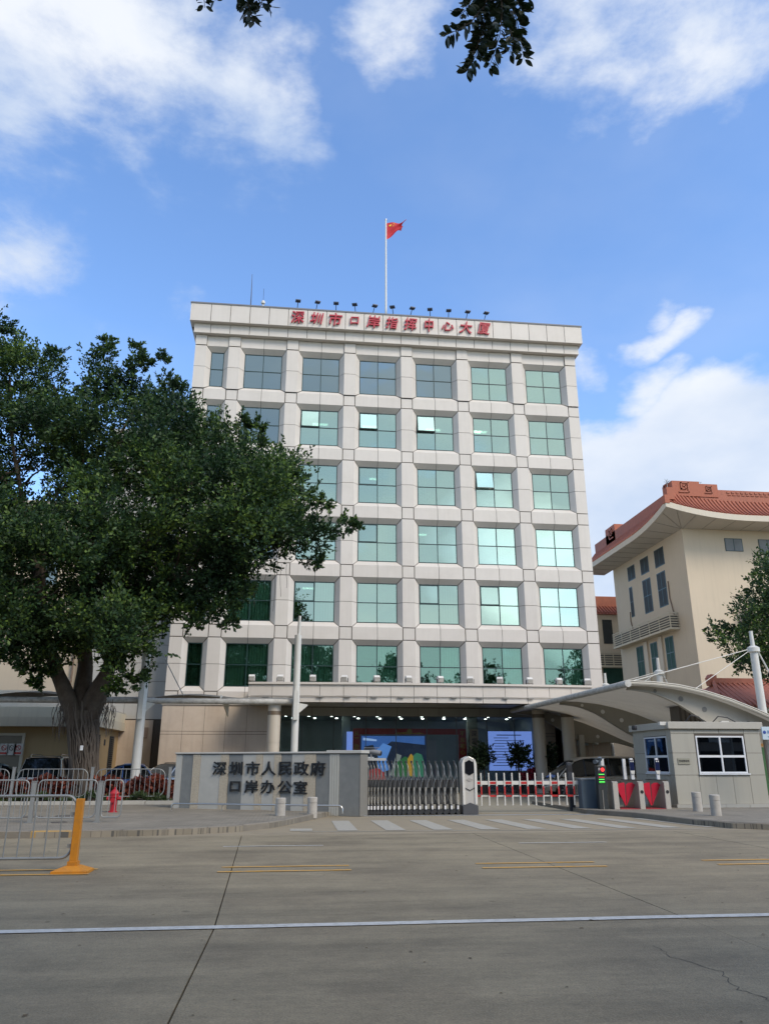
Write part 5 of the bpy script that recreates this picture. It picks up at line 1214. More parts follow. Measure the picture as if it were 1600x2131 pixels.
# ------------------------------------------------------------------ guard booth
gb = thing('guard_booth', 'grey panelled guard booth with white framed windows', 'booth', (13.2, 26.72, PZ))
BP = pm('booth_panel', (.37, .355, .30), .6, .05, 1.5, obvar=.025, streak=.14, dirt=(.30, .30, .27), dirtamt=.35, dscale=1.5)
bw, bd, bh = 3.36, 3.15, 2.62
m = MB(); m.box(-.08, bw+.08, -.08, bd+.08, -.1, .10); m.build('plinth', M('concrete'), gb)
for k in range(4): m = MB(); m.box(-.10+k*.885+.005, .785+k*.885-.005, -.115, -.081, -.09, .095); m.build('plinth_stone', pm('plinth_pale', (.36, .355, .32), .7, .08, 4, obvar=.05), gb)
wx0, wx1, wz0, wz1 = .92, 2.72, 1.12, 2.38
# shell with the two window openings left open
m = MB(); t_ = .1
m.box(.02, wx0, .02, t_, .1, bh); m.box(wx1, bw-.02, .02, t_, .1, bh); m.box(wx0, wx1, .02, t_, .1, wz0); m.box(wx0, wx1, .02, t_, wz1, bh)
ly0, ly1 = .35, 2.2
m.box(.02, t_, t_, ly0, .1, bh); m.box(.02, t_, ly1, bd, .1, bh); m.box(.02, t_, ly0, ly1, .1, wz0); m.box(.02, t_, ly0, ly1, wz1, bh)
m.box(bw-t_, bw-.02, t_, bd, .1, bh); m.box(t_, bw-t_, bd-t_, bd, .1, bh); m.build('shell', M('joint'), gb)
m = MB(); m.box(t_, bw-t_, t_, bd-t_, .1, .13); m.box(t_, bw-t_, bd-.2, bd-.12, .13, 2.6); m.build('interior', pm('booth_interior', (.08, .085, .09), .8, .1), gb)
def bpan(x0, x1, z0, z1): m = MB(); m.box(x0+.006, x1-.006, 0, .02, z0+.006, z1-.006); m.build('wall_panel', BP, gb)
for x0, x1 in ((0, wx0-.04), (wx1+.04, bw)):
    for z0, z1 in ((.1, 1.06), (1.06, 1.80), (1.80, 2.46), (2.46, bh)): bpan(x0, x1, z0, z1)
ws = [wx0-.04+(wx1+.04-(wx0-.04))*k/3 for k in range(4)]
for a, b in zip(ws[:-1], ws[1:]): bpan(a, b, .1, 1.06)
bpan(wx0-.04, (wx0+wx1)/2, 2.46, bh); bpan((wx0+wx1)/2, wx1+.04, 2.46, bh)
def lpan(y0, y1, z0, z1): m = MB(); m.box(0, .02, y0+.006, y1-.006, z0+.006, z1-.006); m.build('wall_panel', BP, gb)
for y0, y1 in ((.021, ly0), (ly1, bd)):
    for z0, z1 in ((.1, 1.06), (1.06, 1.80), (1.80, bh)): lpan(y0, y1, z0, z1)
lpan(ly0, ly1, .1, wz0-.02); lpan(ly0, ly1, wz1+.02, bh)
m = MB(); m.box(-.10, bw+.10, -.10, bd+.1, bh, bh+.24); m.build('roof', pm('booth_roof_band', (.42, .40, .345), .6, .05, 2, streak=.1), gb, bevel=.01)
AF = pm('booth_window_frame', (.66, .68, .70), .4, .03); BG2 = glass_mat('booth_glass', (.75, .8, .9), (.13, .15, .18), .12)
def bwin(front=True):
    L0, L1 = (wx0, wx1) if front else (ly0, ly1)
    m = MB(); f_ = .05; zm = wz0+(wz1-wz0)*.45; lm = (L0+L1)/2
    rects = [(L0, L1, wz1-f_, wz1), (L0, L1, wz0, wz0+f_), (L0, L0+f_, wz0+f_, wz1-f_), (L1-f_, L1, wz0+f_, wz1-f_), (L0+f_, L1-f_, zm-.04, zm+.04), (lm-.03, lm+.03, zm+.04, wz1-f_), (lm-.03, lm+.03, wz0+f_, zm-.04)]
    for a, b, p, q in rects:
        if front: m.box(a, b, -.005, .06, p, q)
        else: m.box(-.005, .06, a, b, p, q)
    w_ = m.build('window', AF, gb)
    for a, b in ((L0+f_, lm-.03), (lm+.03, L1-f_)):
        for p, q in ((wz0+f_, zm-.04), (zm+.04, wz1-f_)):
            m = MB()
            if front: m.box(a, b, .03, .036, p, q)
            else: m.box(.03, .036, a, b, p, q)
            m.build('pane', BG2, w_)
    m = MB()
    if front: m.box(L0-.03, L1+.06, -.06, -.006, wz0-.05, wz0-.005)
    else: m.box(-.05, -.006, L0-.03, L1+.03, wz0-.05, wz0-.005)
    m.build('sill', AF, w_)
bwin(True); bwin(False)
m = MB(); m.box(.16, .60, -.025, -.002, 1.42, 1.62); pl = m.build('name_plate', pm('brass_plate', (.30, .29, .23), .45, .06, metal=.2), gb)
for i, ch in enumerate('来访登记处'): letter(ch, M('black'), pl, (.225+i*.078, -.03, 1.53), .075, .002, .001)
m = MB(); m.box(-.35, .0, -.02, .12, bh+.12, bh+.24); m.tube([(-.12, 0, bh+.1), (.05, -.02, bh+.02)], .03, 6); m.build('roof_camera', M('white'), gb)
m = MB(); m.lathe([(.08, 0), (.1, .06), (.08, .16)], (-.95, .8, bh-.02), 12); m.build('roof_speaker', M('black'), gb, smooth=True)
m = MB(); m.tube([(.9, .6, bh+.24), (1.1, .5, bh+.5), (1.4, .5, bh+.45), (1.6, .5, bh+.24)], .02, 6); m.tube([(1.9, .5, bh+.24), (2.1, .4, bh+.46), (2.45, .4, bh+.42), (2.8, .4, bh+.24)], .02, 6); m.build('cable_loop', M('black'), gb, smooth=True)
# equipment behind and right of the booth
eq = thing('roof_cabinet', 'brown slatted equipment box under the canopy behind the booth roof', 'equipment box', (16.6, 31.0, 0)); m = MB(); m.box(-.8, .8, 0, .8, 0, 4.05); m.build('casing', pm('equipment_brown', (.14, .12, .10), .7, .1), eq)
for k in range(7): m = MB(); m.box(-.7+.2*k, -.58+.2*k, -.02, 0, 3.2, 4.0); m.build('slat', pm('slat_brown', (.22, .19, .16), .6, .1), eq)
c = at(1585, 1528, 30.2)
sg = thing('street_sign', 'pale blue street direction sign beside the guard booth at the right edge', 'sign', (c.x+.35, 25.0, 0))
c0 = at(1596, 1527, 25.0); sg.location = (c0.x, 25.0, 0)
m = MB(); m.box(-.18, .62, -.02, .02, c0.z-.20, c0.z+.22); m.build('sign_plate', pm('sign_pale_blue', (.50, .60, .66), .4, .04), sg)
m = MB(); m.lathe([(.055, -.028), (.055, -.02)], (-.10, 0, c0.z+.04), 16, 'y'); m.build('sign_disc', pm('sign_navy', (.03, .07, .30), .5, 0), sg)
m = MB(); m.box(0, .5, -.026, -.02, c0.z+.0, c0.z+.10); m.box(0, .5, -.026, -.02, c0.z-.12, c0.z-.09); m.build('sign_print', pm('sign_ink', (.15, .25, .4), .5, 0), sg)
m = MB(); m.tube([(.7, 0, 0), (.7, 0, c0.z+.4)], .05, 10); m.build('pole', M('steel'), sg)
# column and planter things at the right edge
c = at(1592, 1600, 31.0)
fr_ = thing('white_pillar', 'round pale pillar behind the guard booth at the right edge', 'pillar', (19.6, 33.0, 0)); m = MB(); m.lathe([(.26, 0), (.26, 3.4)], n=20); m.build('shaft', M('pale'), fr_, smooth=True); m = MB(); m.lathe([(.3, 3.4), (.3, 3.55)], n=20); m.build('capital', M('pale'), fr_, smooth=True)
ks = thing('green_kiosk', 'green kiosk with a yellow panel and amber sign past the booth', 'kiosk', (20.0, 36.0, 0)); m = MB(); m.box(-1.2, 3.0, 0, 1.5, 0, 2.3); m.build('body', pm('kiosk_green', (.04, .12, .04), .6, .2), ks); m = MB(); m.box(-1.0, -.6, -.03, 0, .9, 2.1); m.build('panel', pm('kiosk_yellow', (.40, .36, .10), .6, .1), ks); m = MB(); m.box(-1.2, 3.0, -.04, 0, 2.32, 2.75); m.build('sign_box', pm('kiosk_amber', (.35, .17, .03), .6, .1), ks)
ac = thing('air_conditioner', 'white outdoor air conditioner unit above the kiosk', 'air conditioner', (19.3, 35.2, 2.9)); m = MB(); m.box(-.5, .45, 0, .35, 0, .65); m.build('casing', M('white'), ac, bevel=.02); m = MB(); m.lathe([(.25, -.015), (.25, 0)], (-.1, 0, .33), 24, 'y'); m.build('fan_grille', M('black'), ac); m = MB(); m.box(-.55, .5, -.05, .4, -.08, 0); m.build('shelf', M('steel'), ac)

# ------------------------------------------------------------------ steel barriers
GALV = pm('galvanised_rail', (.26, .27, .265), .45, .08, 8, metal=.3)
def rail_panel(L, z0, z1, r=.02, nb=10, rad=.16, br=.011, thick_post=None):
    t = thing('railing', '', 'railing')
    m = MB(); pts = []
    for cxx, czz, a0 in ((L-rad, z1-rad, 90), (L-rad, z0+rad, 0), (rad, z0+rad, -90), (rad, z1-rad, -180)):
        for k in range(7): a = radians(a0-90*k/6); pts.append((cxx+rad*cos(a), 0, czz+rad*sin(a)))
    pts.append(pts[0]); m.tube(pts, r, 8, cap=False); m.build('frame', GALV, t, smooth=True)
    for k in range(nb):
        x = L*(k+1)/(nb+1); dz = 0
        if x < rad: dz = rad-sqrt(max(0, rad*rad-(rad-x)**2))
        if x > L-rad: dz = rad-sqrt(max(0, rad*rad-(x-L+rad)**2))
        m = MB(); m.tube([(x, 0, z0+dz), (x, 0, z1-dz)], br, 6); m.build('bar', GALV, t, smooth=True)
    return t
def rpost(x, y, z0, h, label, sq=.075, group=None):
    t = thing('railing_post', label, 'post', (x, y, z0), group=group)
    m = MB(); m.box(-sq/2, sq/2, -sq/2, sq/2, 0, h); m.build('shaft', GALV, t, bevel=.006)
    m = MB(); m.box(-sq/2-.01, sq/2+.01, -sq/2-.01, sq/2+.01, h, h+.02); m.build('cap', GALV, t); m = MB(); m.box(-sq, sq, -sq, sq, 0, .012); m.build('foot_plate', GALV, t)
# near row on the centre line
n1 = rail_panel(2.0, .20, 1.10, .021, 9, .16, .011); n1.location = (-5.38, 13.25, 0); tag(n1, 'nearest grey steel railing panel with rounded corners beside the yellow post', 'railing', 'steel railing panels')
copy_tree(n1, (-7.5, 13.25, 0), 0, 'nearest-row grey steel railing panel cut off by the left edge')
yp = thing('yellow_post', 'orange-yellow square post on a flared foot beside the near railing', 'post', (-3.32, 13.22, 0))
YM = pm('orange_yellow_paint', (.56, .22, .015), .5, .10, 6, streak=.25, dirt=(.26, .13, .04), dirtamt=.6, dscale=9)
m = MB(); m.box(-.055, .055, -.055, .055, .09, 1.06); m.build('shaft', YM, yp, bevel=.006)
m = MB(); m.add([(-.27, -.2, .035), (.27, -.2, .035), (.27, .2, .035), (-.27, .2, .035), (-.1, -.09, .10), (.1, -.09, .10), (.1, .09, .10), (-.1, .09, .10)], [(0,1,5,4),(1,2,6,5),(2,3,7,6),(3,0,4,7),(4,5,6,7)]); m.box(-.27, .27, -.2, .2, 0, .035); m.box(-.075, .075, -.075, .075, .10, .16); m.build('foot', YM, yp)
m = MB(); m.box(-.12, -.056, -.02, .02, .82, .86); m.box(-.12, -.056, -.02, .02, .35, .40); m.build('clamp', GALV, yp)
# middle row on the pavement
m1 = rail_panel(1.5, PZ+.12, PZ+1.04, .018, 9, .14, .009); m1.location = (-6.62, 21.95, 0); tag(m1, 'steel railing panel of the pavement row between its two posts', 'railing', 'steel railing panels')
copy_tree(m1, (-8.35, 21.95, 0), 0, 'steel railing panel of the pavement row at the left edge'); copy_tree(m1, (-10.0, 21.95, 0), 0, 'steel railing panel of the pavement row beyond the left edge')
m1s = rail_panel(.5, PZ+.12, PZ+1.04, .018, 2, .1, .009); m1s.location = (-4.98, 22.0, 0); tag(m1s, 'short narrow steel railing panel ending the pavement row by the hydrant', 'railing', 'steel railing panels')
rpost(-6.72, 21.95, PZ, 1.0, 'left square post of the pavement railing row', .10, 'railing posts'); rpost(-5.05, 21.97, PZ, 1.0, 'right square post of the pavement railing row beside the short panel', .10, 'railing posts')
# far row in the planting bed
f1 = rail_panel(2.55, .38, 1.36, .018, 13, .26, .010); f1.location = (-7.45, 31.5, 0); tag(f1, 'long steel railing panel along the bed, right of the banyan trunk', 'railing', 'steel railing panels')
copy_tree(f1, (-10.3, 31.5, 0), 0, 'long steel railing panel along the bed in front of the banyan trunk'); copy_tree(f1, (-13.15, 31.5, 0), 0, 'long steel railing panel along the bed at the left edge')
for x, lab in ((-4.72, 'grey post ending the bed railing beside the name wall'), (-7.6, 'grey post of the bed railing right of the trunk'), (-10.45, 'grey post of the bed railing left of the trunk')): rpost(x, 31.5, .17, 1.25, lab, .10, 'railing posts')
# hydrant
hy = thing('fire_hydrant', 'red fire hydrant on the left pavement', 'hydrant', (-5.60, 26.3, PZ))
m = MB(); m.lathe([(.14, 0), (.14, .03), (.10, .04), (.10, .42), (.14, .44), (.14, .50), (.12, .52)], n=20); m.build('barrel', M('red'), hy, smooth=True)
m = MB(); m.lathe([(.15, .52), (.15, .56), (.115, .60), (.06, .67), (.03, .69), (.03, .74)], n=20); m.build('bonnet', M('red'), hy, smooth=True)
m = MB(); m.tube([(-.19, 0, .40), (.19, 0, .40)], .05, 12); m.tube([(0, 0, .36), (0, -.17, .36)], .065, 12); m.build('outlet', M('red'), hy, smooth=True); m = MB(); [m.tube([(s_*.18, 0, .40), (s_*.215, 0, .40)], .062, 8) for s_ in (-1, 1)]; m.tube([(0, -.16, .36), (0, -.19, .36)], .075, 8); m.build('outlet_cap', M('red'), hy)

# ------------------------------------------------------------------ foliage
NR = np.random.RandomState(11)
def leaf_mesh(name, P, D, L, wr, mat, droop=.0):
    """one four-cornered leaf per row of P, folded out along D"""
    n = len(P); D = D/np.linalg.norm(D, axis=1, keepdims=True)
    R_ = NR.normal(size=(n, 3)); S = np.cross(D, R_); S /= np.linalg.norm(S, axis=1, keepdims=True)+1e-9
    Nn = np.cross(S, D); L = L[:, None]
    a = P; b = P+D*L*.48+S*L*wr+Nn*L*.05; c = P+D*L; d = P+D*L*.48-S*L*wr+Nn*L*.05
    V = np.stack([a, b, c, d], 1).reshape(-1, 3).astype(np.float32)
    me = bpy.data.meshes.new(name); me.vertices.add(4*n); me.vertices.foreach_set('co', V.ravel())
    me.loops.add(4*n); me.loops.foreach_set('vertex_index', np.arange(4*n, dtype=np.int32))
    me.polygons.add(n); me.polygons.foreach_set('loop_start', np.arange(0, 4*n, 4, dtype=np.int32)); me.polygons.foreach_set('loop_total', np.full(n, 4, dtype=np.int32))
    me.materials.append(mat); me.update(); return me
def in_poly(x, y, poly):
    c = False; n = len(poly); j = n-1
    for i in range(n):
        xi, yi = poly[i]; xj, yj = poly[j]
        if (yi > y) != (yj > y) and x < (xj-xi)*(y-yi)/(yj-yi)+xi: c = not c
        j = i
    return c
def edge_dist(x, y, poly):
    b = 1e9; n = len(poly)
    for i in range(n):
        x1, y1 = poly[i]; x2, y2 = poly[(i+1) % n]; dx, dy = x2-x1, y2-y1; t = max(0, min(1, ((x-x1)*dx+(y-y1)*dy)/(dx*dx+dy*dy+1e-9)))
        b = min(b, math.hypot(x-x1-t*dx, y-y1-t*dy))
    return b
def boughs(centres, radii, ntw, nlv, leaf, wr, up=.5, twl=1.0):
    """leaf positions on twigs that fan outward and upward from each clump centre"""
    P = []; D = []; TW = []
    for c, r in zip(centres, radii):
        c = np.array(c)
        for k in range(ntw):
            d = NR.normal(size=3); d /= np.linalg.norm(d); d[2] = d[2]*.75+up*NR.uniform(.2, 1.1); d /= np.linalg.norm(d)
            ln = r*twl*NR.uniform(.65, 1.18); bend = NR.normal(size=3)*.18; bend[2] += .22
            t = NR.uniform(.25, 1.0, nlv)**.75
            pos = c+np.outer(t*ln, d)+np.outer(t*t*ln, bend)
            wdt = (1.05-t)[:, None]*.30*r+.03
            pos = pos+NR.normal(size=(nlv, 3))*wdt*.62
            dd = d+bend*.8+NR.normal(size=(nlv, 3))*.62
            P.append(pos); D.append(dd); TW.append((c, d, bend, ln))
    P = np.concatenate(P); D = np.concatenate(D)
    L = leaf*NR.uniform(.7, 1.3, len(P)); return P, D, L, TW
import mathutils.noise as mnoise
def limb(m, a, b, r0, r1, n=7, wob=.25, seg=8, rng=RNG):
    a = Vector(a); b = Vector(b); pts = []; rs = []
    w = Vector((rng.uniform(-1, 1), rng.uniform(-1, 1), rng.uniform(-.3, .6)))*wob
    for i in range(seg+1):
        t = i/seg; p = a.lerp(b, t)+w*sin(pi*t)*1.0+Vector((sin(t*9+a.x), cos(t*8+a.y), 0))*wob*.18*sin(pi*t)
        pts.append(p); rs.append(r0+(r1-r0)*t)
    m.tube(pts, rs, n); return pts

TREE = thing('banyan_tree', 'huge dark green banyan tree with aerial roots left of the office block', 'tree', (-7.8, 32.6, .1))
TB_ = Vector((-7.8, 32.6, .1))
SIL = [(-260, 640), (-120, 660), (-40, 665), (10, 675), (20, 700), (70, 720), (110, 730), (140, 790), (165, 770), (205, 725), (232, 715), (245, 770), (275, 735), (292, 740), (310, 790), (345, 755), (365, 800), (398, 822), (425, 865), (455, 880), (490, 885), (535, 893), (540, 925), (575, 935), (610, 940), (643, 955), (640, 1000), (675, 1042), (650, 1072), (700, 1098), (735, 1100), (705, 1150), (660, 1170), (610, 1175), (570, 1205), (545, 1230), (495, 1262), (490, 1300), (440, 1312), (398, 1300), (372, 1318), (340, 1330), (318, 1365), (300, 1392), (235, 1392), (190, 1375), (130, 1382), (90, 1405), (60, 1400), (20, 1400), (-40, 1400), (-260, 1330)]
GAPS = [(255, 900, 10), (268, 1060, 10), (300, 985, 8), (45, 1065, 10), (95, 1010, 8), (575, 1215, 10), (365, 1215, 10), (435, 1235, 8)]
cs, rs_ = [], []; near_c = []
step = 36
yy = 650
k_ = 0
while yy < 1400:
    xx = -250+(k_ % 2)*step/2
    while xx < 745:
        x = xx+RNG.uniform(-13, 13); y = yy+RNG.uniform(-13, 13); xx += step
        if not in_poly(x, y, SIL): continue
        e = edge_dist(x, y, SIL)
        if e < 15: continue
        if any(math.hypot(x-gx_, y-gy_) < gr+24 for gx_, gy_, gr in GAPS) and RNG.random() < .92: continue
        # crown is deep in the middle, thin at its rim; the right-hand bough reaches towards the street
        dep = min(1, e/170)
        rad = min(1.0, .35+e/70)
        Ym = 32.5-(2.2 if x > 420 else 0)*min(1, (x-420)/200 if x > 420 else 0)-1.6*max(0, (y-1000)/350)
        layers = [RNG.uniform(-.5, .5)]
        if dep > .25: layers = [-3.2*dep+RNG.uniform(-.8, .8), RNG.uniform(-.8, .8), 3.2*dep+RNG.uniform(-.8, .8)]
        pass
        for li, ly in enumerate(layers):
            Y = Ym+ly; p = at(x, y, Y)
            nv = mnoise.noise(Vector((p.x*.36+3, p.y*.26, p.z*.50)))
            if e > 34 and nv < (-.08 if li < 2 else -.28): continue      # hollows between the boughs
            if li == 0 and len(layers) > 1: p = at(x, y, Y-2.4*nv*min(1, e/60))
            cs.append(tuple(p)); rs_.append(max(.42, (1.12*rad)*RNG.uniform(.8, 1.15)))
    yy += step*.82; k_ += 1
# low sprays at the trunk and upright leaders at the top
for x, y, Y, r in ((240, 1400, 30.8, .55), (262, 1425, 30.8, .55), (290, 1420, 30.8, .42), (235, 1440, 31, .45), (95, 1408, 31.5, .4), (75, 1425, 31.5, .3), (60, 1400, 31.5, .35), (215, 735, 32, .5), (110, 740, 32, .5), (300, 755, 32, .4), (15, 685, 32, .5), (370, 808, 32, .4), (225, 715, 32, .4), (283, 728, 32, .35), (720, 1095, 30, .5), (738, 1100, 30, .3), (536, 892, 30, .35), (110, 1310, 31, .5), (340, 750, 32, .35), (505, 880, 30, .35), (672, 1050, 30, .4), (655, 1170, 30.2, .4), (480, 1300, 30, .4), (405, 1300, 30, .4), (340, 1210, 30, .9), (375, 1240, 30.3, .9), (410, 1215, 30, .9), (445, 1245, 30, .85), (430, 1280, 30.2, .7), (385, 1285, 30.3, .7), (345, 1280, 30.6, .8), (470, 1215, 30.2, .8), (500, 1235, 30.2, .6), (350, 1160, 31, .9), (400, 1170, 30.6, .9), (320, 1250, 31, .8), (470, 1270, 30, .6), (150, 1345, 30.8, .8), (200, 1350, 31, .8), (105, 1365, 31, .7), (250, 1350, 31, .7), (60, 1350, 31, .8), (175, 1310, 30.6, .8), (20, 1370, 31, .7)):
    cs.append(tuple(at(x, y, Y))); rs_.append(r)
P, D, L, TW = boughs(cs, rs_, 15, 24, .160, .27, up=.65); print('leaves', len(P))
LM1 = leaf_mat('banyan_leaf', (.011, .030, .016), (.034, .076, .022), (.18, .27, .04), trans=.28)
P = P-np.array(TB_)
link('crown', leaf_mesh('banyan_crown', P, D, L, .27, LM1), TREE)
# limbs that lead into the crown
m = MB(); BM = M('bark')
forks = [((122, 1408), 32.2, .27), ((178, 1385), 32.9, .30), ((226, 1395), 32.2, .27)]
J0 = at(170, 1470, 32.6)
limbs = []
ends = [((60, 1250), 31, 0), ((40, 1080), 33, 0), ((-80, 1150), 33, 0), ((130, 1000), 34, 0), ((170, 900), 33, 1), ((110, 800), 33, 1), ((280, 850), 33.5, 1), ((300, 1150), 31.5, 1), ((330, 1000), 33, 2), ((450, 950), 32, 2), ((560, 1030), 31, 2), ((640, 1110), 30.5, 2), ((480, 1180), 31, 2), ((400, 1250), 31, 2), ((250, 1240), 30.8, 1), ((-60, 900), 34, 0), ((20, 780), 33.5, 0), ((380, 860), 33, 2)]
mids = {0: at(95, 1290, 32), 1: at(185, 1200, 33), 2: at(285, 1235, 32)}
fork_pts = {}
for i, ((x, y), Y, r) in enumerate(forks):
    f_ = at(x, y, Y); fork_pts[i] = f_
    m2 = MB(); limb(m2, J0-TB_-Vector((0, 0, .6)), f_-TB_, r*1.25, r, 12, .08, 6); limb(m2, f_-TB_, mids[i]-TB_, r, r*.62, 10, .2, 7)
    m2.build('limb', BM, TREE, smooth=True)
for (x, y), Y, i in ends:
    m2 = MB(); e = at(x, y, Y); r = forks[i][2]*.50; a = mids[i]
    pts = limb(m2, a-TB_, e-TB_, r, .05, 8, .7, 10)
    for k in range(5):
        q = pts[RNG.randint(3, 9)]; t = q+Vector((RNG.uniform(-1.6, 1.6), RNG.uniform(-1.4, 1.4), RNG.uniform(.2, 1.6))); limb(m2, q, t, .06, .015, 5, .2, 5)
    m2.build('branch', BM, TREE, smooth=True)
# trunk: fused wavy root columns
def trunk(px_top, px_bot, Y, w_top, w_bot, n, parent, base, z_top, z_bot=-.1):
    c_b = Vector(px_bot)-base; c_t = Vector(px_top)-base
    m = MB(); seg = 14; nn = 44; vs = []
    ph = [RNG.uniform(0, 6.28) for _ in range(8)]
    for j in range(seg+1):
        t = j/seg; c = c_b.lerp(c_t, t); z = z_bot+(z_top-z_bot)*t
        w = (w_bot*(1-t)**1.0+w_top*t)/2*(1+.12*sin(t*5+1))*(1+.55*max(0, .14-t)/.14)
        for k in range(nn):
            a = 2*pi*k/nn
            r = w*(1+.10*abs(sin(a*3.5+ph[0]+t*1.2))+.09*sin(a*7+ph[1]-t*2.5)+.06*sin(a*12+ph[2]+t*4))
            vs.append((c.x+r*cos(a), c.y+r*sin(a)*.85, z))
    fs = [(j*nn+k, j*nn+(k+1) % nn, (j+1)*nn+(k+1) % nn, (j+1)*nn+k) for j in range(seg) for k in range(nn)]
    m.add(vs, fs); return m.build('trunk', BM, parent, smooth=True)
ptop, pbot = at(172, 1480, 32.6), at(180, 1650, 32.6)
trunk(ptop, pbot, 32.6, 1.14, .82, 12, TREE, TB_, ptop.z-TB_.z, -.1)
m = MB(); limb(m, ptop-TB_-Vector((.1, 0, .7)), fork_pts[0]-TB_, .40, .27, 14, .05, 6); limb(m, ptop-TB_-Vector((0, 0, .7)), fork_pts[1]-TB_, .42, .30, 14, .05, 6); limb(m, ptop-TB_-Vector((-.15, 0, .7)), fork_pts[2]-TB_, .40, .27, 14, .05, 6); m.build('fork', BM, TREE, smooth=True)
RM_ = pm('aerial_root', (.10, .08, .062), .9, .25, 6)
for k in range(44):
    a = RNG.uniform(-2.9, .05); m = MB(); pts = []; z = ptop.z-TB_.z+RNG.uniform(-.8, .5); z1_ = RNG.uniform(0, 1.6); aa = a
    n_ = 12
    for j in range(n_+1):
        t = j/n_; zz = z+(z1_-z)*t; tt = zz/(ptop.z-TB_.z); cc = (pbot-TB_).lerp(ptop-TB_, min(1, max(0, tt)))
        w = (.82*(1-tt)+1.14*tt)/2*(1.10)+.01; aa += RNG.uniform(-.13, .13); pts.append((cc.x+w*cos(aa), cc.y+w*sin(aa)*.88, zz))
    m.tube(pts, [.020*RNG.uniform(.6, 1.6)]*(n_+1), 6); m.build('root', RM_, TREE, smooth=True)
for side, xr_, n_ in ((0, (112, 148), 26), (1, (205, 240), 26)):
    for k in range(n_):
        x = RNG.uniform(*xr_); p = at(x, RNG.uniform(1455, 1475), 32.4+RNG.uniform(-.5, .3)); ln = RNG.uniform(.4, 1.5)
        if side: ln *= .8
        m = MB(); pts = [p-TB_+Vector((.05*sin(j*.9+k), .03*cos(j+k), -ln*j/6)) for j in range(7)]; m.tube(pts, [.012]*6+[.004], 4); m.build('aerial_root', RM_, TREE)
for k in range(12):
    x = RNG.uniform(430, 610); y = 1195 if x < 560 else 1175; p = at(x, y, 30.6); m = MB(); ln = RNG.uniform(.5, 2.2)
    m.tube([p-TB_+Vector((.03*sin(j+k), 0, -ln*j/5)) for j in range(6)], .008, 4); m.build('aerial_root', RM_, TREE)
c = at(170, 1557, 31.85); m = MB(); m.box(c.x-.055-TB_.x, c.x+.055-TB_.x, c.y-TB_.y-.02, c.y-TB_.y, c.z-.09-TB_.z, c.z+.09-TB_.z); m.build('tree_tag', pm('tag_white', (.7, .7, .68), .5, .05), TREE)

# right-hand tree behind the booth
def simple_tree(name, label, base, centres, radii, leaf, mat, ntw=12, nlv=18, trunk_r=.28, wr=.27, group=None, top=None):
    t = thing(name, label, 'tree', base, group=group); b = Vector(base)
    P, D, L, _ = boughs(centres, radii, ntw, nlv, leaf, wr, up=.5)
    link('crown', leaf_mesh('crown_leaves', P-np.array(b), D, L, wr, mat), t)
    m = MB(); cx = sum(c[0] for c in centres)/len(centres); cyy = sum(c[1] for c in centres)/len(centres); cz_ = sum(c[2] for c in centres)/len(centres); zl = min(c[2] for c in centres)
    k0 = Vector((b.x+.2, b.y, max(1.5, zl-.4))); limb(m, (0, 0, -.1), k0-b, trunk_r, trunk_r*.8, 12, .12, 7); m.build('trunk', BM, t, smooth=True)
    step_ = max(1, len(centres)//14)
    for c in centres[::step_]: m = MB(); limb(m, k0-b, Vector(c)-b, trunk_r*.5, .03, 7, .4, 8); m.build('branch', BM, t, smooth=True)
    return t
SIL2 = [(1570, 1150), (1600, 1148), (1700, 1150), (1760, 1300), (1700, 1440), (1620, 1440), (1585, 1430), (1560, 1420), (1545, 1405), (1530, 1395), (1515, 1375), (1505, 1355), (1468, 1325), (1470, 1315), (1500, 1305), (1530, 1300), (1518, 1265), (1545, 1240), (1560, 1215), (1570, 1195), (1560, 1165)]
cs2, rs2 = [], []
for yy in range(1150, 1445, 21):
    for xx in range(1462, 1760, 23):
        x = xx+RNG.uniform(-8, 8); y = yy+RNG.uniform(-8, 8)
        if in_poly(x, y, SIL2) and edge_dist(x, y, SIL2) > 7:
            e = edge_dist(x, y, SIL2); 
            for ly in ((RNG.uniform(-.5, .5),) if e < 25 else (-1.6+RNG.uniform(-.5, .5), 1.4+RNG.uniform(-.5, .5))):
                cs2.append(tuple(at(x, y, 34.5+ly))); rs2.append(min(.8, .32+e/50))
simple_tree('street_tree', 'dark green leafy tree behind the guard booth at the right edge', (24.0, 34.8, .0), cs2, rs2, .15, LM1, 11, 16, .3)

# trees on the near side of the street: their crowns shade the road and show in the glass
LM2 = leaf_mat('street_leaf', (.014, .032, .010), (.035, .075, .018), (.08, .13, .03), trans=.2)
def big_tree(label, base, rad, h0, h1, n, name='street_tree'):
    cs_, rr = [], []
    for k in range(n):
        a = RNG.uniform(0, 2*pi); q = RNG.random()**.5; z = RNG.uniform(0, 1); s_ = sin(pi*(.12+.86*z))**.6
        cs_.append((base[0]+rad*q*s_*cos(a), base[1]+rad*q*s_*sin(a)*.8, h0+(h1-h0)*z)); rr.append(RNG.uniform(1.0, 1.6))
    return simple_tree(name, label, base, cs_, rr, .30, LM2, 10, 15, .42, group=None)
nb = big_tree('street tree with low twigs hanging over the road above the camera', (1.5, -2.2, 0), 5.4, 8.6, 14.0, 95)
big_tree('street tree on the near pavement mirrored in the left windows', (-8.5, -3.5, 0), 5.0, 5.5, 13.0, 80)
big_tree('street tree on the near pavement mirrored in the right windows', (12.5, -3.5, 0), 5.0, 5.5, 12.6, 80)
big_tree('street tree on the near pavement farther right', (22.0, -4.0, 0), 5.0, 5.5, 12.0, 60)

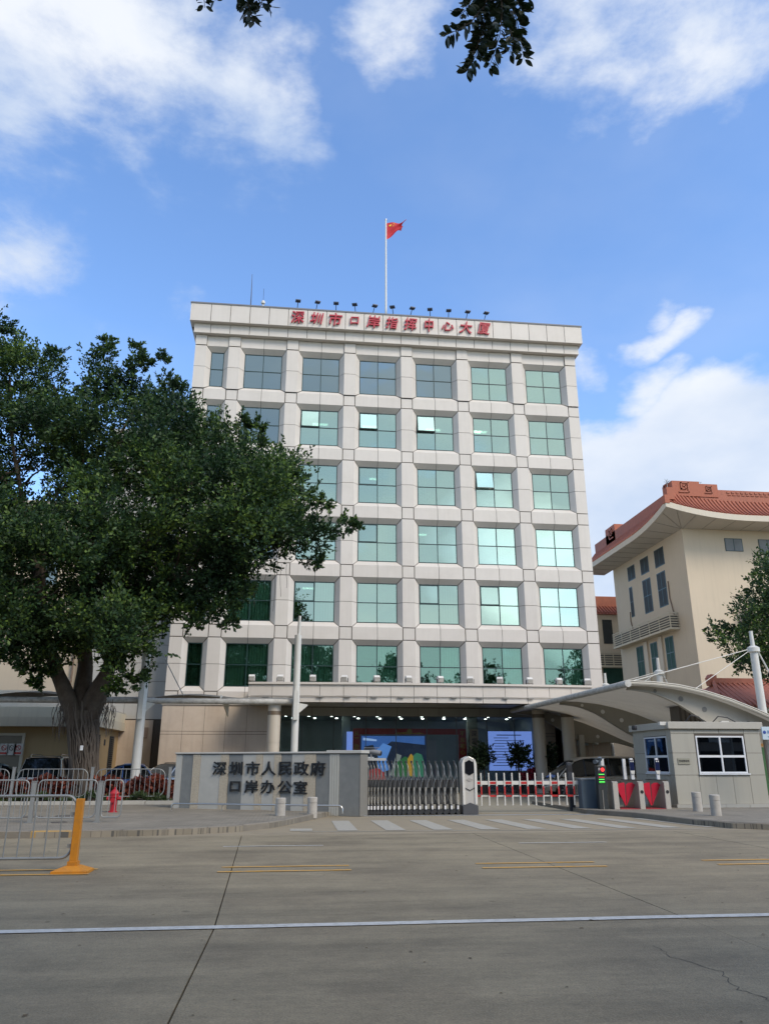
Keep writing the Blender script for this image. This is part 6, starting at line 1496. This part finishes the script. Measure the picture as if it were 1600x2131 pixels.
# buildings across the street, behind the photographer: unseen, added to darken the glass reflections
for x0, x1, h, rgb, lab in ((37, 95, 9.5, (.27, .24, .20), 'long tan block added across the street to darken the guard booth glass'), (-95, -41, 11.0, (.25, .24, .22), 'tall grey block added across the street far left, out of view'), (-40, -14, 10.5, (.24, .22, .19), 'long grey shop block across the street mirrored at the left'), (-13, 9, 9.0, (.30, .27, .22), 'beige shop block across the street mirrored in the entrance'), (10, 36, 10.0, (.22, .22, .21), 'grey shop block across the street mirrored at the right')):
    b_ = thing('shop_block', lab, 'building', ((x0+x1)/2, -17, 0)); hw_ = (x1-x0)/2
    m = MB(); m.box(-hw_, hw_, -12, 0, 0, h); m.build('wall', pm('shop_wall_%d' % int(h*10), rgb, .85, .1, .5), b_)
    for k in range(int((x1-x0)/3.2)):
        for r in range(3):
            z = .3+r*3.1; x = -hw_+.6+k*3.2; m = MB(); m.box(x, x+2.2, .002, .05, z, z+(2.3 if r == 0 else 1.5)); m.build('window', DG, b_)
NBL = Vector((1.5, -2.2, 0))
# hanging twigs whose leaves can be told apart
LF = leaf_mat('near_leaf', (.010, .020, .010), (.016, .034, .012), (.03, .06, .015), rough=.4, trans=.12)
def near_leaf_mesh():
    m = MB(); n_ = 7; vs = [(0, 0, 0)]
    prof_ = [.0, .30, .46, .50, .42, .24, 0]
    for i in range(1, 7): t = i/6; w = prof_[i]; vs += [(-w*.5*1.0, t, .10*w), (0, t, -.03*sin(pi*t)), (w*.5, t, .10*w)]
    fs = [(0, 1, 2), (0, 2, 3)]
    for i in range(5): a = 1+3*i; fs += [(a, a+3, a+4, a+1), (a+1, a+4, a+5, a+2)]
    m.add(vs, fs); return m.mesh('leaf', LF, True)
LME = near_leaf_mesh()
def hang_twig(path_px, Y, density, leafL, spread, parent, seed, th=.006):
    rng = random.Random(seed); pts = [at(x, y, Y)-NBL for x, y in path_px]
    m = MB(); m.tube(pts, [th*(1-.6*i/(len(pts)-1)) for i in range(len(pts))], 6); tw = m.build('twig', M('bark'), parent, smooth=True)
    tot_ = sum((pts[i+1]-pts[i]).length for i in range(len(pts)-1)); n_ = int(tot_*density)
    for k in range(n_):
        s_ = tot_*(k+.5)/n_; i = 0
        while i < len(pts)-2 and s_ > (pts[i+1]-pts[i]).length: s_ -= (pts[i+1]-pts[i]).length; i += 1
        dd = (pts[i+1]-pts[i]).normalized(); p = pts[i]+dd*min(s_, (pts[i+1]-pts[i]).length)
        side = dd.cross(Vector((0, 1, 0))).normalized()*(1 if k % 2 else -1)
        d = (dd*rng.uniform(.2, .9)+side*rng.uniform(.5, 1.1)+Vector((0, rng.uniform(-.8, .8), rng.uniform(-.5, .1)))).normalized()
        q = d.to_track_quat('Y', 'Z').to_matrix().to_4x4(); rl_ = Matrix.Rotation(rng.uniform(-1.2, 1.2), 4, 'Y')
        Lf = leafL*rng.uniform(.75, 1.2)
        o = bpy.data.objects.new('leaf', LME); COL.objects.link(o); o.parent = tw
        o.matrix_local = Matrix.Translation(p+d*.012) @ q @ rl_ @ Matrix.Scale(Lf, 4)
TWG = [([(1030, -60), (1035, 0), (1020, 50), (1000, 90), (985, 125), (968, 150)], 5.2, 46), ([(1020, -50), (1010, 10), (980, 45), (950, 62), (928, 72)], 5.1, 42), ([(1050, -60), (1060, 0), (1075, 40), (1083, 80), (1090, 122)], 5.3, 44),
       ([(1040, -40), (1045, 20), (1040, 70), (1028, 110), (1018, 138)], 5.0, 46), ([(1060, -40), (1072, -5), (1084, 15), (1092, 28)], 5.2, 42), ([(990, -60), (985, -10), (970, 20), (955, 30)], 5.3, 44), ([(1000, -50), (1008, 30), (1005, 70), (990, 100)], 5.15, 44), ([(1055, -30), (1052, 40), (1068, 80), (1060, 112)], 5.1, 44), ([(1015, -60), (1030, -10), (1038, 25)], 5.25, 50), ([(1085, -50), (1090, -25), (1098, -6)], 5.2, 30),
       ([(505, -60), (512, -10), (520, 20), (528, 45)], 5.0, 40), ([(515, -60), (530, -10), (545, 8), (565, 14)], 5.1, 36), ([(500, -50), (505, -5), (512, 25), (520, 40)], 5.2, 34), ([(415, -60), (420, -25), (425, 0), (426, 15)], 5.1, 40), ([(430, -50), (442, -15), (448, 0)], 5.2, 30), ([(535, -40), (546, 0), (540, 18)], 5.0, 34)]
for i, (path, Y, dn) in enumerate(TWG): hang_twig(path, Y, dn*1.7, .108 if i < 10 else .095, .1, nb, 100+i)

# clipped red-leaved bed plants and ground cover
def volume_leaves(boxes, n, leaf, wr, mat, up=.8):
    P = []; D = []
    for (x0, x1, y0, y1, z0, z1), w in boxes:
        k = int(n*w); p = np.stack([NR.uniform(x0, x1, k), NR.uniform(y0, y1, k), NR.uniform(z0, z1, k)], 1)
        p[:, 2] += .10*np.sin(p[:, 0]*3.1)+.08*np.sin(p[:, 0]*7.3+p[:, 1]*2); d = NR.normal(size=(k, 3)); d[:, 2] = np.abs(d[:, 2])+up*.5; P.append(p); D.append(d)
    P = np.concatenate(P); D = np.concatenate(D); return leaf_mesh('leaves', P, D, leaf*NR.uniform(.6, 1.3, len(P)), wr, mat)
RL_ = leaf_mat('red_hedge_leaf', (.045, .012, .012), (.16, .035, .022), (.38, .10, .04), trans=.25, nscale=1.2)
hd = link('red_leaf_hedge', volume_leaves([((-16, -4.6, 32.2, 33.6, .25, .90), 1.0)], 19000, .18, .30, RL_)); tag(hd, 'low hedge of dark red and copper leaves behind the bed railing', 'hedge', kind='stuff')
GL_ = leaf_mat('ground_cover_leaf', (.02, .035, .012), (.05, .085, .025), (.12, .16, .06), trans=.25, nscale=1.5)
gc = link('ground_cover', volume_leaves([((-16, -4.6, 31.2, 32.4, .17, .34), 1.0)], 9000, .16, .12, GL_)); tag(gc, 'low green strappy ground cover along the pale kerb blocks', 'ground cover', kind='stuff')
# potted shrubs at the entrance
DP = leaf_mat('potted_leaf', (.010, .020, .010), (.022, .045, .018), (.05, .085, .03), trans=.15, nscale=1.5)
def potted(x, y, zt_, w, label, px=None):
    t = thing('potted_shrub', label, 'potted plant', (x, y, 0.0), group='potted shrubs before the entrance glass')
    cs_ = [(NR.normal()*.26*w, NR.normal()*.26*w, zt_-.75+NR.uniform(-.35, .45)) for _ in range(12)]
    P, D, L, _ = boughs(cs_, [.42*w]*12, 9, 13, .20, .2, up=.35); link('crown', leaf_mesh('potted_leaves', P, D, L, .2, DP), t)
    m = MB(); m.tube([(0, 0, .4), (.03, 0, .9), (0, .02, zt_-.6)], .035, 8); m.build('stem', M('bark'), t, smooth=True)
    m = MB(); m.lathe([(.20, 0), (.27, .45), (.28, .50), (.25, .50), (.24, .44)], n=20); m.build('pot', pm('pot_dark', (.06, .05, .05), .5, .1), t, smooth=True)
for px, w, lab in ((1005, 1.15, 'potted shrub left of the lit blue screen'), (1076, 1.15, 'potted shrub before the right part of the lit screen'), (1133, 1.05, 'potted shrub before the right entrance column'), (640, 1.0, 'potted shrub in the dark entrance glass behind the white mast'), (700, 1.1, 'potted shrub left of the red banner frame')):
    Y = 43.4 if px > 800 else 44.3; c = at(px, 1570, Y); potted(c.x, Y, 2.55 if px > 800 else 2.1, w, lab)
rfp = thing('flower_pot', 'pot of red flowers before the entrance screen', 'flower pot', (at(1098, 1600, 43.2).x, 43.2, 0)); rfl = leaf_mat('red_flower', (.12, .01, .02), (.30, .02, .04), (.45, .05, .06), trans=.2)
me = volume_leaves([((-.45, .45, -.3, .3, .55, 1.15), 1.0)], 500, .14, .4, rfl); link('flowers', me, rfp); m = MB(); m.lathe([(.25, 0), (.33, .5), (.3, .5)], n=18); m.build('pot', pm('pot_dark', (.06, .05, .05)), rfp, smooth=True)

# ------------------------------------------------------------------ vehicles
CGL = pm('car_glass', (.010, .013, .014), .06, .1, spec=.9); CHR = pm('chrome', (.6, .6, .6), .15, .05, metal=1.0); RIM = pm('alloy_rim', (.40, .40, .40), .3, .05, metal=.8)
HLM = pm('headlight_lens', (.55, .58, .60), .12, .1, spec=.8); TLM = pm('taillight_lens', (.30, .012, .012), .2, .1, spec=.8)
def car(name, label, cat, loc, rz, L, Wd, H, kind, rgb, metal=.3):
    t = thing(name, label, cat, loc, rz)
    pn = pm('car_paint_'+kind+'_%02d%02d%02d' % tuple(int(c*99) for c in rgb), rgb, .32, .03, metal=metal, coat=.7)
    hw = Wd/2; hl = L/2
    if kind == 'mpv': top = [(-1, .62), (-.97, .98), (-.6, 1.02), (.0, 1.0), (.45, .98), (.62, .95), (.85, .80), (.96, .66), (1, .48)]; roofp = [(-.97, .98), (-.93, H-.16), (-.80, H-.03), (-.3, H), (.2, H-.05), (.40, H-.22), (.80, .90)]
    elif kind == 'suv': top = [(-1, .60), (-.98, 1.02), (-.6, 1.06), (0, 1.05), (.35, 1.04), (.5, 1.02), (.9, .92), (.98, .75), (1, .5)]; roofp = [(-.97, 1.02), (-.84, H-.12), (-.72, H-.02), (-.2, H), (.1, H-.04), (.22, H-.12), (.50, 1.0)]
    else: top = [(-1, .55), (-.97, .90), (-.72, .98), (-.4, .97), (0, .95), (.32, .94), (.42, .92), (.85, .78), (.97, .62), (1, .45)]; roofp = [(-.80, .96), (-.48, H-.10), (-.30, H-.02), (-.08, H), (.10, H-.05), (.20, H-.13), (.46, .90)]
    tx, tz_ = zip(*top)
    def bw_(u): return hw*(1-.10*abs(u)**5-.05*max(0, abs(u)-.9)*10*.5)
    def zb(u): return .24+.10*abs(u)**6
    nu = 48; vs = []; ns = 15
    us = [-1+2*i/nu for i in range(nu+1)]
    for u in us:
        w = bw_(u); zt_ = float(np.interp(u, tx, tz_)); b = zb(u); x = u*hl
        sec = [(0, zt_+.03), (.45*w, zt_+.02), (.80*w, zt_-.01), (.95*w, zt_-.06), (w*1.0, zt_-.20 if zt_ > .7 else zt_-.1), (w*1.01, (zt_+b)/2), (w*.99, b+.14), (w*.93, b), (0, b)]
        full = [(-y, z) for y, z in sec[1:-1]][::-1]; ring_ = sec[:1]+sec[1:-1]+[sec[-1]]+full
        vs += [(x, y, z) for y, z in ring_]
    nr_ = len(vs)//(nu+1); m = MB()
    # wheel arches: lower body faces are pulled up round the wheels
    wr = .34 if kind != 'sedan' else .32; wx = [(-.60)*hl, .60*hl]
    if kind == 'mpv': wx = [-.56*hl, .60*hl]
    out = []
    for (x, y, z) in vs:
        for w_ in wx:
            dx = x-w_
            if abs(dx) < wr+.07 and abs(y) > .6*hw:
                za = wr+sqrt(max(0, (wr+.07)**2-dx*dx))
                if z < za: z = min(za, max(z, za))
        out.append((x, y, z))
    fs = [(i*nr_+k, (i+1)*nr_+k, (i+1)*nr_+(k+1) % nr_, i*nr_+(k+1) % nr_) for i in range(nu) for k in range(nr_)]+[tuple(range(nr_)), tuple(nu*nr_+k for k in range(nr_))[::-1]]
    m.add(out, fs); body = m.build('body', pn, t, smooth=True)
    # glasshouse
    rx, rz_ = zip(*roofp); n2 = 26; vs = []; rv = []
    for i in range(n2+1):
        u = rx[0]+(rx[-1]-rx[0])*i/n2; zr = float(np.interp(u, rx, rz_)); zbelt = min(zr, float(np.interp(u, tx, tz_))-.02); wb_ = bw_(u)*.945
        f_ = max(0, min(1, (zr-zbelt)/(H-zbelt))); wt = wb_*(1-.20*f_); x = u*hl
        sec = [(0, zr), (wt*.75, zr-.01), (wt*.95, zr-.05*f_), (wt, zr-.10*f_), (wb_, zbelt)]
        ring_ = [(x, y, z) for y, z in sec[::-1]]+[(x, -y, z) for y, z in sec[1:]]; vs += ring_
    n3 = len(vs)//(n2+1); m = MB(); m.add(vs, [(i*n3+k, (i+1)*n3+k, (i+1)*n3+k+1, i*n3+k+1) for i in range(n2) for k in range(n3-1)]); m.build('glasshouse', CGL, t, smooth=True)
    # painted roof skin and pillars, slightly proud of the glass
    i0 = [i for i in range(n2+1) if rx[0]+(rx[-1]-rx[0])*i/n2 >= rx[2]-.02][0]; i1 = [i for i in range(n2+1) if rx[0]+(rx[-1]-rx[0])*i/n2 <= rx[-2]+.01][-1]
    m = MB(); sub = []
    for i in range(i0, i1+1): sub += [(v[0], v[1]*1.012, v[2]+.012) for v in vs[i*n3+1:i*n3+n3-1]]
    q = n3-2; m.add(sub, [(i*q+k, (i+1)*q+k, (i+1)*q+k+1, i*q+k+1) for i in range(i1-i0) for k in range(q-1)]); m.build('roof', pn if kind != 'mpv' else pn, t, smooth=True)
    for s_ in (0, 1):
        def side(i, e): v = vs[i*n3+(0 if s_ == 0 else n3-1)]; w = vs[i*n3+(1 if s_ == 0 else n3-2)]; a = Vector(v).lerp(Vector(w), e); a.y *= 1.01; return a
        for (ia, ib) in ((n2-1, i1), (1, i0)):
            m = MB(); m.tube([side(ia, 0), side((ia+ib)//2, 1), side(ib, 1)], .035, 6); m.build('pillar', pn, t, smooth=True)
        for fr_ in (.40, .66):
            i = int(n2*fr_); m = MB(); m.tube([side(i, 0), side(i, 1)], .028, 6); m.build('pillar', M('black') if kind != 'sedan' else pn, t)
        m = MB(); y = (hw*.985)*(1 if s_ == 0 else -1)
        m.tube([(u*hl, bw_(u)*.955*(1 if s_ == 0 else -1), float(np.interp(u, tx, tz_))-.015) for u in np.linspace(rx[0]+.05, rx[-1]-.12, 14)], .012, 5); m.build('window_trim', CHR, t)
        sg_ = 1 if s_ == 0 else -1
        m = MB()
        for u in ((-.02, .36) if kind != 'mpv' else (-.05, .42)): m.box(u*hl-.24, u*hl-.10, min(sg_*hw*.995, sg_*(hw+.02)), max(sg_*hw*.995, sg_*(hw+.02)), .84, .865)
        m.build('door_handle', CHR, t)
        m = MB()
        for u in (-.30, .06, .40): m.box(u*hl-.004, u*hl+.004, min(sg_*hw*.9, sg_*(hw*1.012)), max(sg_*hw*.9, sg_*(hw*1.012)), .36, .88)
        m.build('door_gap', M('dark'), t)
        m = MB(); u = rx[-1]-.17; m.cbox((u*hl, sg_*(hw+.10), 1.0 if kind != 'sedan' else .95), (.12, .2, .15)); m.build('wing_mirror', pn, t, bevel=.03)
        m = MB(); m.prism([(.86*hl, .58), (.99*hl, .56), (.985*hl, .66), (.90*hl, .74), (.72*hl, .80), (.74*hl, .74)], 'y', sg_*(bw_(.9)*.60) if sg_ > 0 else -bw_(.9)*1.02, bw_(.9)*1.02 if sg_ > 0 else -bw_(.9)*.60); m.build('headlight', HLM, t, bevel=.01)
        z0 = .82 if kind != 'sedan' else .70
        m = MB(); m.cbox((-.985*hl, sg_*hw*.80, z0), (.12, .30, .20)); m.build('taillight', TLM, t, bevel=.02)
    for w_ in wx:
        for sg_ in (1, -1):
            m = MB(); y0, y1 = sorted((sg_*(hw-.22), sg_*(hw-.01))); m.lathe([(wr*.6, y0), (wr, y0+.02), (wr, y1-.02), (wr*.72, y1), (wr*.6, y1)], (w_, 0, wr), 28, 'y'); tyre = m.build('wheel', M('rubber'), t, smooth=True)
            m = MB(); yy = sg_*(hw-.005); 
            for k in range(7): a = 2*pi*k/7; m.prism([(w_+.04*cos(a+1.2), wr+.04*sin(a+1.2)), (w_+wr*.64*cos(a+.14), wr+wr*.64*sin(a+.14)), (w_+wr*.64*cos(a-.14), wr+wr*.64*sin(a-.14)), (w_+.04*cos(a-1.2), wr+.04*sin(a-1.2))], 'y', min(yy, yy-sg_*.03), max(yy, yy-sg_*.03))
            m.lathe([(.065, min(yy, yy-sg_*.03)-.002), (.065, max(yy, yy-sg_*.03)+.002)], (w_, 0, wr), 14, 'y'); m.build('rim', RIM, tyre)
            m = MB(); y0, y1 = sorted((sg_*(hw-.30), sg_*(hw-.06))); m.lathe([(wr+.05, y0), (wr+.05, y1)], (w_, 0, wr), 24, 'y'); m.build('wheel_arch', M('black'), t)
    m = MB(); m.box(hl*.985, hl*1.005, -hw*.5, hw*.5, .40, .58); m.build('grille', M('black'), t); m = MB(); m.box(hl*.98, hl*1.012, -hw*.52, hw*.52, .585, .60); m.box(hl*.98, hl*1.012, -hw*.5, hw*.5, .48, .49); m.build('grille_bar', CHR, t)
    m = MB(); m.box(-hl*1.01, -hl*.985, -.24, .24, .62 if kind != 'suv' else .72, .76 if kind != 'suv' else .86); m.build('number_plate', pm('plate_plain_blue', (.05, .12, .35), .4, .03), t)
    if kind == 'suv':
        for sg_ in (1, -1): m = MB(); m.tube([(-.70*hl, sg_*hw*.66, H-.04), (-.66*hl, sg_*hw*.66, H+.05), (.0, sg_*hw*.66, H+.05), (.08*hl, sg_*hw*.66, H-.03)], .025, 8); m.build('roof_rail', CHR, t, smooth=True)
        m = MB(); m.prism([(-.975*hl, 1.06), (-.86*hl, H-.14), (-.865*hl, H-.13), (-.99*hl, 1.06)], 'y', -hw*.72, hw*.72); m.build('rear_window', CGL, t)
    return t
c = at(1172, 1655, 37.3)
car('people_carrier', 'champagne people carrier behind the red and white boom', 'car', (14.62, 38.6, 0), pi-.05, 5.1, 1.9, 1.90, 'mpv', (.46, .41, .33))
c = at(130, 1600, 37.5); car('parked_suv', 'silver suv seen from behind left of the banyan trunk', 'car', (at(94, 1600, 35.0).x-.3, 37.4, 0), pi/2+.02, 4.7, 1.9, 1.88, 'suv', (.42, .43, .42))
c = at(288, 1600, 37); car('blue_hatchback', 'dark blue car parked behind the red hedge right of the white mast', 'car', (at(286, 1600, 37).x, 37.2, 0), .12, 3.75, 1.75, 1.58, 'sedan', (.045, .11, .30))
car('green_sedan', 'grey green sedan cut off by the left edge behind the railing', 'car', (at(-30, 1600, 37).x, 38.2, 0), .55, 4.5, 1.8, 1.60, 'sedan', (.12, .155, .14))
car('white_car', 'white car mostly hidden behind the name wall', 'car', (at(375, 1590, 40).x, 41.0, 0), .9, 4.4, 1.8, 1.62, 'sedan', (.62, .63, .63))
